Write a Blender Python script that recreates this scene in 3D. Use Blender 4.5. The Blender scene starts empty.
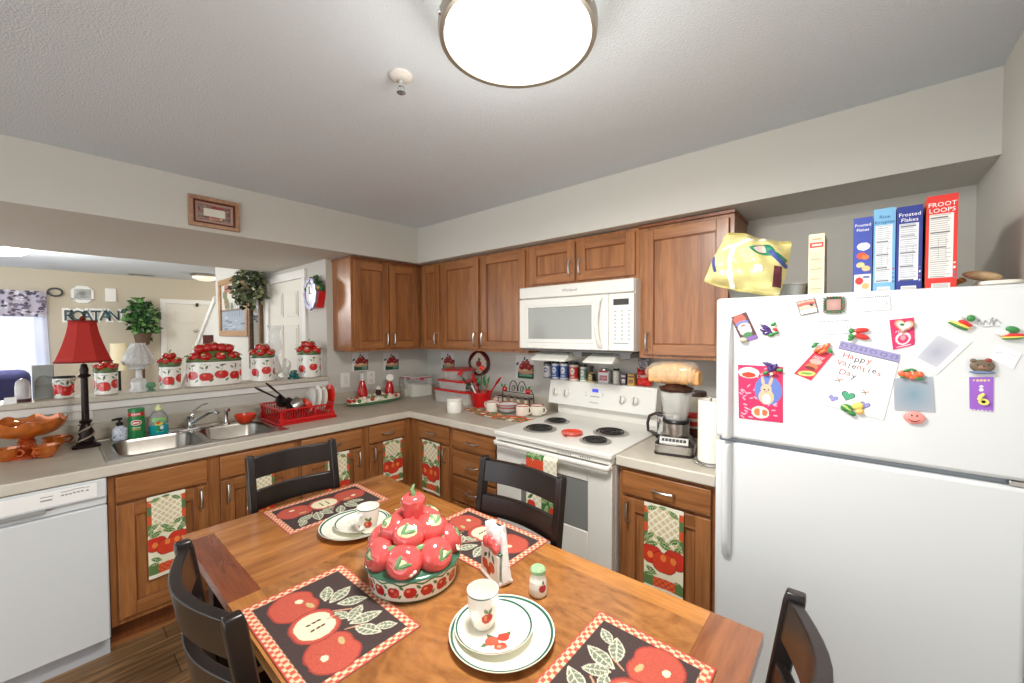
import bpy, bmesh, math, random
import numpy as np
from mathutils import Vector, Matrix
random.seed(7)
PI = math.pi
SC = bpy.context.scene
COL = SC.collection
# ---------------------------------------------------------------- camera model
CAMP = dict(cx=-2.571, cy=-3.363, cz=1.531, yaw=-49.317, pitch=-1.487, roll=-0.278, f=402.665)
def cam_axes():
    ya, pi_, ro = [math.radians(CAMP[k]) for k in ('yaw', 'pitch', 'roll')]
    fw = Vector((math.cos(pi_)*-math.sin(ya), math.cos(pi_)*math.cos(ya), math.sin(pi_)))
    r = Vector((math.cos(ya), math.sin(ya), 0)); u = r.cross(fw)
    return fw, r*math.cos(ro)+u*math.sin(ro), -r*math.sin(ro)+u*math.cos(ro)
CFW, CR, CU = cam_axes()
CPOS = Vector((CAMP['cx'], CAMP['cy'], CAMP['cz']))
def at(px, py, ax, val):
    """the point of the plane ax = val seen at pixel (px, py) of the photograph"""
    d = CFW + CR*((px-512)/CAMP['f']) - CU*((py-341.5)/CAMP['f'])
    i = 'xyz'.index(ax)
    return CPOS + d*((val-CPOS[i])/d[i])
cd = bpy.data.cameras.new('camera'); co = bpy.data.objects.new('camera', cd); COL.objects.link(co)
cd.sensor_width = 36; cd.lens = CAMP['f']*36/1024; cd.clip_start = 0.02
mw = Matrix((CR, CU, -CFW)).transposed().to_4x4(); mw.translation = CPOS
co.matrix_world = mw; SC.camera = co
# ---------------------------------------------------------------- materials
def lin(c):
    if isinstance(c, str): c = tuple(int(c[i:i+2], 16) for i in (0, 2, 4))
    return tuple(((v/255)/12.92 if v/255 <= .04045 else ((v/255+.055)/1.055)**2.4) for v in c)
MC = {}
def mat(name, c, rough=.5, metal=0, coat=0, trans=0, ior=1.45, noise=0, nscale=20, bump=0, bscale=60, emit=0, alpha=1, spec=.5):
    if name in MC: return MC[name]
    m = bpy.data.materials.new(name); m.use_nodes = True; nt = m.node_tree; b = nt.nodes['Principled BSDF']
    c = lin(c)
    b.inputs['Base Color'].default_value = (*c, 1); b.inputs['Roughness'].default_value = rough
    b.inputs['Metallic'].default_value = metal; b.inputs['IOR'].default_value = ior
    b.inputs['Coat Weight'].default_value = coat; b.inputs['Transmission Weight'].default_value = trans
    b.inputs['Alpha'].default_value = alpha; b.inputs['Specular IOR Level'].default_value = spec
    if emit:
        b.inputs['Emission Color'].default_value = (*c, 1); b.inputs['Emission Strength'].default_value = emit
    tc = nt.nodes.new('ShaderNodeTexCoord')
    if noise:
        n = nt.nodes.new('ShaderNodeTexNoise'); n.inputs['Scale'].default_value = nscale; n.inputs['Detail'].default_value = 4
        nt.links.new(tc.outputs['Object'], n.inputs['Vector'])
        r = nt.nodes.new('ShaderNodeValToRGB'); r.color_ramp.elements[0].position = .3; r.color_ramp.elements[1].position = .7
        r.color_ramp.elements[0].color = (*[v*(1-noise) for v in c], 1); r.color_ramp.elements[1].color = (*[min(1, v*(1+noise)) for v in c], 1)
        nt.links.new(n.outputs['Fac'], r.inputs['Fac']); nt.links.new(r.outputs['Color'], b.inputs['Base Color'])
    if bump:
        n = nt.nodes.new('ShaderNodeTexNoise'); n.inputs['Scale'].default_value = bscale; n.inputs['Detail'].default_value = 3
        nt.links.new(tc.outputs['Object'], n.inputs['Vector'])
        bp = nt.nodes.new('ShaderNodeBump'); bp.inputs['Strength'].default_value = bump; bp.inputs['Distance'].default_value = .01
        nt.links.new(n.outputs['Fac'], bp.inputs['Height']); nt.links.new(bp.outputs['Normal'], b.inputs['Normal'])
    MC[name] = m; return m
def wood(name, c1, c2, axis='z', scale=9, stretch=.08, rough=.35, coat=.2, rings=0):
    if name in MC: return MC[name]
    m = bpy.data.materials.new(name); m.use_nodes = True; nt = m.node_tree; b = nt.nodes['Principled BSDF']
    tc = nt.nodes.new('ShaderNodeTexCoord'); mp = nt.nodes.new('ShaderNodeMapping')
    s = [scale]*3; s['xyz'.index(axis)] = scale*stretch; mp.inputs['Scale'].default_value = s
    nt.links.new(tc.outputs['Object'], mp.inputs['Vector'])
    n = nt.nodes.new('ShaderNodeTexNoise'); n.inputs['Scale'].default_value = 2.2; n.inputs['Detail'].default_value = 6
    n.inputs['Distortion'].default_value = .6+rings; nt.links.new(mp.outputs[0], n.inputs['Vector'])
    n2 = nt.nodes.new('ShaderNodeTexNoise'); n2.inputs['Scale'].default_value = 14; n2.inputs['Detail'].default_value = 3
    nt.links.new(mp.outputs[0], n2.inputs['Vector'])
    mx = nt.nodes.new('ShaderNodeMath'); mx.operation = 'MULTIPLY_ADD'; mx.inputs[1].default_value = .35
    nt.links.new(n2.outputs['Fac'], mx.inputs[0]); 
    sb = nt.nodes.new('ShaderNodeMath'); sb.operation = 'MULTIPLY'; sb.inputs[1].default_value = .75
    nt.links.new(n.outputs['Fac'], sb.inputs[0]); nt.links.new(sb.outputs[0], mx.inputs[2])
    r = nt.nodes.new('ShaderNodeValToRGB'); r.color_ramp.elements[0].position = .38; r.color_ramp.elements[1].position = .68
    r.color_ramp.elements[0].color = (*lin(c1), 1); r.color_ramp.elements[1].color = (*lin(c2), 1)
    nt.links.new(mx.outputs[0], r.inputs['Fac']); nt.links.new(r.outputs['Color'], b.inputs['Base Color'])
    b.inputs['Roughness'].default_value = rough; b.inputs['Coat Weight'].default_value = coat; b.inputs['Coat Roughness'].default_value = .2
    MC[name] = m; return m
def painted(name, rough=.6, coat=0, bump=0, bscale=300, trans=0):
    if name in MC: return MC[name]
    m = bpy.data.materials.new(name); m.use_nodes = True; nt = m.node_tree; b = nt.nodes['Principled BSDF']
    a = nt.nodes.new('ShaderNodeVertexColor'); a.layer_name = 'Col'
    nt.links.new(a.outputs['Color'], b.inputs['Base Color'])
    b.inputs['Roughness'].default_value = rough; b.inputs['Coat Weight'].default_value = coat; b.inputs['Coat Roughness'].default_value = .08
    if bump:
        tc = nt.nodes.new('ShaderNodeTexCoord'); n = nt.nodes.new('ShaderNodeTexNoise'); n.inputs['Scale'].default_value = bscale
        nt.links.new(tc.outputs['Object'], n.inputs['Vector'])
        bp = nt.nodes.new('ShaderNodeBump'); bp.inputs['Strength'].default_value = bump; bp.inputs['Distance'].default_value = .005
        nt.links.new(n.outputs['Fac'], bp.inputs['Height']); nt.links.new(bp.outputs['Normal'], b.inputs['Normal'])
    MC[name] = m; return m
# ---------------------------------------------------------------- mesh builder
class MB:
    def __init__(s): s.v = []; s.f = []; s.m = []; s.c = {}; s.T = None; s.mi = 0
    def vt(s, p):
        p = Vector(p)
        if s.T is not None: p = s.T @ p
        s.v.append(p); return len(s.v)-1
    def fc(s, ids, mi=None): s.f.append(tuple(ids)); s.m.append(s.mi if mi is None else mi)
    def box(s, a, b, mi=None):
        x0, y0, z0 = [min(a[i], b[i]) for i in range(3)]; x1, y1, z1 = [max(a[i], b[i]) for i in range(3)]
        k = [s.vt(p) for p in ((x0,y0,z0),(x1,y0,z0),(x1,y1,z0),(x0,y1,z0),(x0,y0,z1),(x1,y0,z1),(x1,y1,z1),(x0,y1,z1))]
        for q in ((0,3,2,1),(4,5,6,7),(0,1,5,4),(1,2,6,5),(2,3,7,6),(3,0,4,7)): s.fc([k[i] for i in q], mi)
        return s
    def prism(s, pts, z0, z1, mi=None, top=1.0):
        """pts: 2-d outline (ccw) in xy, extruded z0..z1"""
        n = len(pts); cx = sum(p[0] for p in pts)/n; cy = sum(p[1] for p in pts)/n
        a = [s.vt((p[0], p[1], z0)) for p in pts]; b = [s.vt((cx+(p[0]-cx)*top, cy+(p[1]-cy)*top, z1)) for p in pts]
        s.fc(a[::-1], mi); s.fc(b, mi)
        for i in range(n): j = (i+1) % n; s.fc((a[i], a[j], b[j], b[i]), mi)
        return s
    def lathe(s, prof, c=(0,0,0), n=24, mi=None, sx=1, sy=1, cap=True):
        rings = []
        for r, z in prof:
            if r < 1e-6: rings.append([s.vt((c[0], c[1], c[2]+z))])
            else: rings.append([s.vt((c[0]+r*sx*math.cos(2*PI*i/n), c[1]+r*sy*math.sin(2*PI*i/n), c[2]+z)) for i in range(n)])
        for a, b in zip(rings, rings[1:]):
            for i in range(n):
                j = (i+1) % n
                if len(a) == 1 and len(b) == 1: continue
                if len(a) == 1: s.fc((a[0], b[j], b[i]), mi)
                elif len(b) == 1: s.fc((a[i], a[j], b[0]), mi)
                else: s.fc((a[i], a[j], b[j], b[i]), mi)
        if cap:
            if len(rings[0]) > 1: s.fc(rings[0][::-1], mi)
            if len(rings[-1]) > 1: s.fc(rings[-1], mi)
        return s
    def ell(s, c, r, n=12, k=8, mi=None, R=None):
        if isinstance(r, (int, float)): r = (r, r, r)
        pts = []
        for j in range(k+1):
            t = PI*j/k
            pts.append([(math.sin(t)*math.cos(2*PI*i/n), math.sin(t)*math.sin(2*PI*i/n), -math.cos(t)) for i in range(n if 0 < j < k else 1)])
        rings = []
        for row in pts:
            q = []
            for p in row:
                p = Vector((p[0]*r[0], p[1]*r[1], p[2]*r[2]))
                if R is not None: p = R @ p
                q.append(s.vt(p+Vector(c)))
            rings.append(q)
        for a, b in zip(rings, rings[1:]):
            for i in range(n):
                j = (i+1) % n
                if len(a) == 1: s.fc((a[0], b[j], b[i]), mi)
                elif len(b) == 1: s.fc((a[i], a[j], b[0]), mi)
                else: s.fc((a[i], a[j], b[j], b[i]), mi)
        return s
    def tube(s, path, r, n=8, mi=None, closed=False, sq=None):
        P = [Vector(p) for p in path]; L = len(P); rr = r if isinstance(r, (list, tuple)) else [r]*L
        rings = []; up = None
        for i in range(L):
            if closed: t = P[(i+1) % L]-P[i-1]
            else: t = P[min(i+1, L-1)]-P[max(i-1, 0)]
            t.normalize()
            if up is None:
                up = Vector((0,0,1)) if abs(t.z) < .9 else Vector((1,0,0))
            a = t.cross(up)
            if a.length < 1e-4: a = t.cross(Vector((0,1,0)))
            a.normalize(); b = a.cross(t).normalized(); up = b
            ring = []
            for k in range(n):
                an = 2*PI*(k+.5)/n; ca, sa = math.cos(an), math.sin(an)
                if sq: ca *= sq[0]; sa *= sq[1]
                ring.append(s.vt(P[i]+(a*ca+b*sa)*rr[i]))
            rings.append(ring)
        for i in range(L if closed else L-1):
            A, B = rings[i], rings[(i+1) % L]
            for k in range(n): j = (k+1) % n; s.fc((A[k], A[j], B[j], B[k]), mi)
        if not closed: s.fc(rings[0][::-1], mi); s.fc(rings[-1], mi)
        return s
    def sweep(s, secs, mi=None, closed_sec=True):
        """secs: list of cross sections (lists of points), bridged"""
        R = [[s.vt(p) for p in sec] for sec in secs]; n = len(R[0])
        for A, B in zip(R, R[1:]):
            for k in range(n if closed_sec else n-1): j = (k+1) % n; s.fc((A[k], A[j], B[j], B[k]), mi)
        if closed_sec: s.fc(R[0][::-1], mi); s.fc(R[-1], mi)
        return s
    def leaf(s, c, d, nrm, L, w, mi=None, fold=.25):
        d = Vector(d).normalized(); nrm = Vector(nrm); sd = d.cross(nrm).normalized(); nn = sd.cross(d).normalized(); c = Vector(c)
        a = s.vt(c); b = s.vt(c+d*L*.45+sd*w*.5+nn*w*fold); e = s.vt(c+d*L*.45-sd*w*.5+nn*w*fold); t = s.vt(c+d*L-nn*w*fold*.5); m_ = s.vt(c+d*L*.5)
        s.fc((a, m_, b), mi); s.fc((b, m_, t), mi); s.fc((a, e, m_), mi); s.fc((e, t, m_), mi); return s
WM = {}
def _finish(ob, me, bev, sharp, seg=2):
    me.polygons.foreach_set('use_smooth', [True]*len(me.polygons))
    me.set_sharp_from_angle(angle=math.radians(sharp))
    if bev:
        m = ob.modifiers.new('bevel', 'BEVEL'); m.width = bev; m.segments = seg; m.limit_method = 'ANGLE'; m.angle_limit = math.radians(40)
def props(o, label=None, cat=None, group=None, kind=None):
    if label: o['label'] = label
    if cat: o['category'] = cat
    if group: o['group'] = group
    if kind: o['kind'] = kind
def obj(name, mb, mats, parent=None, local=False, bev=0, sharp=38, label=None, cat=None, group=None, kind=None, fixn=True, seg=2, base=None):
    """link the builder's geometry as one mesh object; world coordinates unless local"""
    me = bpy.data.meshes.new(name)
    vs = mb.v
    if parent is not None:
        M = WM[parent]
        if not local: Mi = M.inverted(); vs = [Mi @ v for v in vs]
        Wm = M
    else:
        if base is None:
            lo = [min(v[i] for v in vs) for i in range(3)]; hi = [max(v[i] for v in vs) for i in range(3)]
            base = Vector(((lo[0]+hi[0])/2, (lo[1]+hi[1])/2, lo[2]))
        base = Vector(base); vs = [v-base for v in vs]; Wm = Matrix.Translation(base)
    me.from_pydata([tuple(v) for v in vs], [], mb.f)
    if not isinstance(mats, (list, tuple)): mats = [mats]
    for m in mats: me.materials.append(m)
    me.polygons.foreach_set('material_index', [min(i, len(mats)-1) for i in mb.m])
    if getattr(mb, 'colarr', None) is not None:
        ca = me.color_attributes.new('Col', 'FLOAT_COLOR', 'POINT'); ca.data.foreach_set('color', mb.colarr.astype(np.float32).ravel())
    if fixn:
        bm = bmesh.new(); bm.from_mesh(me); bmesh.ops.recalc_face_normals(bm, faces=bm.faces); bm.to_mesh(me); bm.free()
    me.update()
    ob = bpy.data.objects.new(name, me); COL.objects.link(ob)
    if parent is not None: ob.parent = parent
    else: ob.location = base
    WM[ob] = Wm; _finish(ob, me, bev, sharp, seg); props(ob, label, cat, group, kind)
    return ob
def thing(name, label, cat, loc=(0,0,0), rz=0, group=None):
    o = bpy.data.objects.new(name, None); COL.objects.link(o); o.empty_display_size = .05
    o.location = loc; o.rotation_euler = (0, 0, rz); WM[o] = Matrix.Translation(Vector(loc)) @ Matrix.Rotation(rz, 4, 'Z')
    props(o, label, cat, group); return o
def kids(o): return [c for c in COL.objects if c.parent == o]
def dup(root, loc, rz=None, label=None, group=None, scale=None):
    tree = [(c, kids(c)) for c in kids(root)]
    r = root.copy(); COL.objects.link(r); r.location = loc
    if rz is not None: r.rotation_euler = (0, 0, rz)
    if scale: r.scale = scale
    if label: r['label'] = label
    if group: r['group'] = group
    for c, gs in tree:
        k = c.copy(); COL.objects.link(k); k.parent = r
        for g in gs: q = g.copy(); COL.objects.link(q); q.parent = k
    return r
def struct(name, mb, mats, **k): return obj(name, mb, mats, kind='structure', **k)
# frames: local (u right, v up, w out of the surface)
def FR(o, kind):
    o = Vector(o)
    if kind == 'A': U, V, N = Vector((1,0,0)), Vector((0,0,1)), Vector((0,-1,0))      # faces -y
    elif kind == 'B': U, V, N = Vector((0,-1,0)), Vector((0,0,1)), Vector((-1,0,0))   # faces -x
    elif kind == 'T': U, V, N = Vector((1,0,0)), Vector((0,1,0)), Vector((0,0,1))     # lies flat
    M = Matrix((U, V, N)).transposed().to_4x4(); M.translation = o; return M
def text(name, s, size, M, m, parent, ext=.0008, align='CENTER', group=None, sx=1.0, bold=0):
    cu = bpy.data.curves.new(name, 'FONT'); cu.body = s; cu.size = size; cu.align_x = align; cu.align_y = 'CENTER'; cu.extrude = ext; cu.resolution_u = 2; cu.offset = bold
    tmp = bpy.data.objects.new('tmp_text', cu); COL.objects.link(tmp)
    me = bpy.data.meshes.new_from_object(tmp); bpy.data.objects.remove(tmp); bpy.data.curves.remove(cu)
    me.name = name
    T = (WM[parent].inverted() @ M) if parent is not None else M
    me.transform(T @ Matrix.Diagonal((sx, 1, 1, 1))); me.materials.clear(); me.materials.append(m)
    ob = bpy.data.objects.new(name, me); COL.objects.link(ob)
    if parent is not None: ob.parent = parent; WM[ob] = WM[parent]
    return ob
# ---------------------------------------------------------------- painting patterns on dense grids
class Cv:
    def __init__(s, U, V, base): s.U = U; s.V = V; s.C = np.zeros(U.shape+(3,)); s.C[:] = lin(base)
    def put(s, mk, c): s.C[mk] = lin(c)
    def ell(s, cx, cy, rx, ry, c, rot=0, ring=None):
        a = math.radians(rot); x = s.U-cx; y = s.V-cy; X = x*math.cos(a)+y*math.sin(a); Y = -x*math.sin(a)+y*math.cos(a)
        d = (X/rx)**2+(Y/ry)**2; mk = d < 1
        if ring: mk &= d > ring**2
        s.put(mk, c)
    def rect(s, x0, y0, x1, y1, c): s.put((s.U > x0) & (s.U < x1) & (s.V > y0) & (s.V < y1), c)
    def line(s, x0, y0, x1, y1, w, c):
        dx, dy = x1-x0, y1-y0; L2 = dx*dx+dy*dy+1e-12
        t = np.clip(((s.U-x0)*dx+(s.V-y0)*dy)/L2, 0, 1); d = np.hypot(s.U-x0-t*dx, s.V-y0-t*dy); s.put(d < w/2, c)
    def leaf(s, cx, cy, L, w, rot, c, edge=None, vein=None):
        a = math.radians(rot); x = s.U-cx; y = s.V-cy; X = (x*math.cos(a)+y*math.sin(a))/L; Y = (-x*math.sin(a)+y*math.cos(a))/w
        prof = np.where((X > -.5) & (X < .5), .5*np.cos(X*PI)**.8 if False else .5*np.clip(1-(2*np.abs(X))**1.8, 0, 1), 0)
        mk = np.abs(Y) < prof
        if edge: s.put(mk, edge); s.put(np.abs(Y) < prof-.09, c)
        else: s.put(mk, c)
        if vein:
            s.put(mk & (np.abs(Y) < .045), vein); s.put(mk & (np.abs(((X*6+np.abs(Y)*1.2) % 1)-.5) < .08) & (np.abs(Y) < prof-.08), vein)
    def apple(s, cx, cy, r, c, hi=None, rot=0, dark=None):
        a = math.radians(rot); x = (s.U-cx)/r; y = (s.V-cy)/r; X = x*math.cos(a)+y*math.sin(a); Y = -x*math.sin(a)+y*math.cos(a)
        d = np.hypot(X, Y*1.08); th = np.arctan2(Y, X); R = 1-.16*np.exp(-((th-PI/2)/.35)**2)-.08*np.exp(-((th+PI/2)/.3)**2)
        if dark: s.put(d < R*1.07, dark)
        s.put(d < R, c)
        if hi: s.put(np.hypot(X+.35, Y-.3) < .22, hi)
def grid_mb(nu, nv, fn, paint, W, H):
    """dense sheet: fn(u,v)->xyz arrays, paint(Cv)"""
    u = np.linspace(0, W, nu); v = np.linspace(0, H, nv); U, V = np.meshgrid(u, v)
    cv = paint(U, V); X, Y, Z = fn(U, V)
    mb = MB(); mb.v = [Vector(p) for p in np.stack([X+0*U, Y+0*U, Z+0*U], -1).reshape(-1, 3)]
    idx = np.arange(nu*nv).reshape(nv, nu)
    a = idx[:-1, :-1].ravel(); b = idx[:-1, 1:].ravel(); c = idx[1:, 1:].ravel(); d = idx[1:, :-1].ravel()
    mb.f = list(zip(a.tolist(), b.tolist(), c.tolist(), d.tolist())); mb.m = [0]*len(mb.f)
    mb.colarr = np.concatenate([cv.C.reshape(-1, 3), np.ones((nu*nv, 1))], 1); return mb
def slab_mb(nu, nv, fn, paint, W, H, th, back='B0A898', nrm=None):
    """painted sheet with a real thickness th along its normal (nrm) and a plain back"""
    mb = grid_mb(nu, nv, fn, paint, W, H); n0 = len(mb.v)
    nrm = Vector(nrm)
    bord = [i for i in range(nu)]+[nu*j+nu-1 for j in range(1, nv)]+[nu*(nv-1)+i for i in range(nu-2, -1, -1)]+[nu*j for j in range(nv-2, 0, -1)]
    k = len(bord); dev = [mb.v[i].dot(nrm) for i in range(0, n0, 7)]
    if max(dev)-min(dev) < 1e-4:
        mb.v += [mb.v[i]-nrm*th for i in bord]
        for i in range(k): j = (i+1) % k; mb.f.append((bord[j], bord[i], n0+i, n0+j)); mb.m.append(0)
        mb.f.append(tuple(n0+i for i in range(k))[::-1]); mb.m.append(0)
        mb.colarr = np.concatenate([mb.colarr, np.tile(np.array([*lin(back), 1.]), (k, 1))])
    else:   # curved sheet: a full second skin behind the first
        mb.v += [v-nrm*th for v in mb.v[:n0]]; nf = len(mb.f)
        for f in mb.f[:nf]: mb.f.append(tuple(i+n0 for i in f[::-1])); mb.m.append(0)
        for i in range(k): j = (i+1) % k; mb.f.append((bord[j], bord[i], n0+bord[i], n0+bord[j])); mb.m.append(0)
        mb.colarr = np.concatenate([mb.colarr, np.tile(np.array([*lin(back), 1.]), (n0, 1))])
    return mb
def flat(M, th=.0): # maps u,v to a plane given by a frame matrix
    def fn(U, V):
        o = M.translation; a = M.col[0]; b = M.col[1]
        return tuple(o[i]+a[i]*U+b[i]*V for i in range(3))
    return fn
def lathe_painted(prof, c, n, nz, paint, sx=1, sy=1, th0=0):
    """side wall only, profile resampled; paint gets U = angle in degrees, V = height"""
    zs = np.array([p[1] for p in prof], float); rs = np.array([p[0] for p in prof], float)
    s = np.concatenate([[0], np.cumsum(np.hypot(np.diff(zs), np.diff(rs)))]); t = np.linspace(0, s[-1], nz)
    z = np.interp(t, s, zs); r = np.interp(t, s, rs); th = np.linspace(0, 2*PI, n, endpoint=False)
    TH, Z = np.meshgrid(th, z); R = np.meshgrid(th, r)[1]
    cv = paint(np.degrees(TH), Z)
    X = c[0]+R*sx*np.cos(TH+th0); Y = c[1]+R*sy*np.sin(TH+th0)
    mb = MB(); mb.v = [Vector(p) for p in np.stack([X, Y, c[2]+Z], -1).reshape(-1, 3)]
    idx = np.arange(n*nz).reshape(nz, n); a = idx[:-1]; b = np.roll(idx, -1, 1)[:-1]; cc = np.roll(idx, -1, 1)[1:]; d = idx[1:]
    mb.f = list(zip(a.ravel().tolist(), b.ravel().tolist(), cc.ravel().tolist(), d.ravel().tolist())); mb.m = [0]*len(mb.f)
    mb.f.append(tuple(idx[0].tolist())[::-1]); mb.m.append(0)
    mb.colarr = np.concatenate([cv.C.reshape(-1, 3), np.ones((n*nz, 1))], 1); return mb
def rrect(x0, y0, x1, y1, r, k=5):
    o = []
    for cx, cy, a in ((x1-r, y0+r, -90), (x1-r, y1-r, 0), (x0+r, y1-r, 90), (x0+r, y0+r, 180)):
        for i in range(k+1): t = math.radians(a+90*i/k); o.append((cx+r*math.cos(t), cy+r*math.sin(t)))
    return o
# ================================================================ materials used everywhere
WALL = mat('wall_paint', (202,200,192), .85, bump=.05, bscale=150)
WALL_L = mat('living_wall_paint', (196,186,166), .85)
CEIL = mat('ceiling_texture', (210,219,226), .9, bump=.4, bscale=150)
TRIMW = mat('trim_white', (232,231,226), .45)
CW_V = wood('cabinet_wood_upright', (124,75,38), (168,111,64), 'z', 9, .07)
CW_X = wood('cabinet_wood_sideways_x', (124,75,38), (168,111,64), 'x', 9, .07)
CW_Y = wood('cabinet_wood_sideways_y', (124,75,38), (168,111,64), 'y', 9, .07)
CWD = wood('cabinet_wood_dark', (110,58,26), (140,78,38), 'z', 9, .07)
NICK = mat('brushed_nickel', (200,198,194), .28, metal=1)
CHROME = mat('chrome', (225,226,228), .08, metal=1)
STEEL = mat('stainless_steel', (186,182,176), .27, metal=1)
WHITE = mat('appliance_white', (216,220,222), .32, coat=.3)
WHITE2 = mat('appliance_bisque_white', (228,227,220), .3, coat=.3)
GREYP = mat('grey_plastic', (150,152,152), .4)
BLACK = mat('black_plastic', (22,20,20), .35)
GLASS = mat('clear_glass', (250,252,252), .02, trans=1, ior=1.45)
CERW = mat('white_ceramic', (240,238,230), .15, coat=.5)
RED = mat('red_plastic', (200,24,26), .35, coat=.2)
CLEARP = mat('clear_plastic', (232,236,236), .12, trans=.75, ior=1.2)
DKW = wood('espresso_wood', (9,6,5), (24,14,11), 'z', 7, .1, rough=.33, coat=.2)
S_GREEN = mat('leaf_green', (52,110,48), .45); S_RED = mat('glazed_red', (196,32,30), .15, coat=.6)
PAPER = mat('white_paper', (240,240,238), .7)
INK = mat('grey_ink', (110,112,120), .7); INKD = mat('dark_ink', (50,45,60), .7); INKR = mat('red_ink', (200,70,80), .7)
# ================================================================ the room
def planks():
    m = bpy.data.materials.new('floor_planks'); m.use_nodes = True; nt = m.node_tree; b = nt.nodes['Principled BSDF']
    tc = nt.nodes.new('ShaderNodeTexCoord')
    br = nt.nodes.new('ShaderNodeTexBrick'); br.inputs['Scale'].default_value = 1; br.inputs['Brick Width'].default_value = 1.3; br.inputs['Row Height'].default_value = .16
    br.inputs['Mortar Size'].default_value = .002; br.inputs['Color1'].default_value = (*lin((184,148,108)), 1); br.inputs['Color2'].default_value = (*lin((140,108,76)), 1); br.inputs['Mortar'].default_value = (*lin((50,35,25)), 1)
    nt.links.new(tc.outputs['Object'], br.inputs['Vector'])
    mp = nt.nodes.new('ShaderNodeMapping'); mp.inputs['Scale'].default_value = (1.6, 22, 10); nt.links.new(tc.outputs['Object'], mp.inputs['Vector'])
    n = nt.nodes.new('ShaderNodeTexNoise'); n.inputs['Scale'].default_value = 1.6; n.inputs['Detail'].default_value = 7; n.inputs['Distortion'].default_value = .7; nt.links.new(mp.outputs[0], n.inputs['Vector'])
    r = nt.nodes.new('ShaderNodeValToRGB'); r.color_ramp.elements[0].position = .35; r.color_ramp.elements[1].position = .68
    r.color_ramp.elements[0].color = (.42, .38, .33, 1); r.color_ramp.elements[1].color = (1.25, 1.2, 1.1, 1); nt.links.new(n.outputs['Fac'], r.inputs['Fac'])
    mx = nt.nodes.new('ShaderNodeMix'); mx.data_type = 'RGBA'; mx.blend_type = 'MULTIPLY'; mx.inputs[0].default_value = 1
    nt.links.new(br.outputs['Color'], mx.inputs[6]); nt.links.new(r.outputs['Color'], mx.inputs[7]); nt.links.new(mx.outputs[2], b.inputs['Base Color'])
    b.inputs['Roughness'].default_value = .4; return m
struct('floor', MB().box((-6.4,-3.9,-.06), (.7,5.6,0)), planks())
struct('ceiling', MB().box((-6.4,-3.9,2.44), (.7,5.6,2.52)), CEIL)
struct('wall_stove', MB().box((0,-3.85,0), (.12,.12,2.44)), WALL)
struct('wall_fridge_side', MB().box((-4.2,-3.85,0), (0,-3.733,2.44)), WALL)
struct('wall_sink', MB().box((-6.4,0,0), (-1.03,.12,1.128)), WALL)
struct('wall_corner', MB().box((-1.03,0,0), (0,.12,2.44)), WALL)
mb = MB(); mb.T = Matrix(((0,0,1,-1.03),(1,0,0,0),(0,1,0,0),(0,0,0,1)))   # outline in (y, z), extruded in x
y_a = at(216,300,'x',-1.03); y_b = at(199,343,'x',-1.03); sl = (y_b.z-y_a.z)/(y_b.y-y_a.y); yend = 5.40
mb.prism([(.12,0), (yend,0), (yend,max(.05, y_a.z+sl*(yend-y_a.y))), (y_a.y,y_a.z), (y_a.y,2.44), (.12,2.44)], 0, .11)
struct('wall_hall', mb, WALL)
mb = MB(); mb.T = Matrix(((0,0,1,-1.06),(1,0,0,0),(0,1,0,0),(0,0,0,1)))
mb.prism([(y_a.y,y_a.z-.03), (yend,y_a.z-.03+sl*(yend-y_a.y)), (yend,y_a.z+.05+sl*(yend-y_a.y)), (y_a.y,y_a.z+.05)], 0, .17)
struct('trim_1', mb, TRIMW, bev=.004)
# far living-room wall with its window opening
YF = 5.42
wr = at(44,330,'y',YF).x; wb = at(20,372,'y',YF).z-.5; wt = at(20,292,'y',YF).z
mb = MB(); mb.box((wr,YF,0), (.7,YF+.12,2.44)); mb.box((-6.4,YF,0), (wr,YF+.12,wb)); mb.box((-6.4,YF,wt), (wr,YF+.12,2.44)); mb.box((-6.4,YF,wb), (wr-1.7,YF+.12,wt))
struct('wall_far', mb, WALL_L)
struct('wall_stair', MB().box((.6,.12,0), (.7,5.42,2.44)), WALL_L)
mb = MB(); X0, X1 = wr-1.7, wr
for a, b in (((X0,wb),(X0+.06,wt)), ((X1-.06,wb),(X1,wt)), ((X0,wb),(X1,wb+.06)), ((X0,wt-.06),(X1,wt)), ((X0,(wb+wt)/2-.02),(X1,(wb+wt)/2+.02))):
    mb.box((a[0],YF+.03,a[1]), (b[0],YF+.08,b[1]))
w1 = struct('window_1', mb, TRIMW)
obj('pane', MB().box((X0+.05,YF+.05,wb+.05), (X1-.05,YF+.056,wt-.05)), mat('window_glass', (235,240,245), .05, alpha=.08), w1)
# soffits
struct('ceiling_soffit', MB().box((-6.4,-.386,2.137), (0,.0,2.44)).box((-6.4,0,2.137), (-1.03,1.17,2.44)).box((-.386,-3.733,2.137), (0,-.386,2.44)), WALL)
# ledge on top of the half wall
mb = MB(); mb.box((-6.4,-.035,1.130), (-1.03,.20,1.163))
LEDGE = struct('trim_2', mb, mat('ledge_laminate', (196,190,176), .4, noise=.08, nscale=60), bev=.006)
mb = MB(); mb.box((-6.4,-.018,1.085), (-1.03,0,1.130)); struct('trim_3', mb, TRIMW, bev=.004)
# baseboards
struct('baseboard_far', MB().box((-6.4,YF-.015,0), (-1.1,YF,.1)), TRIMW)
struct('baseboard_fridge_side', MB().box((-4.2,-3.733,0), (-1.0,-3.72,.09)), TRIMW)
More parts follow.
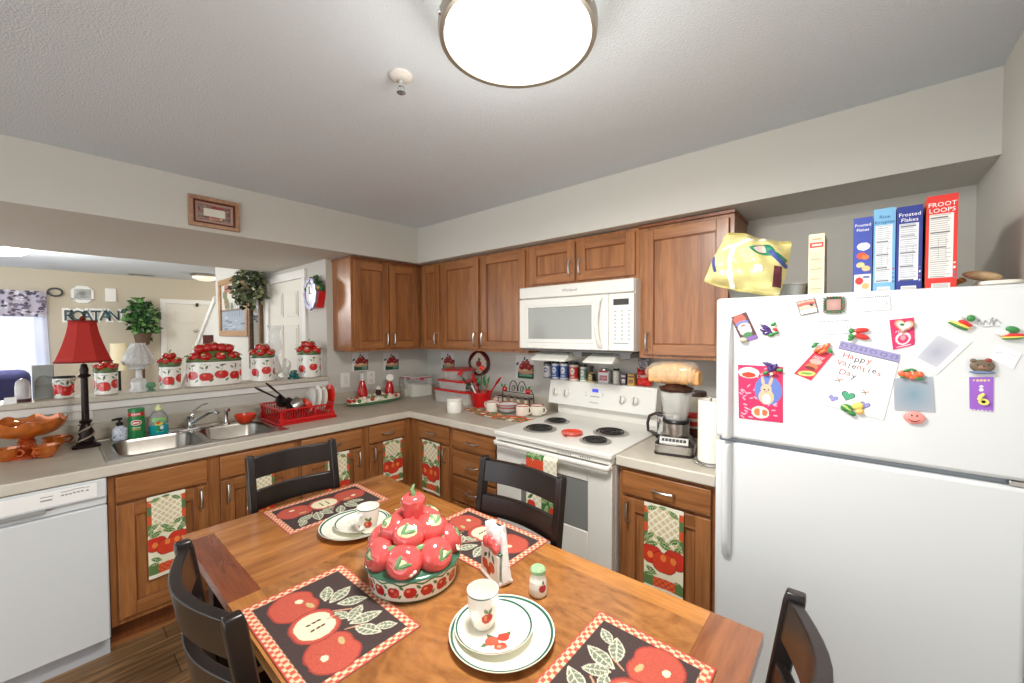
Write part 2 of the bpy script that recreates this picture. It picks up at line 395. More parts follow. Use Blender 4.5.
# hall door on the wall facing -x
def panel_door(name, M, w, h, cas=.075):
    mb = MB(); mb.T = M
    mb.box((-cas,0,0), (0,h,.022)).box((w,0,0), (w+cas,h,.022)).box((-cas,h,0), (w+cas,h+cas,.022))
    d = struct(name, mb, TRIMW, bev=.003)
    mb = MB(); mb.T = M; mb.box((.004,.01,-.01), (w-.004,h-.004,.004))
    c0, c1 = w*.13, w*.56; pw = w*.31
    for x in (c0, c1):
        for (a, b) in ((.09,.34), (.40,.79), (.83,.945)):
            mb.box((x,h*a,.004), (x+pw,h*b,.012)); mb.box((x+.025,h*a+.025,.012), (x+pw-.025,h*b-.025,.017))
    l = obj('door_leaf', mb, mat('door_paint', (226,222,210), .5), d, bev=.003)
    return d, l
ya = at(267,282,'x',-1.03).y; yb = at(306.8,270,'x',-1.03).y; zt = 2.02
d2, l2 = panel_door('door_2', FR((-1.03,ya-.075,0), 'B'), ya-yb-.15, zt)
mb = MB(); mb.T = FR((-1.045,yb+.14,1.0), 'B'); mb.lathe([(0.012,0),(.012,.03),(.028,.04),(.03,.06),(.018,.075),(0,.078)], n=16); obj('door_knob', mb, NICK, l2)
xa = at(160.5,340,'y',YF).x; zt = at(190,299.7,'y',YF).z
d1, l1 = panel_door('door_1', FR((xa+.08,YF,0), 'A'), .92, zt-.08)
k = at(196,330.5,'y',YF-.03); mb = MB(); mb.ell(k, .028); obj('door_knob', mb, NICK, l1)
k = at(197,305,'y',YF-.02); mb = MB(); mb.box(k-Vector((.02,.01,.03)), k+Vector((.02,.0,.03))); obj('door_closer', mb, BLACK, l1)
# ================================================================ cabinets
def pull(L, M, vertical, parent, name='handle'):
    mb = MB(); mb.T = M; h = L/2
    pts = [(-h,0,0), (-h,0,.012), (-h*.93,0,.026), (-h*.5,0,.031), (0,0,.033), (h*.5,0,.031), (h*.93,0,.026), (h,0,.012), (h,0,0)]
    if vertical: pts = [(p[1], p[0], p[2]) for p in pts]
    mb.tube(pts, .0055, 8); return obj(name, mb, NICK, parent)
def shaker(name, parent, M, w, h, side, st=.062, rec=.010, th=.02, label=None):
    """framed door or drawer front; side = 'A' or 'B' picks the grain of the rails"""
    mb = MB(); mb.T = M; H = 1
    mb.box((0,0,0), (st,h,th), 0); mb.box((w-st,0,0), (w,h,th), 0)
    mb.box((st,0,0), (w-st,st,th-.0005), 1); mb.box((st,h-st,0), (w-st,h,th-.0005), 1)
    mb.box((st,st,0), (w-st,h-st,th-rec), 0)
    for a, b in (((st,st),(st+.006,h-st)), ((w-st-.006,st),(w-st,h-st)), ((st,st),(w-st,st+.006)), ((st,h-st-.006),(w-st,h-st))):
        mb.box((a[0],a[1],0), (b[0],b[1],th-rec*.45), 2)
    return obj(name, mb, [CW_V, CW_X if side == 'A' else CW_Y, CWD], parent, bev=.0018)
def slabfront(name, parent, M, w, h, side, th=.02):
    mb = MB(); mb.T = M; mb.box((0,0,0), (w,h,th)); return obj(name, mb, CW_X if side == 'A' else CW_Y, parent, bev=.004)
FY = -.705   # face of base cabinets on both walls
ZT, ZDR, ZD, ZB, ZK = .868, (.727,.848), (.168,.714), .168, .135
def base_unit(label, side, a, b, items, towards=0, side_panel=False):
    """a..b run along the wall; items: list of (kind, u0, u1, v0, v1, handle)"""
    if side == 'A': t = thing('base_cabinet', label, 'cabinet', ((a+b)/2,-.35,0), group=None); lo, hi = (a,FY,ZK), (b,-.01,ZT)
    else: t = thing('base_cabinet', label, 'cabinet', (-.35,(a+b)/2,0)); lo, hi = (FY,b,ZK), (-.01,a,ZT)
    if items[0][0] == 'false': obj('body', MB().box(lo, (hi[0],hi[1],.70)).box((a,FY,.70), (b,FY+.02,ZT)).box((a,FY+.02,.70), (a+.018,-.01,ZT)).box((b-.018,FY+.02,.70), (b,-.01,ZT)), CW_V, t, bev=.001)
    else: obj('body', MB().box(lo, hi), CW_V, t, bev=.001)
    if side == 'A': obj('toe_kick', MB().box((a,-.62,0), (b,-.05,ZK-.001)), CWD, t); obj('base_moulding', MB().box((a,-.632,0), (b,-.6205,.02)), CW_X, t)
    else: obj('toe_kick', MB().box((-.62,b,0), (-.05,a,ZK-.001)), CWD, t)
    for kind, u0, u1, v0, v1, hd in items:
        M = FR((u0,FY,v0), 'A') if side == 'A' else FR((FY,u0,v0), 'B')
        w = abs(u1-u0); h = v1-v0
        if kind == 'door': d = shaker('door', t, M, w, h, side)
        else: d = slabfront('drawer' if kind != 'false' else 'drawer_front', t, M, w, h, side)
        if hd == 'C': pull(.095, M @ Matrix.Translation((w/2,h/2,.02)), False, d)
        elif hd == 'L': pull(.095, M @ Matrix.Translation((.03,h-.065,.02)), True, d)
        elif hd == 'R': pull(.095, M @ Matrix.Translation((w-.03,h-.065,.02)), True, d)
    return t
ax = lambda px: at(px,470,'y',FY-.02).x
by = lambda px: at(px,450,'x',FY-.02).y
D0, D1 = ZD; R0, R1 = ZDR
base_unit('wide wooden cabinet under the steel sink beside the dishwasher', 'A', -2.392, -1.548, [('false',-2.366,-2.015,R0,R1,0), ('door',-2.366,-2.015,D0,D1,'R'), ('false',-1.955,-1.575,R0,R1,0), ('door',-1.955,-1.575,D0,D1,'L')])
base_unit('wooden cabinet behind the chair on the sink side, one drawer over one door', 'A', -1.546, -1.098, [('drawer',-1.53,-1.125,R0,R1,'C'), ('door',-1.53,-1.125,D0,D1,'R')])
base_unit('narrow wooden cabinet on the sink wall right at the inner counter corner', 'A', -1.096, -.7055, [('drawer',-1.068,-.775,R0,R1,'C'), ('door',-1.068,-.775,D0,D1,'L')])
base_unit('narrow wooden cabinet on the stove wall right at the inner counter corner', 'B', -.7065, -1.198, [('drawer',-.83,-1.178,R0,R1,'C'), ('door',-.83,-1.178,D0,D1,'R')])
dz = [(.722,.845), (.54,.706), (.358,.524), (.168,.342)]
base_unit('wooden stack of four drawers just left of the white stove', 'B', -1.2, -1.667, [('drawer',-1.222,-1.632,z0,z1,'C') for z0, z1 in dz])
base_unit('wooden base cabinet between the white stove and the fridge', 'B', -2.466, -2.912, [('drawer',-2.492,-2.894,.73,.845,'C'), ('door',-2.492,-2.894,D0,.714,'L')])
# upper cabinets
UF = -.305
def upper_unit(label, side, a, b, z0, z1, doors, crown=False):
    if side == 'A': t = thing('wall_cabinet', label, 'cabinet', ((a+b)/2,-.15,z0)); lo, hi = (a,UF,z0), (b,-.001,z1)
    else: t = thing('wall_cabinet', label, 'cabinet', (-.15,(a+b)/2,z0)); lo, hi = (UF,b,z0), (-.001,a,z1)
    obj('body', MB().box(lo, hi), CW_V, t, bev=.001)
    if crown:
        if side == 'A': mb = MB().box((a-.006,UF-.024,z1-.014), (b,-.001,z1))
        else: mb = MB().box((UF-.024,b-.006,z1-.014), (-.001,a,z1))
        obj('top_moulding', mb, CWD, t)
    for u0, u1, hd in doors:
        M = FR((u0,UF,z0+.022), 'A') if side == 'A' else FR((UF,u0,z0+.022), 'B'); w = abs(u1-u0); h = z1-z0-.044-(.012 if crown else 0)
        d = shaker('door', t, M, w, h, side, st=.058)
        yy = .075 if z1-z0 > .4 else .09
        if hd == 'L': pull(.095, M @ Matrix.Translation((.028,yy,.02)), True, d)
        if hd == 'R': pull(.095, M @ Matrix.Translation((w-.028,yy,.02)), True, d)
    return t
uax = lambda px: at(px,300,'y',UF-.02).x
uby = lambda px: at(px,300,'x',UF-.02).y
UZ0, UZ1 = 1.372, 2.13
upper_unit('wooden wall cabinet with two doors above the apple tray', 'A', -.975, -.3055, UZ0, UZ1, [(uax(354.4),uax(389)-.003,'R'), (uax(390),-.345,'L')], crown=True)
upper_unit('narrow single-door wooden wall cabinet in the inner corner', 'B', -.3065, uby(440.2), UZ0, UZ1, [(-.36,uby(438.6),'R')])
upper_unit('wooden wall cabinet with two tall doors left of the microwave', 'B', uby(440.2)-.001, uby(526.5), UZ0, UZ1, [(uby(442),uby(478),'R'), (uby(481),uby(524.7),'L')])
upper_unit('short wooden wall cabinet above the white microwave', 'B', uby(526.5)-.001, uby(638), 1.832, UZ1, [(uby(529.6),uby(574.5),'R'), (uby(577),uby(634.5),'L')])
yr_ = at(733,300,'x',UF-.02).y
upper_unit('tall single-door wooden wall cabinet right of the microwave', 'B', uby(638)-.001, yr_, UZ0, UZ1, [(uby(643),yr_+.022,'L')], crown=True)
# ================================================================ worktops
def speck():
    m = mat('countertop_laminate', (188,181,166), .38, noise=.10, nscale=9); return m
CT = speck()
K = .736
SX0, SX1, SY0, SY1 = -2.36, -1.60, -.62, -.13     # sink cut-out
mb = MB()
mb.box((-3.06,-K,.870), (SX0,-.002,.914)); mb.box((SX1,-K,.870), (-.002,-.002,.914)); mb.box((SX0,-K,.870), (SX1,SY0,.914)); mb.box((SX0,SY1,.870), (SX1,-.002,.914))
mb.box((-K,-1.667,.870), (-.002,-K,.914))
t = thing('countertop', 'long L-shaped beige laminate countertop around the kitchen corner', 'countertop', (-2,-.4,.87))
obj('worktop', mb, CT, t)
mb = MB(); mb.box((-3.062,-K-.004,.866), (-K+.012,-K+.010,.916)); mb.box((-K-.004,-1.656,.866), (-K+.010,-K+.012,.916)); obj('front_edge', mb, mat('countertop_edge', (206,200,186), .35, noise=.05, nscale=9), t, bev=.006, seg=3)
obj('backsplash', MB().box((-3.06,-.022,.9145), (-.022,-.002,1.008)).box((-.022,-1.632,.9145), (-.002,-.002,1.008)), CT, t, bev=.004)
obj('end_panel', MB().box((-3.055,-.70,0), (-3.030,-.002,.869)), CW_V, t)
t = thing('countertop', 'short beige laminate countertop piece under the blender', 'countertop', (-.35,-2.69,.87))
obj('worktop', MB().box((-K,-2.914,.870), (-.002,-2.462,.914)), CT, t)
obj('front_edge', MB().box((-K-.004,-2.915,.866), (-K+.010,-2.461,.916)), MC['countertop_edge'], t, bev=.006, seg=3)
obj('backsplash', MB().box((-.022,-2.914,.9145), (-.002,-2.462,1.008)), CT, t, bev=.004)
# ================================================================ dishwasher
XD0, XD1 = -3.02, -2.396
t = thing('dishwasher', 'white built-in dishwasher at the left end of the counter', 'dishwasher', ((XD0+XD1)/2,-.35,0))
obj('body', MB().box((XD0,-.68,.09), (XD1,-.02,.866)), WHITE, t)
obj('door', MB().box((XD0,-.728,.10), (XD1,-.682,.735)), WHITE, t, bev=.006)
mb = MB(); mb.box((XD0,-.735,.775), (XD1,-.682,.862)); mb.box((XD0,-.715,.737), (XD1,-.682,.775)); cp = obj('control_panel', mb, WHITE, t, bev=.005)
mb = MB(); a = at(46,505,'y',-.735).x
mb.box((a-.5,-.738,.758), (a,-.7,.776)); obj('handle_recess', mb, GREYP, t, bev=.003)
mb = MB(); a = at(22,500,'y',-.735).x; b = at(97,484,'y',-.735).x
mb.box((a-.3,-.7365,.785), (b,-.735,.850)); obj('label_strip', mb, mat('panel_strip', (244,244,242), .3), cp, bev=.001)
mb = MB(); mb.T = FR((0,-.7366,0), 'A')
for px, z in ((40,.828),(43,.828),(46,.828),(49,.828),(61,.836),(65,.836),(69,.836),(73,.838),(77,.838),(81,.838),(86,.836)):
    x = at(px,495,'y',-.7366).x; mb.box((x,z,0), (x+.012,z+.003,.0006)); mb.box((x,z-.016,0), (x+.009,z-.010,.0006))
obj('button_marks', mb, GREYP, cp)
obj('kick_plate', MB().box((XD0,-.665,.0), (XD1,-.60,.098)), mat('kick_grey', (190,194,200), .4), t)
# ================================================================ microwave
YM0, YM1, ZM0, ZM1, DM = -1.566, -2.402, 1.409, 1.829, -.40
t = thing('microwave', 'white over-the-range microwave with grey door window', 'microwave', (-.2,(YM0+YM1)/2,ZM0))
obj('body', MB().box((-.375,YM1,ZM0), (-.002,YM0,ZM1)), WHITE2, t, bev=.003)
yp = at(608.5,310,'x',DM).y
zv = at(519.5,300,'x',DM).z
obj('vent_panel', MB().box((DM,YM1,zv+.003), (-.376,YM0,ZM1)), WHITE2, t, bev=.008)
M = FR((DM+.001,YM0,ZM0+.004), 'B'); w = YM0-yp; h = zv-ZM0-.006
mb = MB(); mb.T = M
mb.box((0,0,-.022), (.075,h,0)); mb.box((w-.115,0,-.022), (w-.002,h,0)); mb.box((.075,0,-.022), (w-.115,.065,0)); mb.box((.075,h-.06,-.022), (w-.115,h,0))
dr = obj('door', mb, WHITE2, t, bev=.004)
mb = MB(); mb.T = M; mb.box((.075,.065,-.015), (w-.115,h-.06,-.007)); obj('window_pane', mb, mat('oven_mesh_glass', (150,152,146), .18, coat=.4), dr)
mb = MB(); mb.T = M
for a, b in (((.05,.045),(.06,h-.04)), ((w-.10,.045),(w-.09,h-.04)), ((.05,.04),(w-.09,.048)), ((.05,h-.045),(w-.09,h-.037))): mb.box((a[0],a[1],0), (b[0],b[1],.004))
obj('window_trim', mb, WHITE2, dr, bev=.002)
mb = MB(); mb.T = M; mb.tube([(w-.05,.02,0), (w-.055,.04,.02), (w-.06,.12,.036), (w-.062,h/2,.04), (w-.06,h-.12,.036), (w-.055,h-.04,.02), (w-.05,h-.02,0)], .013, 10); obj('handle', mb, WHITE2, dr)
mb = MB(); mb.box((DM+.002,YM1,ZM0+.004), (-.376,yp,zv-.002)); cp = obj('control_panel', mb, WHITE2, t, bev=.004)
M = FR((DM+.002,yp,ZM0), 'B'); pw = yp-YM1
mb = MB(); mb.T = M; mb.box((.03,.27,0), (pw-.03,.305,.002)); dd = obj('display', mb, mat('display_dark', (58,54,50), .2), cp)
mb = MB(); mb.T = M
for i in range(3):
    for j in range(8): mb.box((.035+i*.042,.07+j*.023,0), (.05+i*.042,.076+j*.023,.0012))
mb.box((.03,.045,0), (pw-.03,.051,.0012)); obj('key_marks', mb, GREYP, cp)
text('brand_lettering', 'Whirlpool', .026, FR((DM-.0005,at(569.5,290,'x',DM).y,(zv+ZM1)/2), 'B'), GREYP, t)
obj('bottom_plate', MB().box((DM+.02,YM1+.02,ZM0-.012), (-.02,YM0-.02,ZM0-.0005)), mat('dark_grey_metal', (95,93,90), .5), t)
# two white lamp covers under the microwave
def hood(pxl, pxr, lab):
    a = at(pxl,358,'x',-.22).y; b = at(pxr,358,'x',-.22).y; z1 = ZM0-.0125
    mb = MB(); mb.sweep([[(-.385,a+.012,z1-.066),(-.385,a+.012,z1-.056),(-.30,a-.02,z1),(-.10,a-.02,z1),(-.12,a,z1-.05)], [(-.385,b+.03,z1-.066),(-.385,b+.03,z1-.056),(-.30,b+.03,z1),(-.10,b+.03,z1),(-.12,b+.03,z1-.05)]])
    t = thing('task_lamp_cover', lab, 'lamp cover', (-.22,(a+b)/2,z1), group='lamp covers under the microwave')
    obj('shell', mb, mat('cover_white', (222,222,212), .35), t, bev=.003)
    mb = MB(); mb.box((-.30,b-.045,z1-.035), (-.14,b+.029,z1)); obj('switch_box', mb, GREYP, t, bev=.003)
hood(546,582,'white slanted lamp cover hanging under the left half of the microwave')
hood(597,629,'white slanted lamp cover hanging under the right half of the microwave')
# ================================================================ stove
YS0, YS1, XS = -1.676, -2.460, -.785
t = thing('electric_stove', 'white electric coil stove with towel on its oven door', 'stove', (-.4,(YS0+YS1)/2,0))
obj('body', MB().box((-.72,YS1+.006,.03), (-.025,YS0-.006,.895)), WHITE2, t, bev=.003)
mb = MB(); mb.box((XS,YS1,.897), (-.03,YS0,.925)); ck = obj('cooktop', mb, WHITE2, t, bev=.007, seg=3)
mb = MB(); mb.box((-.09,YS1+.012,.9255), (-.025,YS0-.002,.9975)); obj('riser', mb, WHITE2, t, bev=.003)
mb = MB(); z0, z1 = .998, 1.172
mb.sweep([[(-.135,y,z0),(-.105,y,z1),(-.03,y,z1),(-.03,y,z0)] for y in (YS0+.058,YS1+.034)]); cp = obj('control_panel', mb, WHITE2, t, bev=.006)
tilt = Matrix.Rotation(-math.atan2(.03,.174), 4, 'X')
def onpanel(px, py, off=.001):
    p = at(px,py,'x',-.12); p.x = -.135+(p.z-z0)/(z1-z0)*.03; return FR(p, 'B') @ Matrix.Rotation(-math.atan2(.03,.174), 4, 'X') @ Matrix.Translation((0,0,off))
mb = MB()
for px, py in ((556.5,391.5),(567,392.8),(622.5,399.5),(635.5,401)):
    mb = MB(); mb.T = onpanel(px,py); mb.lathe([(.030,0),(.030,.004),(.025,.007),(.023,.022),(.018,.026),(0,.027)], n=20); kb = obj('knob', mb, WHITE2, cp)
    mb = MB(); mb.T = onpanel(px,py,.0272); mb.box((-.003,-.022,0), (.003,.022,.006)); obj('grip', mb, GREYP, kb)
mb = MB(); mb.T = onpanel(595,391); mb.box((-.024,-.010,0), (.024,.013,.0015)); obj('clock_display', mb, mat('clock_blue', (60,70,190), .2, emit=.6), cp)
mb = MB(); mb.T = onpanel(595,396.5); mb.box((-.035,-.004,0), (.035,.002,.001)); mb.box((-.075,.0,0), (-.06,.004,.001)); mb.box((-.075,.02,0), (-.068,.026,.001)); mb.box((.055,.006,0), (.062,.012,.001)); mb.box((.055,.02,0), (.062,.026,.001)); obj('key_marks', mb, GREYP, cp)
text('brand_lettering', 'Whirlpool', .016, onpanel(594,402.5,.0006), GREYP, cp)
def burner(px, py, r, name='burner'):
    c = at(px,py,'z',.925)
    mb = MB(); mb.lathe([(r+.022,0),(r+.022,.0015),(r+.016,.0045),(r+.008,.0035),(r*.9,.0016),(r*.3,.0014),(0,.0013)], c=(c.x,c.y,.9256), n=40)
    b = obj(name, mb, mat('drip_pan_chrome', (170,166,160), .35, metal=.4), t)
    pts = []; N = int(3.4*28)
    for i in range(N): a = 2*PI*i/28; rr = .018+(r-.018)*i/N; pts.append((c.x+rr*math.cos(a), c.y+rr*math.sin(a), .935))
    mb = MB(); mb.tube(pts, .0050, 6); obj('heating_coil', mb, mat('burner_coil', (48,45,44), .45), b)
for px, py, r in ((540,429,.083),(557,421.5,.066),(595.5,441,.066),(611,432.8,.083)): burner(px,py,r)
XO = -.765
obj('vent_strip', MB().box((XS+.012,YS1+.004,.868), (-.72,YS0-.004,.8965)), WHITE2, t, bev=.003)
mb = MB()
for c0, n in ((562,7),(585,5)):
    y0 = at(c0,455,'x',XS+.012).y
    for i in range(n): mb.box((XS+.0115,y0-i*.013+.03,.876), (XS+.014,y0-i*.013+.022+.0,.884))
obj('vent_slots', mb, GREYP, t)
mb = MB(); wy0, wy1, wz0, wz1 = -1.872, -2.318, .492, .755
mb.box((XO,YS1+.006,.24), (-.722,wy1,.862)); mb.box((XO,wy0,.24), (-.722,YS0-.006,.862)); mb.box((XO,wy1,.24), (-.722,wy0,wz0)); mb.box((XO,wy1,wz1), (-.722,wy0,.862)); dr = obj('oven_door', mb, WHITE2, t, bev=.004)
obj('window_pane', MB().box((XO+.004,wy1,wz0), (-.73,wy0,wz1)), mat('oven_glass', (128,130,128), .15, coat=.5), dr)
mb = MB(); mb.tube([(XO,YS0-.012,.856), (XO-.025,YS0-.014,.856), (XO-.035,YS0-.03,.856), (XO-.035,YS1+.03,.856), (XO-.025,YS1+.014,.856), (XO,YS1+.012,.856)], .0125, 10, sq=(.8,1.15)); obj('handle', mb, WHITE2, dr)
obj('storage_drawer', MB().box((XO,YS1+.006,.06), (-.722,YS0-.006,.232)), WHITE2, t, bev=.006)
# ================================================================ refrigerator
XF = -.93; FY0 = at(716.3,300,'x',XF).y; FY1 = -3.704; FZT = 1.648
ZG = at(716,438,'x',XF).z
t = thing('refrigerator', 'large white top-freezer refrigerator covered with magnets', 'refrigerator', (-.5,(FY0+FY1)/2,0))
obj('body', MB().box((XF+.07,FY1+.006,.02), (-.08,FY0-.006,FZT-.012)), WHITE, t, bev=.004)
fz = obj('freezer_door', MB().box((XF,FY1,ZG+.008), (XF+.066,FY0,FZT)), WHITE, t, bev=.012, seg=3)
fd = obj('fridge_door', MB().box((XF,FY1,.10), (XF+.066,FY0,ZG-.008)), WHITE, t, bev=.012, seg=3)
obj('door_gasket', MB().box((XF+.022,FY1+.01,ZG-.0075), (XF+.07,FY0-.01,ZG+.0075)), mat('gasket_grey', (138,145,152), .5), t)
def fhandle(y0, z0, z1, par, flip):
    mb = MB(); secs = []
    n = 9
    for i in range(n):
        f = i/(n-1); z = z0+(z1-z0)*f
        pro = .048*min(1, max(.12, (1-abs(2*f-1))*4)) if not flip else .048
        e = f if not flip else 1-f
        pro = .030 if e < .85 else .030*(1-(e-.85)/.15*.7)
        secs.append([(XF-.0005,y0,z),(XF-pro,y0-.004,z),(XF-pro-.004,y0-.014,z),(XF-pro,y0-.026,z),(XF-.0005,y0-.034,z)])
    mb.sweep(secs); return obj('handle', mb, WHITE, par, bev=.004)
hy = at(719.8,500,'x',XF-.03).y
fhandle(hy, ZG-.010, at(730,561,'x',XF-.04).z, fd, False)
fhandle(hy, ZG+.010, at(722,318,'x',XF-.04).z, fz, False)
obj('toe_grille', MB().box((XF+.03,FY1+.01,.0), (XF+.08,FY0-.01,.095)), GREYP, t)
mb = MB(); h = at(1015,483,'x',XF); mb.box((XF+.006,FY1-.003,ZG-.007), (XF+.05,FY1+.035,ZG+.007)); obj('hinge', mb, NICK, t, bev=.003)
# ================================================================ dining table
TZ = .73
pA = at(383,474,'z',TZ); pL = at(181.5,536,'z',TZ); pR = at(763,635,'z',TZ)
TX0, TX1, TY0, TY1 = pL.x, (pA.x+pR.x)/2, pR.y, (pA.y+pL.y)/2
t = thing('dining_table', 'honey brown wooden dining table set with red apple placemats', 'table', ((TX0+TX1)/2,(TY0+TY1)/2,0))
W1 = wood('table_honey_y', (142,86,38), (192,130,68), 'y', 6, .12, rough=.24, coat=.5)
W1x = wood('table_honey_x', (138,82,36), (188,124,64), 'x', 6, .12, rough=.24, coat=.5)
W2 = wood('table_red_brown', (100,46,22), (138,72,38), 'y', 6, .1, rough=.24, coat=.5)
W3 = wood('table_burl', (128,80,40), (170,114,62), 'y', 4, .5, rough=.24, coat=.5, rings=3)
W4 = wood('table_brown_end', (112,62,34), (158,98,58), 'x', 6, .1, rough=.24, coat=.5)
bw = .088; ym = at(252,593,'z',TZ).y
mb = MB(); zt0 = TZ-.032
mb.box((TX0,ym,zt0), (TX0+bw,TY1-.075,TZ), 2)                 # dark board
mb.box((TX0,TY1-.0745,zt0), (TX1,TY1,TZ), 1)
mb.box((TX0,TY0+bw+.04,zt0), (TX0+bw,ym-.0005,TZ), 0)
mb.box((TX0,TY0,zt0), (TX1,TY0+bw+.0395,TZ), 4)               # near end board
mb.box((TX1-.075,TY0+bw+.04,zt0), (TX1,TY1-.075,TZ), 0)
mb.box((TX0+bw+.0005,ym,zt0), (TX1-.0755,TY1-.075,TZ), 1)     # far field
mb.box((TX0+bw+.0005,TY0+bw+.04,zt0), (TX1-.0755,ym-.0005,TZ), 3)
obj('tabletop', mb, [W1,W1x,W2,W3,W4], t)
ap = MB(); i_ = .07
for a, b in (((TX0+i_,TY0+i_),(TX0+i_+.02,TY1-i_)), ((TX1-i_-.02,TY0+i_),(TX1-i_,TY1-i_)), ((TX0+i_,TY0+i_),(TX1-i_,TY0+i_+.02)), ((TX0+i_,TY1-i_-.02),(TX1-i_,TY1-i_))): ap.box((a[0],a[1],zt0-.085), (b[0],b[1],zt0-.0005))
obj('apron', ap, DKW, t)
for x in (TX0+.10, TX1-.10):
    for y in (TY0+.10, TY1-.10):
        mb = MB(); mb.sweep([[(x-r,y-r,z),(x+r,y-r,z),(x+r,y+r,z),(x-r,y+r,z)] for r, z in ((.024,0),(.036,zt0-.0006))]); obj('leg', mb, DKW, t, bev=.003)
# ================================================================ chairs (built facing +y, back at local y = 0)
def make_chair(label, w, loc, rz, zt=.965, bulge=.05):
    t = thing('dining_chair', label, 'chair', loc, rz, group='dark ladder-back dining chairs')
    L = dict(local=True)
    h = w/2; rec = .075; sd = .43
    by_ = lambda z: 0-rec*((z-.46)/.5) if z > .46 else -.05*(.46-z)/.46
    def post(x):
        mb = MB(); secs = []
        for z in (0,.2,.46,.7,zt-.02,zt):
            y = by_(z); a, b = (.016,.020) if z < zt-.001 else (.013,.017)
            secs.append([(x-a,y-b,z),(x+a,y-b,z),(x+a,y+b,z),(x-a,y+b,z)])
        mb.sweep(secs); return obj('back_post', mb, DKW, t, bev=.004, **L)
    post(-h+.016); post(h-.016)
    def slat(z0, z1, name='back_slat'):
        mb = MB(); secs = []; n = 12
        for i in range(n+1):
            f = i/n; x = -h+.03+(w-.06)*f; b = -bulge*math.sin(PI*f)
            secs.append([(x,by_(z0)+b-.013,z0),(x,by_(z0)+b+.013,z0),(x,by_(z1)+b+.013,z1),(x,by_(z1)+b-.013,z1)])
        mb.sweep(secs); return obj(name, mb, DKW, t, bev=.003, **L)
    slat(zt-.105, zt-.012); slat(zt-.245, zt-.160); slat(zt-.385, zt-.300)
    mb = MB(); n = 10; pr = rrect(-h-.012, .0-.005, h+.012, sd, .035); mb.prism(pr, .44, .468); obj('seat', mb, DKW, t, bev=.008, **L)
    mb = MB()
    for a, b in (((-h+.03,.02),(-h+.05,sd-.03)), ((h-.05,.02),(h-.03,sd-.03)), ((-h+.03,sd-.055),(h-.03,sd-.035))): mb.box((a[0],a[1],.385), (b[0],b[1],.4395))
    obj('seat_rail', mb, DKW, t, **L)
    for x in (-h+.025, h-.025):
        mb = MB(); mb.sweep([[(x-r,sd-.045-r,z),(x+r,sd-.045-r,z),(x+r,sd-.045+r,z),(x-r,sd-.045+r,z)] for r, z in ((.014,0),(.02,.439))]); obj('front_leg', mb, DKW, t, bev=.003, **L)
    mb = MB(); mb.box((-h+.02,-.03,.18), (-h+.035,sd-.05,.21)); mb.box((h-.035,-.03,.18), (h-.02,sd-.05,.21)); mb.box((-h+.03,.18,.185), (h-.03,.20,.205)); obj('stretcher', mb, DKW, t, **L)
    return t
ZC = .965
def seat_chair(pa, pb, face, label, w=None, bulge=.05, push=0):
    a = at(*pa,'z',ZC); b = at(*pb,'z',ZC)
    c = (a+b)/2; ww = (a-b).length+.03 if w is None else w
    rz = {'-y': PI, '+x': -PI/2, '-x': PI/2, '+y': 0}[face]
    d = Matrix.Rotation(rz, 3, 'Z') @ Vector((0,1,0))
    off = .075*(ZC-.46)/.5
    loc = c+d*(off+push); return make_chair(label, ww, (loc.x,loc.y,0), rz, ZC, bulge)
seat_chair((249,456), (332,439), '-y', 'dark ladder-back chair at the table end in front of the sink counter', bulge=.03)
seat_chair((484,456), (563,476), '-x', 'dark wooden ladder-back chair between the table and the white stove', bulge=.03)
seat_chair((183,541), (231,616), '+x', 'dark ladder-back chair at the left side of the table, nearest the dishwasher', bulge=.05)
a = at(801,599,'z',ZC); w_ = .45; off = .075*(ZC-.46)/.5
make_chair('dark wooden ladder-back chair at the near end of the table beside the fridge', w_, (a.x-w_/2+.036, a.y+off+.01, 0), 0, ZC, .06)
# ================================================================ placemats
def mat_paint(U, V):
    W, H = .445, .305
    c = Cv(U, V, (66,50,48)); bd = .026
    edge = (U < bd) | (U > W-bd) | (V < bd) | (V > H-bd)
    ck = (np.floor(U/.0115)+np.floor(V/.0115)) % 2 == 0
    c.put(edge & ck, (206,88,66)); c.put(edge & ~ck, (226,200,164)); c.put((U < .003) | (U > W-.003) | (V < .003) | (V > H-.003), (190,70,58))
    R, O, CRM, G, GE = (186,82,64), (158,58,50), (232,220,186), (118,128,108), (214,210,186)
    for x, y, L, w, r in ((.15,.225,.085,.042,110),(.205,.235,.085,.04,60),(.115,.20,.075,.036,150),(.30,.225,.09,.042,75),(.345,.205,.085,.04,25),(.26,.215,.07,.036,120),(.24,.185,.055,.03,15),(.37,.245,.06,.03,50)):
        c.leaf(x, y, L, w, r, G, GE, GE)
    c.line(.2,.17,.235,.215,.005,(196,150,120)); c.line(.30,.165,.315,.20,.004,(196,150,120))
    c.apple(.100,.112,.068,R,dark=O); c.ell(.09,.13,.012,.009,CRM,20); c.ell(.13,.145,.018,.007,(190,170,120),10)
    c.apple(.350,.108,.068,R,dark=O); c.ell(.355,.085,.011,.009,CRM); c.ell(.33,.14,.016,.007,(190,170,120),-10)
    c.apple(.225,.118,.066,R,dark=O); c.apple(.225,.118,.056,CRM)
    for dx in (-.014,.014):
        for dy in (-.012,.003,.016): c.ell(.225+dx,.118+dy,.0035,.0065,(70,50,40),dx*900)
    c.line(.225,.15,.225,.172,.003,(196,150,120))
    rg = np.random.RandomState(4); c.C *= (1+.26*(rg.rand(*U.shape)-.5))[...,None]   # flecked weave
    return c
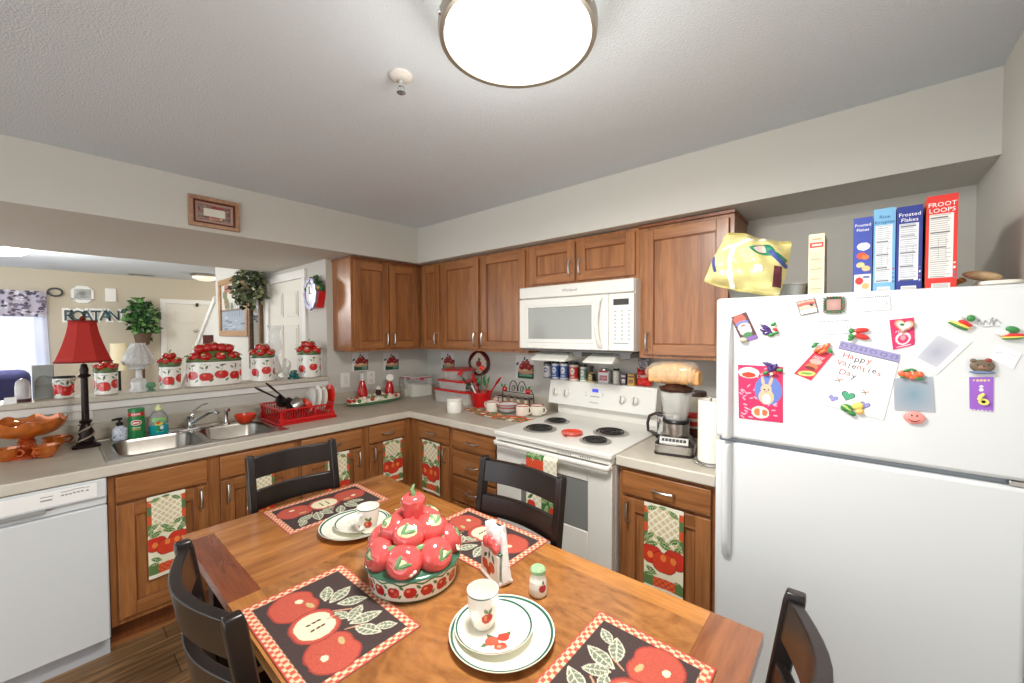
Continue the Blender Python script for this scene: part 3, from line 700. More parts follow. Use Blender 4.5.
def placemat(label, c, rz):
    W, H = .445, .305
    M = Matrix.Translation((c[0],c[1],TZ+.0035)) @ Matrix.Rotation(rz, 4, 'Z') @ Matrix.Translation((-W/2,-H/2,0))
    mb = slab_mb(178, 122, flat(M), mat_paint, W, H, .0028, nrm=(0,0,1))
    return obj('placemat', mb, painted('woven_cloth', .85, bump=.5, bscale=700), fixn=False, label=label, cat='placemat', group='woven apple placemats')
def mid(*p):
    q = [at(a,b,'z',TZ) for a, b in p]; return sum(q, Vector())/len(q)
c = mid((352,485),(388,502),(267,510),(296,534)); placemat('woven apple placemat at the far table end, by the sink-side chair', c, PI)
c = (at(341,566,'z',TZ)+at(419,630,'z',TZ)+at(242,610,'z',TZ)+(at(419,630,'z',TZ)+at(242,610,'z',TZ)-at(341,566,'z',TZ)))/4; placemat('woven apple placemat with the half apple in full view, left of the big apple tureen', c, -PI/2)
p = (at(466,507,'z',TZ)+at(553,543,'z',TZ))/2; placemat('woven apple placemat partly under the napkin holder, on the stove side', (p.x-.1525,p.y), PI/2)
q = at(600,612,'z',TZ); placemat('woven apple placemat cut off by the bottom edge, at the near end by the fridge', (q.x-.2225,q.y-.1525), 0)
# ================================================================ plates and mugs
IV = (238,236,222); GR = (40,98,84)
def plate(label, c, r, motif=False, top=None):
    def pt(U, V): # U angle, V height: paint rings by radius through height order
        return Cv(U, V, IV)
    n = 96; rad = np.concatenate([np.linspace(r*.02, r, 60)]); 
    def prof(q):
        f = q/r; return .004+.0*f if f < .62 else .004+.016*((f-.62)/.38)**1.3
    mb = MB(); verts = []; cols = []
    TH = np.linspace(0, 2*PI, n, endpoint=False)
    for q in rad:
        f = q/r; col = IV
        if .925 < f <= .98 or .90 < f < .925 and False: col = GR
        if f > .985: col = IV
        for th in TH: verts.append((c[0]+q*math.cos(th), c[1]+q*math.sin(th), c[2]+prof(q))); cols.append(lin(col))
    if motif:
        V = np.array(verts); U_, V_ = V[:,0]-c[0], V[:,1]-c[1]
        ang = .61; X = U_*math.cos(ang)-V_*math.sin(ang); Y = U_*math.sin(ang)+V_*math.cos(ang)
        cv = Cv(X, Y, IV); cv.C[:] = np.array(cols)
        y0 = -r*.50
        cv.leaf(-.012,y0+.02,.04,.016,120,(70,110,70)); cv.leaf(.028,y0+.022,.035,.014,40,(70,110,70)); cv.leaf(-.034,y0+.004,.03,.013,200,(70,110,70))
        cv.apple(-.014,y0+.012,.018,(196,84,62)); cv.apple(.018,y0+.018,.016,(186,66,52)); cv.apple(.004,y0-.012,.017,(190,74,56)); cv.ell(.0,y0-.010,.006,.005,(230,150,110))
        cols = [tuple(x) for x in cv.C]
    k = len(rad); base = len(verts)
    for q, z in ((r*1.0,.0185),(r*.6,.0),(r*.02,.0)):
        for th in TH: verts.append((c[0]+q*math.cos(th), c[1]+q*math.sin(th), c[2]+z)); cols.append(lin(IV))
    mb.v = [Vector(p) for p in verts]
    tot = k+3
    for a in range(tot-1):
        for i in range(n): j = (i+1) % n; mb.fc((a*n+i, a*n+j, (a+1)*n+j, (a+1)*n+i))
    mb.fc([i for i in range(n)][::-1]); mb.fc([(tot-1)*n+i for i in range(n)])
    mb.colarr = np.concatenate([np.array(cols), np.ones((len(cols), 1))], 1)
    return obj('plate', mb, painted('glazed_stoneware', .12, coat=.6), label=label, cat='plate', group='ivory plates with a green rim', base=(c[0],c[1],c[2]))
def mug(label, c, hang, r=.041, h=.098, group='apple mugs on the table', motifang=None):
    t = thing('coffee_mug', label, 'mug', c, 0, group)
    prof = [(r*.62,0),(r*.70,.006),(r*.76,.016),(r*.90,.034),(r*.98,.06),(r*1.02,h*.85),(r*1.04,h)]
    def pt(U, V):
        cv = Cv((((U-motifang+180) % 360)-180)*PI/180*r, V, (240,238,228)); cv.put((V > h*.945) & (V < h*.972), GR)
        cv.leaf(.008,h*.60,.022,.011,60,(96,126,76)); cv.leaf(-.004,h*.62,.02,.01,130,(110,136,86)); cv.apple(0,h*.40,.0165,(192,72,52)); cv.ell(-.005,h*.43,.005,.008,(230,140,100)); return cv
    mb = lathe_painted(prof, (0,0,0), 120, 60, pt); obj('cup', mb, painted('glazed_stoneware', .12, coat=.6), t, local=True)
    mb = MB(); mb.lathe([(r*1.04,h),(r*.97,h+.001),(r*.94,h*.9),(r*.88,h*.5),(r*.6,.02),(0,.016)], n=40, cap=False); obj('inside', mb, CERW, t, local=True)
    mb = MB(); d = Vector((math.cos(hang), math.sin(hang), 0)); Z = Vector((0,0,1))
    mb.tube([d*(r*.95)+Z*h*.80, d*(r*1.35)+Z*h*.82, d*(r*1.62)+Z*h*.66, d*(r*1.60)+Z*h*.45, d*(r*1.3)+Z*h*.27, d*(r*.86)+Z*h*.26], .0055, 8, sq=(1.3,.8)); obj('handle', mb, CERW, t, local=True)
    return t
c1 = at(502,636,'z',TZ); c1.z = TZ+.0005
plate('large ivory dinner plate with a green rim in the foreground', c1, .138)
c2 = at(494,628,'z',TZ+.012); c2.z = TZ+.0052+.0005
plate('small ivory plate with apple motif on the foreground dinner plate', c2, .104, True)
cm = at(483,624,'z',TZ+.012); cm.z = TZ+.0115
mug('white apple mug on the foreground plates', cm, math.radians(60), motifang=243)
c3 = at(356,528.5,'z',TZ); c3.z = TZ+.0040
plate('large ivory dinner plate with green rim behind the apple tureen', c3, .138)
c4 = at(361.5,524,'z',TZ+.012); c4.z = TZ+.0088
plate('small ivory plate on the dinner plate behind the apple tureen', c4, .104)
cm = at(368.5,531,'z',TZ+.012); cm.z = TZ+.015
mug('white apple mug on the plates behind the apple tureen', cm, math.radians(-160), motifang=238)
# ================================================================ apple tureen
APR = mat('tureen_apple_red', (214,84,82), .12, coat=.7, noise=.22, nscale=14); APG = mat('tureen_leaf_green', (112,152,104), .2, coat=.5, noise=.25, nscale=50); APY = mat('tureen_cream_patch', (232,226,176), .2, coat=.5, noise=.1, nscale=60); DGR = mat('tureen_rim_green', (58,104,80), .2, coat=.5)
ct = at(414,576,'z',TZ); ct.z = TZ+.001
RT = .148
t = thing('apple_tureen', 'large ceramic tureen with a lid of piled red apples in the middle of the table', 'tureen', ct)
def band(U, V):
    cv = Cv(U*PI/180*RT, V, (242,240,230)); 
    cv.put((V < .006), (70,110,90)); cv.put(np.abs(V-.062-.004*np.sin(U*.25)) < .0028, (70,120,70))
    L = 2*PI*RT
    for i in range(18):
        x = (i+.5)*L/18
        cv.leaf(x+.026,.05,.02,.009,-40,(76,124,76)); cv.leaf(x+.02,.022,.018,.008,50,(76,124,76)); cv.apple(x,.034,.0185,(190,34,36),dark=(120,26,26)); cv.ell(x-.005,.04,.006,.004,(230,150,110))
    return cv
obj('bowl', lathe_painted([(RT*.90,0),(RT*.93,.004),(RT*.965,.04),(RT*.985,.068)], (0,0,0), 420, 46, band), painted('glazed_stoneware', .12, coat=.6), t, local=True)
mb = MB(); mb.lathe([(RT*.5,.066),(RT*.985,.066),(RT*1.03,.072),(RT*1.02,.077),(RT*.95,.080),(RT*.80,.09),(RT*.5,.15),(0,.19)], n=48, mi=2)
rnd = random.Random(5)
def fruit(c, r, tilt, sp=(1,1,1.0), leafn=2):
    R = Matrix.Rotation(tilt[1], 3, 'Z') @ Matrix.Rotation(tilt[0], 3, 'Y')
    n, k = 20, 14; base = len(mb.v); c = Vector(c)
    prof = []
    for j in range(k+1):
        th = PI*j/k; rr = math.sin(th)*(1+.10*math.sin(th)*math.cos(th)); z = math.cos(th)*.92-.22*math.exp(-(th/.35)**2)+.10*math.exp(-((PI-th)/.4)**2)
        prof.append((max(rr,0)*r, z*r))
    rings = []
    for q, z in prof:
        if q < 1e-4*1: rings.append([mb.vt(c+R @ Vector((0,0,z)))])
        else: rings.append([mb.vt(c+R @ Vector((q*sp[0]*math.cos(2*PI*i/n), q*sp[1]*math.sin(2*PI*i/n), z*sp[2]))) for i in range(n)])
    for a, b in zip(rings, rings[1:]):
        for i in range(n):
            j = (i+1) % n
            if len(a) == 1: mb.fc((a[0], b[i], b[j]), 0)
            elif len(b) == 1: mb.fc((a[i], a[j], b[0]), 0)
            else: mb.fc((a[i], b[i], b[j], a[j]), 0)
    # cream patch with a leaf moulded on it round the stem
    top = c+R @ Vector((0,0,r*.72)); ax3 = R @ Vector((0,0,1)); 
    mb.ell(top, (r*.46,r*.62,r*.17), 14, 6, mi=3, R=R)
    for q in range(leafn):
        dd = R @ Vector((math.cos(1.3+q*2.6), math.sin(1.3+q*2.6), 0)); mb.ell(top+ax3*r*.14+dd*r*.20, (r*.13,r*.42,r*.07), 10, 5, mi=1, R=R @ Matrix.Rotation(q*.9+.3, 3, 'Z'))
N = 7
for i in range(N):
    a = 2*PI*i/N+.25; fruit((RT*.68*math.cos(a), RT*.68*math.sin(a), .112), .056, (math.radians(68+rnd.uniform(-8,8)), a), (1,1,1.12))
for i in range(5):
    a = 2*PI*i/5+.1; fruit((RT*.38*math.cos(a), RT*.38*math.sin(a), .178), .051, (math.radians(42+rnd.uniform(-8,8)), a))
for i in range(16):
    a = 2*PI*(i+.5)/16+.1; zz = .10 if i % 2 else .15; q = RT*(.93 if i % 2 else .70); Rm = Matrix.Rotation(a, 3, 'Z') @ Matrix.Rotation(math.radians(62), 3, 'Y')
    mb.ell((q*math.cos(a), q*math.sin(a), zz), (.011,.024,.006), 8, 5, mi=1, R=Rm @ Matrix.Rotation(rnd.uniform(-.8,.8), 3, 'Z'))
for a in (-2.25, -.9, .8, 2.2):
    Rm = Matrix.Rotation(a, 3, 'Z') @ Matrix.Rotation(math.radians(70), 3, 'Y')
    c0 = Vector((RT*.98*math.cos(a), RT*.98*math.sin(a), .105))
    for k in range(5): o = Rm @ Vector((.010*math.cos(k*1.257), .010*math.sin(k*1.257), 0)); mb.ell(c0+o, (.008,.008,.004), 8, 4, mi=4, R=Rm)
    mb.ell(c0+Rm @ Vector((0,0,.004)), .004, 8, 4, mi=3)
# pepper-shaped top fruit
mb.lathe([(0,.196),(.028,.200),(.036,.225),(.034,.25),(.040,.268),(.036,.286),(.020,.293),(0,.284)], n=20, mi=0)
for a in (0,2.1,4.2): mb.ell((.020*math.cos(a),.020*math.sin(a),.274), (.021,.021,.017), 10, 6, mi=0)
mb.tube([(0,0,.282),(.002,0,.298),(-.003,.002,.312),(.008,.004,.326)], [.010,.008,.006,.003], 8, mi=1)
for v in mb.v: v.z = .066+(v.z-.066)*.90
obj('lid', mb, [APR, APG, DGR, APY, CERW], t, local=True, sharp=60, fixn=True)
# ================================================================ napkin holder, napkins, shaker
cn = at(504,581,'z',TZ); cn.z = TZ+.001
t = thing('napkin_holder', 'ceramic apple napkin holder beside the tureen', 'napkin holder', (cn.x-.01,cn.y+.035,cn.z), math.radians(-18))
pl = MB(); pl.box((-.022,-.055,0), (.040,.055,.012)); obj('base', pl, CERW, t, local=True, bev=.004)
def nh(U, V):
    cv = Cv(U, V, (240,238,228)); cv.leaf(.03,.06,.03,.013,40,(80,110,76)); cv.leaf(.08,.065,.03,.013,120,(80,110,76)); cv.leaf(.055,.07,.03,.012,80,(80,110,76))
    cv.apple(.028,.03,.02,(196,60,48)); cv.apple(.072,.035,.019,(200,80,54)); cv.apple(.052,.018,.015,(186,48,44)); return cv
def nfn(x0, lean):
    def fn(U, V):
        return (x0-lean*V, .055-U*1.0, .012+V)
    return fn
def nmb(x0, lean, W=.11, H=.085):
    return slab_mb(70, 56, nfn(x0,lean), nh, W, H, .007, back=(240,238,228), nrm=(-1,0,0))
obj('front_plate', nmb(-.018,-.02), painted('glazed_stoneware', .12, coat=.6), t, local=True, fixn=False)
mb = MB(); mb.sweep([[(-.013+.0,y,.096),(-.013,y,.102),(-.001,y,.106),(.003,y,.098)] for y in (-.056,-.03,.0,.03,.056)]); 
for y, z in ((-.03,.118),(.0,.126),(.03,.116)): mb.ell((-.010,y,z-.006), (.012,.020,.020), 12, 8, mi=1)
obj('apple_crest', mb, [DGR, APR], t, local=True, bev=.002)
t2 = MB(); nap = mat('paper_napkin', (246,245,242), .9, bump=.3, bscale=200)
wl = Matrix.Translation((cn.x-.01,cn.y+.035,cn.z)) @ Matrix.Rotation(math.radians(-18), 4, 'Z')
mb = MB(); mb.T = wl
rn = random.Random(2); n = 16; rows = []
for side in (0, 1):
    for j in range(9):
        f = j/8; sec = []
        for i in range(n):
            u = i/(n-1); y = .056-.118*u*(1-.12*f); z = .014+.165*f-(.018*abs(math.sin(u*7+1)) if j == 8 else 0)
            x = .004+.030*side*(1-.5*f)+.010*math.sin(u*10+side*1.2)*(.3+f)+.006*math.sin(u*23+f*5); sec.append((x,y,z))
        rows.append((side, sec))
A = [r[1] for r in rows if r[0] == 0]; B = [r[1] for r in rows if r[0] == 1]
secs = [a+b[::-1] for a, b in zip(A, B)]
mb.sweep(secs); obj('paper_napkins', mb, nap, label='bunch of white paper napkins standing in the apple napkin holder', cat='napkins', sharp=70)
cs = at(538,594,'z',TZ); cs.z = TZ+.001
t = thing('salt_shaker', 'small white shaker with a green lid and a red apple, in front of the napkins', 'shaker', cs)
def sp(U, V):
    cv = Cv((U+118)*PI/180*.027, V, (240,236,224)); 
    for q in (0, -2*PI*.027*.5): pass
    a = (U-250)*PI/180*.027; c2_ = Cv(a, V, (240,236,224)); c2_.leaf(.002,.046,.014,.007,80,(70,110,70)); c2_.apple(0,.030,.0125,(176,52,66)); return c2_
obj('body', lathe_painted([(.024,0),(.0275,.006),(.028,.025),(.026,.045),(.021,.060),(.020,.066)], (0,0,0), 90, 50, sp), painted('glazed_stoneware', .12, coat=.6), t, local=True)
mb = MB(); mb.lathe([(.020,.066),(.0235,.068),(.0235,.078),(.019,.083),(0,.085)], n=28); obj('lid', mb, mat('shaker_lid', (150,184,140), .3, noise=.2, nscale=120), t, local=True)
# ================================================================ ceiling lamp and lights
def circ3(a, b, c):
    ax_, ay, bx, by2, cx, cy = a.x, a.y, b.x, b.y, c.x, c.y
    d = 2*(ax_*(by2-cy)+bx*(cy-ay)+cx*(ay-by2))
    ux = ((ax_**2+ay**2)*(by2-cy)+(bx**2+by2**2)*(cy-ay)+(cx**2+cy**2)*(ay-by2))/d
    uy = ((ax_**2+ay**2)*(cx-bx)+(bx**2+by2**2)*(ax_-cx)+(cx**2+cy**2)*(bx-ax_))/d
    return Vector((ux, uy, 0)), math.hypot(ax_-ux, ay-uy)
ZL = 2.345
LC, LR = circ3(at(438.5,30,'z',ZL), at(597.5,13,'z',ZL), at(505,80.5,'z',ZL))
print('lamp', LC, LR)
t = thing('ceiling_lamp', 'round flush ceiling lamp glowing above the table', 'ceiling lamp', (LC.x,LC.y,2.44))
mb = MB(); mb.lathe([(LR*.45,2.4395),(LR*.45,2.425),(LR*.80,2.40),(LR*.80,2.37)], c=(LC.x,LC.y,0), n=40); obj('canopy', mb, mat('lamp_white', (235,235,230), .5), t)
mb = MB(); mb.lathe([(LR*.97,ZL+.006),(LR*1.0,ZL+.004),(LR*1.0,ZL-.016),(LR*.985,ZL-.026),(LR*.93,ZL-.024),(LR*.92,ZL+.0)], c=(LC.x,LC.y,0), n=64, cap=False)
obj('metal_ring', mb, mat('ring_nickel', (176,168,156), .3, metal=1), t)
mb = MB(); mb.lathe([(LR*.905,ZL+.03),(LR*.905,ZL-.018),(LR*.8,ZL-.032),(LR*.45,ZL-.044),(0,ZL-.05)], c=(LC.x,LC.y,0), n=56); obj('diffuser', mb, mat('lamp_glow', (255,250,240), .5, emit=3), t)
for a in (0.6,2.7,4.8):
    mb = MB(); mb.ell((LC.x+LR*1.0*math.cos(a), LC.y+LR*math.sin(a), ZL-.012), .008, 8, 6); mb.tube([(LC.x+LR*1.0*math.cos(a), LC.y+LR*math.sin(a), ZL),(LC.x+LR*.8*math.cos(a), LC.y+LR*.8*math.sin(a), 2.43)], .003, 6); obj('clip', mb, CHROME, t)
s = at(401,78,'z',2.43)
t = thing('fire_sprinkler', 'small pendent fire sprinkler on the kitchen ceiling', 'sprinkler', (s.x,s.y,2.44))
mb = MB(); mb.lathe([(.04,2.4395),(.04,2.434),(.028,2.424),(.012,2.422)], c=(s.x,s.y,0), n=24); obj('escutcheon', mb, mat('sprinkler_white', (215,212,205), .4), t)
mb = MB(); mb.lathe([(.009,2.4215),(.009,2.400),(.004,2.398),(.004,2.383),(.016,2.381),(.016,2.378),(0,2.378)], c=(s.x,s.y,0), n=12); mb.tube([(s.x-.012,s.y,2.402),(s.x-.013,s.y,2.39),(s.x,s.y,2.380)], .0022, 6); mb.tube([(s.x+.012,s.y,2.402),(s.x+.013,s.y,2.39),(s.x,s.y,2.380)], .0022, 6); obj('sprinkler_head', mb, CHROME, t)
def lamp_light(kind, loc, power, size=.3, col=(1,.96,.9), rot=None, sy=None):
    l = bpy.data.lights.new(kind.lower()+'_light', kind); l.energy = power; l.color = col
    if kind == 'AREA': l.size = size; l.shape = 'RECTANGLE' if sy else 'SQUARE'; l.size_y = sy or size
    else: l.shadow_soft_size = size
    o = bpy.data.objects.new(kind.lower()+'_light', l); o.location = loc; COL.objects.link(o)
    if rot: o.rotation_euler = rot
    return o
# ================================================================ hanging kitchen towels
def towel_paint(W, H, stripes=True):
    def p(U, V):
        c = Cv(U, V, (222,204,156)); k = W/.16; y = V
        # trellis: white lines on cream
        a = (U+V)/(.032*k) % 1; b = (U-V)/(.032*k) % 1
        c.put((np.minimum(a, 1-a) < .13) | (np.minimum(b, 1-b) < .13), (246,242,226))
        sd = (U < W*.11) | (U > W*.89)
        c.put(sd, (240,236,216)); fl = (np.floor(V/(H*.11)) % 2 == 0)
        c.put(sd & fl, (214,84,44)); c.put(sd & ~fl, (92,120,70))
        c.put(V > H*.955, (240,236,216))
        G, E = (62,110,58), (196,206,150)
        for x, yy, L, w, r in ((.2,.95,.34,.14,20),(.75,.93,.34,.14,-30),(.48,.975,.25,.1,0),(.15,.62,.36,.15,40),(.45,.60,.34,.15,150),(.78,.63,.36,.15,30),(.9,.55,.34,.15,100),(.08,.56,.3,.13,80),(.55,.56,.3,.13,20)):
            c.leaf(x*W, yy*H, L*W, w*W, r, G, E, E)
        c.put(V < H*.53, (238,232,206)); R = (206,50,28)
        for x, yy, L, w, r in ((.2,.53,.40,.18,20),(.55,.54,.40,.18,160),(.85,.53,.40,.17,60),(.2,.22,.36,.16,150),(.12,.16,.34,.16,10),(.9,.15,.3,.15,-20)): c.leaf(x*W, yy*H, L*W, w*W, r, G, E, E)
        c.apple(.20*W,.41*H,.27*W,R,dark=(150,34,22)); c.apple(.80*W,.42*H,.27*W,R,dark=(150,34,22)); c.apple(.52*W,.35*H,.30*W,(214,62,30),dark=(150,34,22))
        for q in (.17,.5,.75): c.ell(q*W, .40*H, .075*W, .09*W, (236,132,60))
        m = V < H*.155; c.put(m, (206,66,36)); c.put(m & ((np.floor(U/(.012*k))+np.floor(V/(.012*k))) % 2 == 0), (226,104,54)); c.put(m & ((U < W*.24) | (U > W*.80)), (94,124,66))
        c.put(V < H*.045, (240,234,212)); return c
    return p
def towel(label, M, W, H, amp=.004):
    """hangs from a frame at its lower left corner"""
    def fn(U, V):
        w = .0075+amp*np.sin(U/W*7+.6)*(1-.75*V/H)+.0*V
        o = M.translation; a = M.col[0]; b = M.col[1]; n = M.col[2]
        return tuple(o[i]+a[i]*(U)+b[i]*V+n[i]*w for i in range(3))
    mb = slab_mb(72, 150, fn, towel_paint(W,H), W, H, .003, back=(236,230,208), nrm=M.col[2].to_3d())
    n0 = len(mb.v)
    # the folded top goes over the edge of the door and down behind it
    return obj('kitchen_towel', mb, painted('towel_cloth', .9, bump=.4, bscale=600), fixn=False, label=label, cat='towel', group='apple print kitchen towels')
def tow(label, side, pl, pr, z0, z1):
    F0 = FY-.021
    if side == 'A': a = at(pl,480,'y',F0).x; b = at(pr,480,'y',F0).x; towel(label, FR((a,F0,z0),'A'), b-a, z1-z0)
    else: a = at(pl,480,'x',F0).y; b = at(pr,480,'x',F0).y; towel(label, FR((F0,a,z0),'B'), a-b, z1-z0)
tow('apple print towel on the sink cabinet door next to the dishwasher', 'A', 146, 184.5, .315, .722)
tow('apple print towel seen through the slats of the chair, on the right sink door', 'A', 246, 274, .33, .722)
tow('apple print towel beside the right post of the chair on the sink side', 'A', 325, 349, .32, .722)
tow('apple print towel on the last sink-wall door before the counter corner', 'A', 383, 402, .40, .722)
tow('apple print towel on the narrow door right of the counter corner', 'B', 423.5, 440.5, .345, .722)
tow('apple print towel on the cabinet door between stove and fridge', 'B', 645, 684.5, .318, .722)
# oven towel: printed the other way up over the oven handle
a = at(525.5,447,'x',-.83).y; b = at(556,456,'x',-.83).y; W, H = a-b, .36
def oven_p(U, V):
    c = Cv(U, V, (232,222,190)); k = W/.16
    a_ = (U+V)/(.03*k) % 1; b_ = (U-V)/(.03*k) % 1; c.put((np.minimum(a_, 1-a_) < .13) | (np.minimum(b_, 1-b_) < .13), (248,244,230))
    G, E, R = (58,110,56), (190,204,150), (208,58,32)
    m = (U < W*.58) & (V > H*.55); c.put(m, R); c.put(m & ((np.floor(U/.01)+np.floor(V/.01)) % 2 == 0), (222,90,48)); c.put((U < W*.58) & (V > H*.83), G); c.put((U < W*.58) & (V > H*.55) & (V < H*.62), (226,216,180))
    for x, y, r in ((.15,.93,30),(.42,.90,120),(.25,.88,80),(.2,.59,10),(.45,.585,160)): c.leaf(x*W, y*H, .3*W, .13*W, r, G, E, E)
    m = (V < H*.30) & (U > W*.52); c.put(m, G)
    for x, y, r in ((.62,.24,30),(.85,.2,120),(.68,.1,80)): c.leaf(x*W, y*H, .3*W, .13*W, r, (96,136,76), E, E)
    c.apple(.18*W,.12*H,.14*W,R); c.apple(.90*W,.1*H,.14*W,R); c.leaf(.15*W,.24*H,.24*W,.1*W,40,G,E); c.put(V < H*.04, (240,234,212)); return c
def ofn(U, V):
    s = np.clip((V-(H-.055))/.055, 0, 1)*PI*.55
    return (-.826+.016*(1-np.cos(s))*1.1+.0*U, a-U, .875-H+.012+np.where(V < H-.055, V, H-.055+.016*np.sin(s)*1.2))
mb = slab_mb(64, 110, ofn, oven_p, W, H, .003, back=(236,230,208), nrm=(-1,0,0))
obj('kitchen_towel', mb, painted('towel_cloth', .9), fixn=False, label='red and green apple towel draped over the white oven door handle', cat='towel', group='apple print kitchen towels')
# ================================================================ kitchen sink and taps
c00 = at(108,441.5,'z',.9165); cFL = at(116,461.5,'z',.9165); cFR = at(284,431,'z',.9165)
sx0, sx1, sy0, sy1 = -2.385, -1.575, -.655, -.105
t = thing('kitchen_sink', 'stainless steel double-bowl sink set in the counter', 'sink', ((sx0+sx1)/2,(sy0+sy1)/2,.914))
xm = (sx0+sx1)/2+.0
mb = MB(); zr = .9145; zt_ = .9185
bowls = [(sx0+.045,sy0+.045,xm-.012,sy1-.105), (xm+.022,sy0+.045,sx1-.045,sy1-.105)]
# rim plate with two rounded openings, built as ring strips
outer = rrect(sx0,sy0,sx1,sy1,.03,4)
def ringplate(mb, x0, y0, x1, y1, hole, z):
    h = rrect(*hole, .07, 6); n = len(h); cx, cy = (hole[0]+hole[2])/2, (hole[1]+hole[3])/2
    o = []
    for px, py in h:
        dx, dy = px-cx, py-cy; s = 1e9
        if dx > 1e-9: s = min(s, (x1-cx)/dx)
        if dx < -1e-9: s = min(s, (x0-cx)/dx)
        if dy > 1e-9: s = min(s, (y1-cy)/dy)
        if dy < -1e-9: s = min(s, (y0-cy)/dy)
        o.append((cx+dx*s, cy+dy*s))
    A = [mb.vt((p[0],p[1],z)) for p in o]; B = [mb.vt((p[0],p[1],z)) for p in h]
    cor = {}
    for i in range(n): j = (i+1) % n; mb.fc((A[i],A[j],B[j],B[i]))
    # fill box corners
    for (X, Y) in ((x0,y0),(x1,y0),(x1,y1),(x0,y1)):
        best = None
        for i in range(n):
            j = (i+1) % n; p, q = o[i], o[j]
            if (abs(p[0]-X) < 1e-6 and abs(q[1]-Y) < 1e-6) or (abs(p[1]-Y) < 1e-6 and abs(q[0]-X) < 1e-6): best = (i, j)
        if best: mb.fc((A[best[0]], mb.vt((X,Y,z)), A[best[1]]))
xs = xm+.005
ringplate(mb, sx0, sy0, xs, sy1, bowls[0], zt_); ringplate(mb, xs, sy0, sx1, sy1, bowls[1], zt_)
obj('rim', mb, STEEL, t)
mb = MB()
for a_, b_ in (((sx0-.003,sy0-.003),(sx0,sy1+.003)), ((sx1,sy0-.003),(sx1+.003,sy1+.003)), ((sx0,sy0-.003),(sx1,sy0)), ((sx0,sy1),(sx1,sy1+.003))): mb.box((a_[0],a_[1],.9142), (b_[0],b_[1],zt_+.002))
obj('rim_lip', mb, CHROME, t)
for k, bb in enumerate(bowls):
    mb = MB(); secs = []
    for ins, z in ((0,zt_+.001),(.006,.905),(.012,.80),(.03,.775),(.07,.766)): secs.append([(p[0],p[1],z) for p in rrect(bb[0]+ins,bb[1]+ins,bb[2]-ins,bb[3]-ins,max(.012,.07-ins*.5),6)])
    R = [[mb.vt(p) for p in s] for s in secs]; n = len(R[0])
    for A, B in zip(R, R[1:]):
        for i in range(n): j = (i+1) % n; mb.fc((A[i],A[j],B[j],B[i]))
    mb.fc(R[-1]); b_ = obj('bowl', mb, mat('bowl_steel', (150,145,138), .28, metal=1, noise=.06, nscale=30), t, sharp=60)
    cx, cy = (bb[0]+bb[2])/2, (bb[1]+bb[3])/2; mb = MB(); mb.lathe([(.04,.7665),(.04,.769),(.03,.7685),(.02,.7668)], c=(cx,cy,0), n=20); obj('drain', mb, CHROME, b_)
f = at(191,430,'z',.919); f.y = -.165; f.x = at(191,430,'y',-.165).x
t = thing('kitchen_faucet', 'chrome single-lever faucet behind the sink', 'faucet', (f.x,f.y,.9185))
mb = MB(); mb.prism(rrect(f.x-.12,f.y-.028,f.x+.12,f.y+.028,.027), .919, .928); obj('deck_plate', mb, CHROME, t, bev=.003)
mb = MB(); mb.lathe([(.024,.928),(.022,.96),(.020,.99),(.022,1.005),(0,1.012)], c=(f.x,f.y,0), n=20); obj('column', mb, CHROME, t)
mb = MB(); mb.tube([(f.x+.005,f.y-.012,.955),(f.x+.035,f.y-.05,.99),(f.x+.075,f.y-.11,1.03),(f.x+.095,f.y-.15,1.04),(f.x+.105,f.y-.165,1.025)], [.013,.012,.0115,.012,.0125], 12); obj('spout', mb, CHROME, t)
mb = MB(); mb.tube([(f.x,f.y,1.005),(f.x+.02,f.y+.002,1.035),(f.x+.055,f.y+.004,1.062),(f.x+.09,f.y+.004,1.072)], [.016,.010,.008,.006], 10, sq=(1,.7)); obj('lever', mb, CHROME, t)
g = at(226.5,425,'y',-.165)
t = thing('sink_sprayer', 'slim chrome side sprayer beside the small red bowl', 'sprayer', (g.x,g.y,.9185))
mb = MB(); mb.lathe([(.022,.919),(.020,.928),(.013,.934),(.011,.95),(.010,.975)], c=(g.x,g.y,0), n=16); obj('base', mb, CHROME, t)
mb = MB(); mb.tube([(g.x,g.y,.975),(g.x,g.y,1.0),(g.x+.002,g.y-.006,1.012),(g.x+.010,g.y-.022,1.014)], [.010,.012,.013,.011], 12); obj('spray_head', mb, CHROME, t)
# ================================================================ bottles at the sink
def H_at(px, py, y): return at(px,py,'y',y).z
y = -.17; p = at(120,440,'y',y); zc = .919
t = thing('soap_pump_bottle', 'small blue floral soap bottle with a black pump', 'soap bottle', (p.x,y,zc))
def fl(U, V):
    c = Cv(U, V, (206,214,226)); r_ = random.Random(3)
    for i in range(60): c.ell(r_.uniform(0,360), r_.uniform(0,.085), 13, .0055, r_.choice([(122,134,178),(150,164,196),(236,238,240),(104,120,150)]), r_.uniform(0,1))
    return c
obj('body', lathe_painted([(.030,0),(.034,.006),(.034,.05),(.031,.066),(.020,.078),(.013,.084)], (0,0,0), 60, 44, fl, sy=.8), painted('glossy_label', .2, coat=.4), t, local=True)
mb = MB(); mb.lathe([(.014,.084),(.015,.087),(.015,.100),(.006,.104),(.005,.118)], n=14); mb.tube([(.012,0,.121),(-.006,0,.122),(-.026,0,.119),(-.032,0,.115)], [.008,.0075,.006,.005], 8); obj('pump', mb, BLACK, t, local=True)
p = at(137,437,'y',y)
t = thing('cleanser_can', 'tall green can of scouring powder at the sink', 'can', (p.x,y,zc))
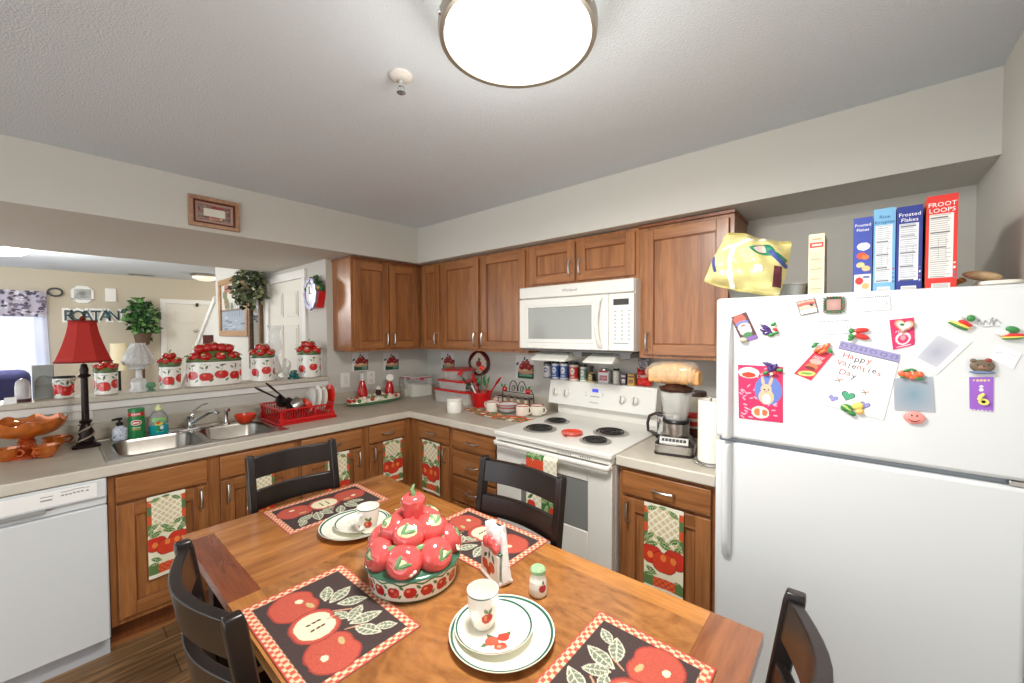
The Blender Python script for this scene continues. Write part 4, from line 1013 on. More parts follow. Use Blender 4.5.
def cl(U, V):
    c = Cv(U*PI/180*.037, V, (24,128,66)); L = 2*PI*.037; h = .165
    c.put((V > h*.79) & (V < h*.92), (200,34,40)); c.put((V > h*.965), (40,140,80))
    x0 = .75*L-.006
    for x in (x0,): 
        for q in range(5): c.put((np.abs(V-h*.855) < .004) & (np.abs(c.U-x-(-.016+q*.008)) < .0026), (240,236,230))
        c.ell(x,h*.56,.026,.016,(236,232,224)); c.ell(x,h*.56,.022,.012,(206,60,44)); c.put((np.abs(V-h*.56) < .004) & (np.abs(c.U-x) < .015), (244,240,232))
        c.put((np.abs(V-h*.38) < .003) & (np.abs(c.U-x) < .018), (210,220,190)); c.put((np.abs(V-h*.32) < .002) & (np.abs(c.U-x) < .02), (226,190,60))
    return c
obj('body', lathe_painted([(.037,0),(.037,.165)], (0,0,0), 90, 90, cl), painted('can_print', .3, coat=.3), t, local=True)
mb = MB(); mb.lathe([(.038,.165),(.038,.170),(.034,.171),(.033,.168),(0,.168)], n=30); obj('lid', mb, mat('can_lid_green', (46,140,84), .3), t, local=True)
p = at(159,434,'y',y)
t = thing('dish_soap_bottle', 'clear bottle of teal dish soap with a pale cap', 'dish soap', (p.x,y,zc))
mb = MB()
prof = [(.040,0),(.046,.008),(.046,.05),(.044,.095),(.034,.125),(.020,.142),(.015,.146)]
mb.lathe([(.046,.0605),(.0458,.066)]+prof[3:], n=32, sy=.58); obj('bottle', mb, CLEARP, t, local=True)
mb = MB(); mb.lathe([(.040,0),(.046,.008),(.046,.060)], n=32, sy=.58); obj('liquid', mb, mat('teal_soap', (20,160,166), .1, coat=.3), t, local=True)
def dl(U, V):
    c = Cv(U*W_, V*H_, (120,196,120)) if False else Cv(U, V, (150,206,120)); c.ell(.033,.035,.036,.036,(84,190,150)); c.ell(.04,.03,.022,.026,(36,110,130)); c.ell(.03,.05,.02,.012,(214,226,96)); c.ell(.028,.056,.012,.008,(234,96,52),20); c.ell(.045,.026,.012,.012,(214,240,230)); c.ell(.022,.02,.009,.011,(60,160,90)); return c
def dfn(U, V): return ((U-.033), -.0275+((U-.033)/.033)**2*.010, .018+V)
mb = slab_mb(60, 70, dfn, dl, .066, .085, .0015, nrm=(0,-1,0)); obj('label_sticker', mb, painted('glossy_label', .2), t, local=True, fixn=False)
mb = MB(); mb.lathe([(.017,.146),(.017,.160),(.010,.166),(.008,.178),(0,.180)], n=18); obj('cap', mb, mat('pale_cap', (226,236,170), .35), t, local=True)
p = at(245.5,423,'z',.915)
t = thing('small_bowl', 'small orange-red plastic bowl between sprayer and dish rack', 'bowl', (p.x,p.y,.9155))
mb = MB(); mb.lathe([(.030,0),(.034,.003),(.052,.022),(.062,.048),(.064,.060),(.060,.060),(.050,.024),(.03,.008),(0,.006)], n=36); obj('shell', mb, mat('bowl_orange_red', (222,66,36), .3, coat=.3), t, local=True)
# ================================================================ red table lamp on the counter
b0 = at(86.5,447,'z',.9145); ly = b0.y
t = thing('table_lamp', 'dark candlestick table lamp with a red bell shade', 'lamp', (b0.x,ly,.9145))
lz = lambda py: at(84,py,'y',ly).z-.9145
mb = MB(); pr = [(.062*math.cos(a+PI/4*0)*1.25, .062*math.sin(a)*1.25) for a in [math.radians(q) for q in (30,45,135,150,210,225,315,330)]]
Q = [(-.055,-.026),(-.037,-.041),(.037,-.041),(.055,-.026),(.055,.026),(.037,.041),(-.037,.041),(-.055,.026)]; mb.prism(Q, 0, .012, top=1); mb.prism([(a*.88,b*.88) for a, b in Q], .012, .030, top=.55)
BRZ = mat('lamp_bronze', (40,30,28), .35, metal=.6, noise=.3, nscale=40)
obj('base', mb, BRZ, t, local=True, bev=.002)
zs = lz(364)
mb = MB(); mb.lathe([(.030,.030),(.033,.045),(.026,.06),(.031,.085),(.024,.105),(.017,.125),(.024,.135),(.026,.143),(.015,.150),(.0145,zs-.10),(.014,zs-.075),(.024,zs-.068),(.026,zs-.06),(.016,zs-.052),(.018,zs-.03),(.011,zs)], n=18)
obj('pole', mb, BRZ, t, local=True)
mb = MB()
for q in range(2):
    pts = [(.034*math.cos(a+q*PI)*(1-.2*(a/6)), .034*math.sin(a+q*PI)*(1-.2*(a/6)), .028+.016*a) for a in [i*.35 for i in range(18)]]; mb.tube(pts, .0045, 6)
obj('twisted_vine', mb, mat('vine_silver', (168,156,142), .4, metal=.5), t, local=True)
zb, zt2 = lz(361.5), lz(321)
mb = MB(); secs = []; n = 8
for f in [i/8 for i in range(9)]:
    r = .168*(1-f)**1.55+.066+.0*f if f < 1 else .066; r = .056+(.116-.056)*((1-f)**1.45); z = zb+(zt2-zb)*f
    secs.append([(r*math.cos(2*PI*(i+.5)/8)*(1.0), r*math.sin(2*PI*(i+.5)/8), z) for i in range(8)])
R = [[mb.vt(p) for p in s] for s in secs]
for A, B in zip(R, R[1:]):
    for i in range(8): j = (i+1) % 8; mb.fc((A[i],A[j],B[j],B[i]))
sh = obj('lamp_shade', mb, mat('shade_red', (172,38,30), .75, bump=.1, bscale=400), t, local=True, sharp=20, fixn=True)
m = sh.modifiers.new('thick', 'SOLIDIFY'); m.thickness = .002
mb = MB()
for k, s in ((0,secs[0]),(8,secs[-1])):
    mb = MB(); mb.tube([Vector(p)*1.0 for p in s], .0035, 6, closed=True); obj('shade_piping', mb, mat('piping_dark_red', (110,22,20), .7), t, local=True)
mb = MB(); mb.lathe([(.003,zs-.005),(.003,zt2-.004),(.010,zt2),(.014,zt2+.012),(.010,zt2+.022),(0,zt2+.030)], n=12); obj('finial', mb, mat('finial_copper', (140,62,40), .3, metal=.6), t, local=True)
# ================================================================ amber glass compote with punch cups
AMB = mat('amber_glass', (196,104,34), .08, coat=.8, noise=.28, nscale=24, metal=.25)
AMB2 = mat('amber_glass_foot', (190,84,36), .1, coat=.8, noise=.4, nscale=60, metal=.3)
cb = at(28,449,'z',.915); cb.y = min(cb.y,-.20)
t = thing('pedestal_bowl', 'large amber glass pedestal bowl with a ruffled rim', 'bowl', (cb.x,cb.y,.915))
mb = MB(); mb.lathe([(.085,0),(.080,.010),(.060,.022),(.040,.040),(.030,.062),(.034,.075),(.026,.085),(.034,.095)], n=28); obj('foot', mb, AMB2, t, local=True)
mb = MB(); n = 72; secs = []
for f, inner in [(i/9, 0) for i in range(10)]+[(1-i/9, 1) for i in range(10)]:
    ring = []
    for i in range(n):
        a = 2*PI*i/n; ru = .5+.5*math.cos(a*9+.6)
        r = (.034+(.140-.034)*math.sin(f*PI/2)**1.1)*(1+(.05*f*f*ru)); z = .095+.085*f**1.9+.010*f**5*(ru*2-1)
        if inner: r -= .004; z += .004*(1-f)+.0005
        ring.append((r*math.cos(a), r*math.sin(a), z))
    secs.append(ring)
mb.sweep(secs); obj('bowl', mb, AMB, t, local=True, sharp=70)
def punch(px, py, ang, label):
    c = at(px,py,'z',.915); t = thing('punch_cup', label, 'cup', (c.x,c.y,.9152), 0, 'amber glass punch cups under the pedestal bowl')
    mb = MB(); n = 40; secs = []
    for r, z in ((.022,0),(.024,.004),(.036,.018),(.043,.034),(.043,.048),(.047,.060),(.044,.060),(.040,.046),(.038,.030),(.02,.010)):
        secs.append([(r*(1+(.03 if z > .03 else 0)*math.cos(8*2*PI*i/n))*math.cos(2*PI*i/n), r*(1+(.03 if z > .03 else 0)*math.cos(8*2*PI*i/n))*math.sin(2*PI*i/n), z) for i in range(n)])
    mb.sweep(secs); obj('cup', mb, AMB, t, local=True, sharp=70)
    mb = MB(); d = Vector((math.cos(ang), math.sin(ang), 0)); Z = Vector((0,0,1)); mb.tube([d*.040+Z*.046, d*.060+Z*.050, d*.070+Z*.036, d*.060+Z*.020, d*.040+Z*.020], .005, 8); obj('handle', mb, AMB2, t, local=True)
punch(55,447.5,.3,'amber glass punch cup behind, nearest the lamp base')
punch(46,457,-2.2,'amber glass punch cup in front, right of the pedestal foot')
punch(-1,449,.3,'amber glass punch cup behind, cut off by the left frame edge')
punch(6,461,-.6,'amber glass punch cup in front, left of the pedestal foot')
# ================================================================ dish rack
a0 = at(259.5,418,'z',.915); a1 = at(278,426.8,'z',.915); a2 = at(336,416,'z',.915)
print('rack', a0, a1, a2)
rx0, rx1 = -1.60, -1.105; ry0, ry1 = -.405, -.115
rx0 = a1.x; ry0 = a1.y+.0; rx1 = a2.x; ry1 = max(a0.y, -.24) ; 
t = thing('dish_rack_tray', 'flat red plastic drain tray under the dish rack', 'tray', ((rx0+rx1)/2,(ry0+ry1)/2,.9145))
mb = MB(); mb.prism(rrect(rx0,ry0,rx1,ry1,.03), .915, .919); obj('plate', mb, RED, t)
mb = MB(); 
mb.tube([(p[0],p[1],.924) for p in rrect(rx0+.004,ry0+.004,rx1-.004,ry1-.004,.028)], .0055, 6, closed=True); obj('raised_edge', mb, RED, t)
bx0, bx1, by0, by1 = rx0+.03, rx1-.035, ry0+.02, ry1-.02; zb0, zb1 = .930, 1.015
t = thing('dish_rack', 'red plastic slatted dish rack full of pans and plates', 'dish rack', ((bx0+bx1)/2,(by0+by1)/2,zb0))
mb = MB(); 
mb.tube([(p[0],p[1],zb1) for p in rrect(bx0-.012,by0-.012,bx1+.012,by1+.012,.02)], .006, 6, closed=True, sq=(1.5,1)); obj('top_rail', mb, RED, t)
mb = MB(); n = int((bx1-bx0)/.016)
def rib(mb, a, b): mb.tube([a, b], .0033, 4)
for i in range(n+1):
    x = bx0+(bx1-bx0)*i/n
    for y0_, y1_ in ((by0,by0-.010),(by1,by1+.010)): rib(mb, (x,y0_,zb0+.004), (x,y1_,zb1))
for i in range(10):
    yy = by0+(by1-by0)*i/9
    rib(mb, (bx0,yy,zb0+.004), (bx0-.010,yy,zb1)); rib(mb, (bx1,yy,zb0+.004), (bx1+.010,yy,zb1))
for i in range(n+1): x = bx0+(bx1-bx0)*i/n; rib(mb, (x,by0,zb0+.004), (x,by1,zb0+.004))
obj('slats', mb, RED, t)
mb = MB(); 
for x in (bx0,bx1):
    for yy in (by0,by1): mb = MB(); mb.box((x-.012,yy-.012,.9195), (x+.012,yy+.012,zb0+.03)); mb.box((x-.006,yy-.006,zb0), (x+.006,yy+.006,zb1)); obj('corner_post', mb, RED, t)
mb = MB(); mb.box((bx0,by0-.006,zb0), (bx1,by0-.001,zb0+.018)); obj('bottom_band', mb, RED, t)
rk = lambda px: at(px,400,'y',(by0+by1)/2).x
def rplate(px, r, label, m_, tilt=.16, dz=0, name='plate', grp='plates standing in the red dish rack', yoff=0):
    x = rk(px); c = Vector((x,(by0+by1)/2+yoff,zb0+.012+r+dz)); t = thing(name, label, 'plate', c, 0, grp)
    mb = MB(); mb.T = Matrix.Rotation(tilt, 4, 'Y') @ Matrix.Rotation(PI/2, 4, 'Y')
    mb.lathe([(0,-.002),(r*.6,-.002),(r*.97,.010),(r,.012),(r*.98,.015),(r*.6,.003),(0,.003)], n=40, cap=False); obj('disc', mb, m_, t, local=True)
rplate(308,.092,'translucent grey plate, leftmost upright plate in the dish rack', mat('grey_white_plate', (206,206,200), .3), .20)
rplate(314,.096,'white plate standing in the middle of the dish rack plates', CERW, .18)
rplate(320,.092,'white plate leaning on the red plate in the dish rack', mat('warm_white_plate', (230,226,214), .2, coat=.4), .16)
rplate(327,.098,'tall red plate at the right end of the dish rack', mat('red_plate', (214,46,30), .2, coat=.4), .14)
# pot and bowl lying in the rack
c = Vector((rk(295),(by0+by1)/2,1.0)); t = thing('steel_saucepan', 'stainless steel saucepan tipped on its side in the dish rack', 'saucepan', c)
mb = MB(); mb.T = Matrix.Rotation(-.5, 4, 'X') @ Matrix.Rotation(1.15, 4, 'Y'); mb.lathe([(0,-.04),(.052,-.04),(.056,-.034),(.056,.035),(.059,.037),(.053,.036),(.052,-.034),(0,-.036)], n=36, cap=False); obj('pot', mb, STEEL, t, local=True)
c = Vector((rk(305),(by0+by1)/2-.02,.992)); t = thing('red_dish', 'small orange-red dish leaning on the saucepan in the rack', 'dish', c)
mb = MB(); mb.T = Matrix.Rotation(-.3, 4, 'X') @ Matrix.Rotation(1.0, 4, 'Y'); mb.lathe([(0,-.012),(.035,-.010),(.055,.010),(.058,.018),(.053,.012),(.034,-.006),(0,-.008)], n=32, cap=False); obj('disc', mb, mat('dish_red', (216,60,38), .3, coat=.3), t, local=True)
def pan(pa, pb, pc, label):
    ym_ = (by0+by1)/2-.03; a_ = at(*pa,'y',ym_); b_ = at(*pb,'y',ym_); c_ = at(*pc,'y',ym_)
    t = thing('frying_pan', label, 'frying pan', c_, 0, 'black-handled pans in the dish rack')
    mb = MB(); d = (b_-a_).normalized(); mb.tube([a_, a_+d*.03, (a_+b_)/2, b_], [.006,.010,.008,.006], 8, sq=(1.2,.8)); obj('handle', mb, mat('pan_handle', (38,26,22), .35), t)
    mb = MB(); mb.T = Matrix.Translation(c_) @ Matrix.Rotation(.9, 4, 'X') @ Matrix.Rotation(.55, 4, 'Y'); mb.lathe([(0,-.012),(.038,-.012),(.048,.012),(.045,.012),(.036,-.008),(0,-.008)], n=32, cap=False); obj('pan_body', mb, mat('pan_dark', (54,50,48), .3, metal=.5), t)
pan((255,387.5), (279,399), (281,402), 'black-handled pan at the left end of the dish rack, lower handle')
pan((266,383), (288,401), (290,404), 'black-handled pan in the dish rack, its handle the highest')
# ================================================================ things on the ledge
LZ = 1.1635
CAN_W = lambda U, V, r, h, dens, L: None
def can_paint(r, h, n=None):
    def p(U, V):
        L = 2*PI*r; n_ = n or max(5, int(L/.080)); c = Cv(U*PI/180*r, V, (242,240,232))
        c.put(V > h*.965, (60,90,60)); c.put((V < h*.03), (190,186,176))
        for i in range(n_):
            x = (i+.5)*L/n_; s = h/.16; j = (-1)**i*.006
            c.leaf(x+.004, h*.80+j, .030, .011, 20+60*(i%2), (70,108,66)); c.leaf(x-.018, h*.74, .028, .011, 140, (110,140,96)); c.leaf(x+.024, h*.24, .030, .012, 55, (74,112,70)); c.line(x,h*.62,x+.004,h*.86,.0022,(96,90,60)); c.line(x-.02,h*.88,x+.02,h*.84,.0018,(90,110,80))
            c.apple(x, h*.42+j, .030, (206,36,34), dark=(150,30,30)); c.ell(x-.007,h*.48+j,.006,.008,(232,120,96),20)
        return c
    return p
GRN = mat('lid_leaf_green', (96,122,70), .35, coat=.3, noise=.3, nscale=60); LRED = mat('lid_apple_red', (190,26,24), .14, coat=.6, noise=.15, nscale=30); LY = mat('lid_cream', (206,196,140), .3, coat=.3)
def lid_fruit(rx, ry, h0, hh, seed, R=.026):
    mb = MB(); r_ = random.Random(seed); n = 40
    sec = [[(a*rx*f*math.cos(2*PI*i/n) if False else rx*f*math.cos(2*PI*i/n), ry*f*math.sin(2*PI*i/n), z) for i in range(n)] for f, z in ((.98,h0),(1.04,h0+.003),(1.03,h0+.009),(.9,h0+.016),(.55,h0+hh*.45),(.2,h0+hh*.6))]; a = 1
    mb.sweep(sec, mi=1)
    def put(x, y, z, rr):
        mb.ell((x,y,z), (rr,rr,rr*.9), 12, 8, mi=0)
        dx = Vector((x*.6, y*.6, .03)).normalized(); mb.ell(Vector((x,y,z))+dx*rr*.80, (rr*.42,rr*.5,rr*.25), 8, 5, mi=2)
        for q in range(2):
            Rm = Matrix.Rotation(r_.uniform(0,6.28), 3, 'Z') @ Matrix.Rotation(.5, 3, 'Y'); mb.ell(Vector((x,y,z))+dx*rr*1.0+Rm @ Vector((rr*.35,0,0)), (rr*.5,rr*.2,rr*.10), 8, 4, mi=1, R=Rm)
    per = 2*PI*math.sqrt((rx*rx+ry*ry)/2); n1 = max(5, int(per*.78/(R*1.9)))
    for i in range(n1):
        an = 2*PI*i/n1; put(rx*.74*math.cos(an), ry*.74*math.sin(an), h0+.030, R*r_.uniform(.9,1.08))
    m2 = max(1, int(rx/ry*2.2)) 
    if rx > ry*1.4:
        for i in range(m2+1): x = rx*.52*(2*i/m2-1); put(x, r_.uniform(-.01,.01), h0+hh*.80-abs(x)*.15, R*1.05)
    else: 
        for i in range(3): an = 2*PI*i/3+.4; put(rx*.30*math.cos(an), ry*.30*math.sin(an), h0+hh*.66, R)
        mb.tube([(0,0,h0+hh*.8),(.002,0,h0+hh*1.0),(.010,.002,h0+hh*1.08)], .004, 6, mi=1)
    for i in range(n1):
        an = 2*PI*(i+.5)/n1; Rm = Matrix.Rotation(an, 3, 'Z') @ Matrix.Rotation(1.0, 3, 'Y'); mb.ell((rx*.96*math.cos(an), ry*.96*math.sin(an), h0+.018), (.010,.022,.005), 8, 4, mi=1, R=Rm @ Matrix.Rotation(r_.uniform(-.7,.7), 3, 'Z'))
    return mb
def canister(px0, px1, pyb, pyt, pytop, label, seed, y=.055):
    a = at(px0,370,'y',y).x; b = at(px1,370,'y',y).x; r = (b-a)/2*.93; cx = (a+b)/2; h = at((px0+px1)/2,pyt,'y',y-r*.0).z-LZ; hh = at((px0+px1)/2,pytop,'y',y).z-LZ-h
    t = thing('apple_canister', label, 'canister', (cx,y,LZ), 0, 'round apple canisters on the ledge')
    obj('body', lathe_painted([(r*.95,0),(r,.004),(r,h)], (0,0,0), 150, 60, can_paint(r,h)), painted('glazed_stoneware', .12, coat=.6), t, local=True)
    obj('lid', lid_fruit(r,r,h,max(.05,hh),seed,R=r*.40), [LRED,GRN,LY], t, local=True, sharp=60)
canister(92.6,118.6,393,371.5,361,'round apple canister beside the red lampshade',1)
canister(157.6,181.6,387,365.5,351,'round apple canister left of the big oval one',2)
canister(250.3,275.2,379.5,356.5,343,'round apple canister right of the big oval one',3)
canister(297,320.7,376,353.5,340,'round apple canister at the right end of the ledge',4)
# oval canister
y = .065; a = at(186,370,'y',y).x; b = at(241.3,365,'y',y).x; rx = (b-a)/2; ry = .078; cx = (a+b)/2; h = at(213,361,'y',y-.05).z-LZ
t = thing('oval_apple_canister', 'large oval bread canister with piled apples on its lid', 'canister', (cx,y,LZ))
def ovp(U, V): return can_paint((rx+ry)/2, h, n=11)(U, V)
obj('body', lathe_painted([(.97,0),(1,.004),(1,h)], (0,0,0), 260, 60, ovp, sx=rx, sy=ry), painted('glazed_stoneware', .12, coat=.6), t, local=True)
obj('lid', lid_fruit(rx,ry,h,at(213,343.5,'y',y).z-LZ-h,6,R=.034), [LRED,GRN,LY], t, local=True, sharp=60)
# creamer
y = .055; a = at(52,380,'y',y).x; b = at(75,380,'y',y).x; r = (b-a)/2; cx = (a+b)/2; h = at(62,377.5,'y',y).z-LZ
t = thing('apple_creamer', 'white apple creamer jug with dark rim left of the lamp pole', 'jug', (cx,y,LZ))
cp_ = can_paint(r*1.05, h, n=7)
obj('body', lathe_painted([(r*.84,0),(r*.88,.004),(r*.97,h*.5),(r*1.10,h)], (0,0,0), 120, 50, cp_), painted('glazed_stoneware', .12, coat=.6), t, local=True)
mb = MB(); mb.lathe([(r*1.10,h),(r*1.14,h+.003),(r*1.10,h+.006),(r*1.04,h+.001),(r*.8,h*.4),(0,h*.3)], n=32, cap=False); mb.sweep([[(-r*.9,-.02,h-.02),(-r*.9,.02,h-.02),(-r*1.0,.02,h+.004),(-r*1.0,-.02,h+.004)],[(-r*1.5,-.006,h-.002),(-r*1.5,.006,h-.002),(-r*1.55,.006,h+.006),(-r*1.55,-.006,h+.006)]]); obj('rim_and_spout', mb, mat('enamel_black', (50,54,60), .2, coat=.5), t, local=True)
mb = MB(); mb.tube([(r*1.05,0,h*.9),(r*1.5,0,h*1.06),(r*1.75,0,h*.92),(r*1.55,0,h*.55),(r*.95,0,h*.22)], .006, 8, sq=(1.4,.8)); obj('handle', mb, CERW, t, local=True)
# snow globe style dome
y = .045; a = at(13.5,385,'y',y).x; b = at(31.5,385,'y',y).x; r = (b-a)/2; cx = (a+b)/2
t = thing('glass_dome', 'small glass dome with a dark base at the left end of the ledge', 'glass dome', (cx,y,LZ))
mb = MB(); mb.lathe([(r,0),(r,.010),(r*.97,.016)], n=28); obj('base', mb, mat('dome_base', (74,34,30), .3), t, local=True)
hd = at(22,378.5,'y',y).z-LZ
mb = MB(); mb.lathe([(r*.95,.0165),(r*.95,hd*.62),(r*.8,hd*.86),(r*.45,hd*.97),(0,hd)], n=32); obj('dome', mb, mat('frosted_dome', (216,212,214), .12, trans=.35, coat=.5), t, local=True)
p = at(9,399,'y',.0)
t = thing('price_card', 'tiny blank white folded card beside the glass dome', 'card', (p.x,.0,LZ)); mb = MB(); mb.sweep([[(-.02,-.012,0),(-.016,.004,.032),(-.016,.006,.032),(-.02,-.009,0)],[(.025,-.012,0),(.025,.004,.032),(.025,.006,.032),(.025,-.009,0)]]); obj('card', mb, PAPER, t, local=True)
# grey framed board
y = .11; a = at(32,380,'y',y).x; b = at(54.3,380,'y',y).x; h = at(43,365,'y',y).z-LZ
t = thing('framed_tile', 'silvery framed board with an arched relief standing on the ledge', 'frame', ((a+b)/2,y,LZ)); W = b-a
mb = MB(); mb.box((-W/2,-.008,0), (W/2,.012,h)); obj('board', mb, mat('board_grey', (170,176,172), .4, noise=.05, nscale=80), t, local=True, bev=.002)
mb = MB(); mb.T = FR((-W/2,-.008,0),'A'); pts = [(W*.10,h*.05,.002)]+[(W/2-W*.40*math.cos(q*PI/12), h*.42+h*.26*math.sin(q*PI/12), .002) for q in range(13)]+[(W*.90,h*.05,.002)]; mb.tube(pts, .0035, 6); mb.box((W*.14,h*.06,0),(W*.86,h*.42,.0015)); obj('arch_relief', mb, mat('arch_grey', (146,156,152), .35), t, local=True)
# glass lamp with a shade
y = .06; cx = at(139,380,'y',y).x; k = (at(156,360,'y',y).x-at(123,360,'y',y).x)
z = lambda py: at(139,py,'y',y).z-LZ
CGL = mat('cut_glass', (236,240,238), .06, trans=.25, ior=1.45, coat=.8, noise=.16, nscale=90, alpha=.8)
t = thing('glass_parlour_lamp', 'small cut-glass lamp with a fluted glass shade', 'glass lamp', (cx,y,LZ))
mb = MB(); r = k*.30; n = 32
def flute(mb, prof, n=32, amp=.06, lob=8, c=(0,0,0)):
    mb.sweep([[(c[0]+r_*(1+amp*math.cos(lob*2*PI*i/n))*math.cos(2*PI*i/n), c[1]+r_*(1+amp*math.cos(lob*2*PI*i/n))*math.sin(2*PI*i/n), c[2]+z_) for i in range(n)] for r_, z_ in prof])
flute(mb, [(k*.30,0),(k*.30,.01),(k*.22,.03),(k*.26,.05),(k*.22,.075),(k*.10,.085),(k*.09,z(369))]); obj('base', mb, CGL, t, local=True, sharp=50)
mb = MB(); zz0, zz1 = z(366), z(343); flute(mb, [(k*.30,zz0-.015),(k*.26,zz0),(k*.44,zz0+.012),(k*.49,zz0+.03),(k*.38,zz0+(zz1-zz0)*.62),(k*.22,zz1-.008),(k*.24,zz1),(k*.20,zz1-.004),(k*.35,zz0+(zz1-zz0)*.6),(k*.46,zz0+.03)], n=64, amp=.05, lob=12); obj('shade', mb, CGL, t, local=True, sharp=50)
mb = MB(); mb.lathe([(k*.12,z(370)),(k*.16,z(369.5)),(k*.16,z(367)),(k*.10,z(366))], n=16); obj('collar', mb, mat('collar_silver', (176,180,176), .25, metal=.8), t, local=True)
# small glass rose bowl next to it
p = at(150.5,387,'y',.04); t = thing('glass_ornament', 'small green and clear glass ornament beside the cut-glass lamp', 'ornament', (p.x,.02,LZ))
mb = MB(); mb.lathe([(.022,0),(.022,.006),(.010,.012),(.026,.035),(.018,.055),(0,.060)], n=20); obj('body', mb, mat('green_glass_ball', (110,170,130), .06, trans=.4, coat=.6), t, local=True)
# hurricane chimney
y = .13; cx = at(275.5,370,'y',y).x; k = at(282.5,350,'y',y).x-at(268.5,350,'y',y).x; z = lambda py: at(275.5,py,'y',y).z-LZ
t = thing('hurricane_glass', 'tall clear hurricane lamp chimney on the ledge', 'hurricane glass', (cx,y,LZ))
THG = mat('thin_clear_glass', (238,244,244), .03, alpha=.22, coat=.8)
mb = MB(); prof = [(k*.22,z(357)),(k*.42,z(352)),(k*.5,z(346)),(k*.34,z(336)),(k*.36,z(331)),(k*.52,z(325.5))]
mb.lathe(prof+[(r_-.002, z_) for r_, z_ in prof[::-1]], n=32, cap=False); obj('chimney', mb, THG, t, local=True)
mb = MB(); mb.lathe([(k*.5,0),(k*.5,.006),(k*.2,.018),(k*.16,.03),(k*.46,.05),(k*.46,.075),(k*.2,z(358)),(k*.24,z(356.5))], n=28); obj('oil_font', mb, CGL, t, local=True)
# white rooster
y = .07; p = at(286,376,'y',y); z = lambda py: at(286,py,'y',y).z-LZ
t = thing('rooster_figurine', 'pale frosted-glass rooster figurine behind the teal insulator', 'figurine', (p.x,y,LZ))
FRG = mat('frosted_glass_white', (226,226,218), .25, trans=.15, coat=.4)
mb = MB(); mb.lathe([(.026,0),(.026,.008),(.012,.018)], n=18); mb.ell((0,0,.055), (.026,.020,.036), 16, 10); mb.tube([(-.006,0,.07),(-.010,0,.10),(-.006,0,.13)], [.018,.012,.009], 10); mb.ell((-.006,0,.138), (.013,.010,.012), 12, 8)
mb.sweep([[(-.022,-.002,.134),(-.022,.002,.134),(-.016,.003,.140),(-.016,-.003,.140)],[(-.030,-.0005,.132),(-.030,.0005,.132),(-.029,.0005,.134),(-.029,-.0005,.134)]])
for i, (dx, dz_) in enumerate(((-.012,.152),(-.005,.155),(.003,.152))): mb.ell((dx,0,dz_), (.005,.003,.007), 8, 6)
for i in range(4): mb.tube([(.015,0,.06+.006*i),(.034,0,.085+.012*i),(.030-.003*i,0,.115+.010*i)], [.008,.006,.003], 6)
obj('figure', mb, FRG, t, local=True, sharp=70)
# insulator
y = .0; p = at(294,377,'y',y); t = thing('glass_insulator', 'teal glass telegraph insulator at the front of the ledge', 'insulator', (p.x,.005,LZ))
mb = MB(); k = at(299.8,370,'y',y).x-at(288.5,370,'y',y).x; k /= 2
mb.lathe([(k,0),(k,.012),(k*.72,.020),(k*.82,.026),(k*.82,.040),(k*.55,.046),(k*.58,.058),(k*.5,.068),(0,.072)], n=28); obj('body', mb, mat('teal_glass', (16,104,104), .08, trans=.3, coat=.6), t, local=True)
# red book / box peeking behind the oval canister
y = .18; a = at(203,340,'y',y); b = at(213.5,340,'y',y); t = thing('small_picture_book', 'dark red little book standing behind the oval canister', 'book', ((a.x+b.x)/2,y,LZ))
h = at(208,335,'y',y).z-LZ; w = b.x-a.x
mb = MB(); mb.T = Matrix.Rotation(-.25,4,'Z'); mb.box((-w/2,-.006,0), (w/2,.006,h)); mb2 = mb; obj('cover', mb, mat('book_cover', (104,44,38), .5, noise=.4, nscale=40), t, local=True, bev=.001)
# ================================================================ on the wall E and hanging
XE = -1.031
a = at(221.5,336,'x',XE); b = at(249.8,335,'x',XE); zt_ = at(221,281,'x',XE).z; zb_ = at(222,336,'x',XE).z
t = thing('framed_picture', 'large framed wharf picture on the hall wall', 'picture', (XE,(a.y+b.y)/2,zb_)); W = a.y-b.y; H = zt_-zb_
M = FR((XE,a.y,zb_),'B'); mb = MB(); mb.T = M; f = .07
for q in (((0,0),(W,f)), ((0,H-f),(W,H)), ((0,f),(f,H-f)), ((W-f,f),(W,H-f))): mb.box((q[0][0],q[0][1],.0), (q[1][0],q[1][1],.03))
obj('frame', mb, mat('frame_gilt', (176,140,104), .4, metal=.2, noise=.3, nscale=60), t, bev=.006)
def pic(U, V):
    c = Cv(U, V, (206,202,190)); w, h = W-2*f, H-2*f
    c.put(V < h*.45, (150,160,172)); c.put((V > h*.42) & (V < h*.46), (120,110,96)); r_ = random.Random(4)
    for i in range(18): c.ell(r_.uniform(.1,.5)*w, r_.uniform(.5,.95)*h, .06, .05, r_.choice([(150,96,84),(110,120,84),(176,120,100)]))
    for i in range(9): x = w*(.25+.07*i); c.line(x,h*.3,x,h*.6,.014,(110,112,120)); c.line(x,h*.6,x+.05,h*.5,.008,(130,130,134))
    for i in range(14): x = r_.uniform(0,w); yy = r_.uniform(.02,.3)*h; c.line(x,yy,x+.14,yy,.012,r_.choice([(96,104,116),(186,190,196)]))
    return c
mb = slab_mb(80, 70, flat(M @ Matrix.Translation((f,f,.006))), pic, W-2*f, H-2*f, .004, nrm=(-1,0,0)); obj('print', mb, painted('print_matte', .6), t, fixn=False)
a = at(251.5,330,'x',XE); b = at(263.5,330,'x',XE); zt_ = at(257,288,'x',XE).z; zb_ = at(255,360,'x',XE).z-.1
t = thing('narrow_mirror', 'narrow tall mirror in a brown frame beside the hall door', 'mirror', (XE,(a.y+b.y)/2,zb_)); W = a.y-b.y; H = zt_-zb_
M = FR((XE,a.y,zb_),'B'); mb = MB(); mb.T = M; f = .05
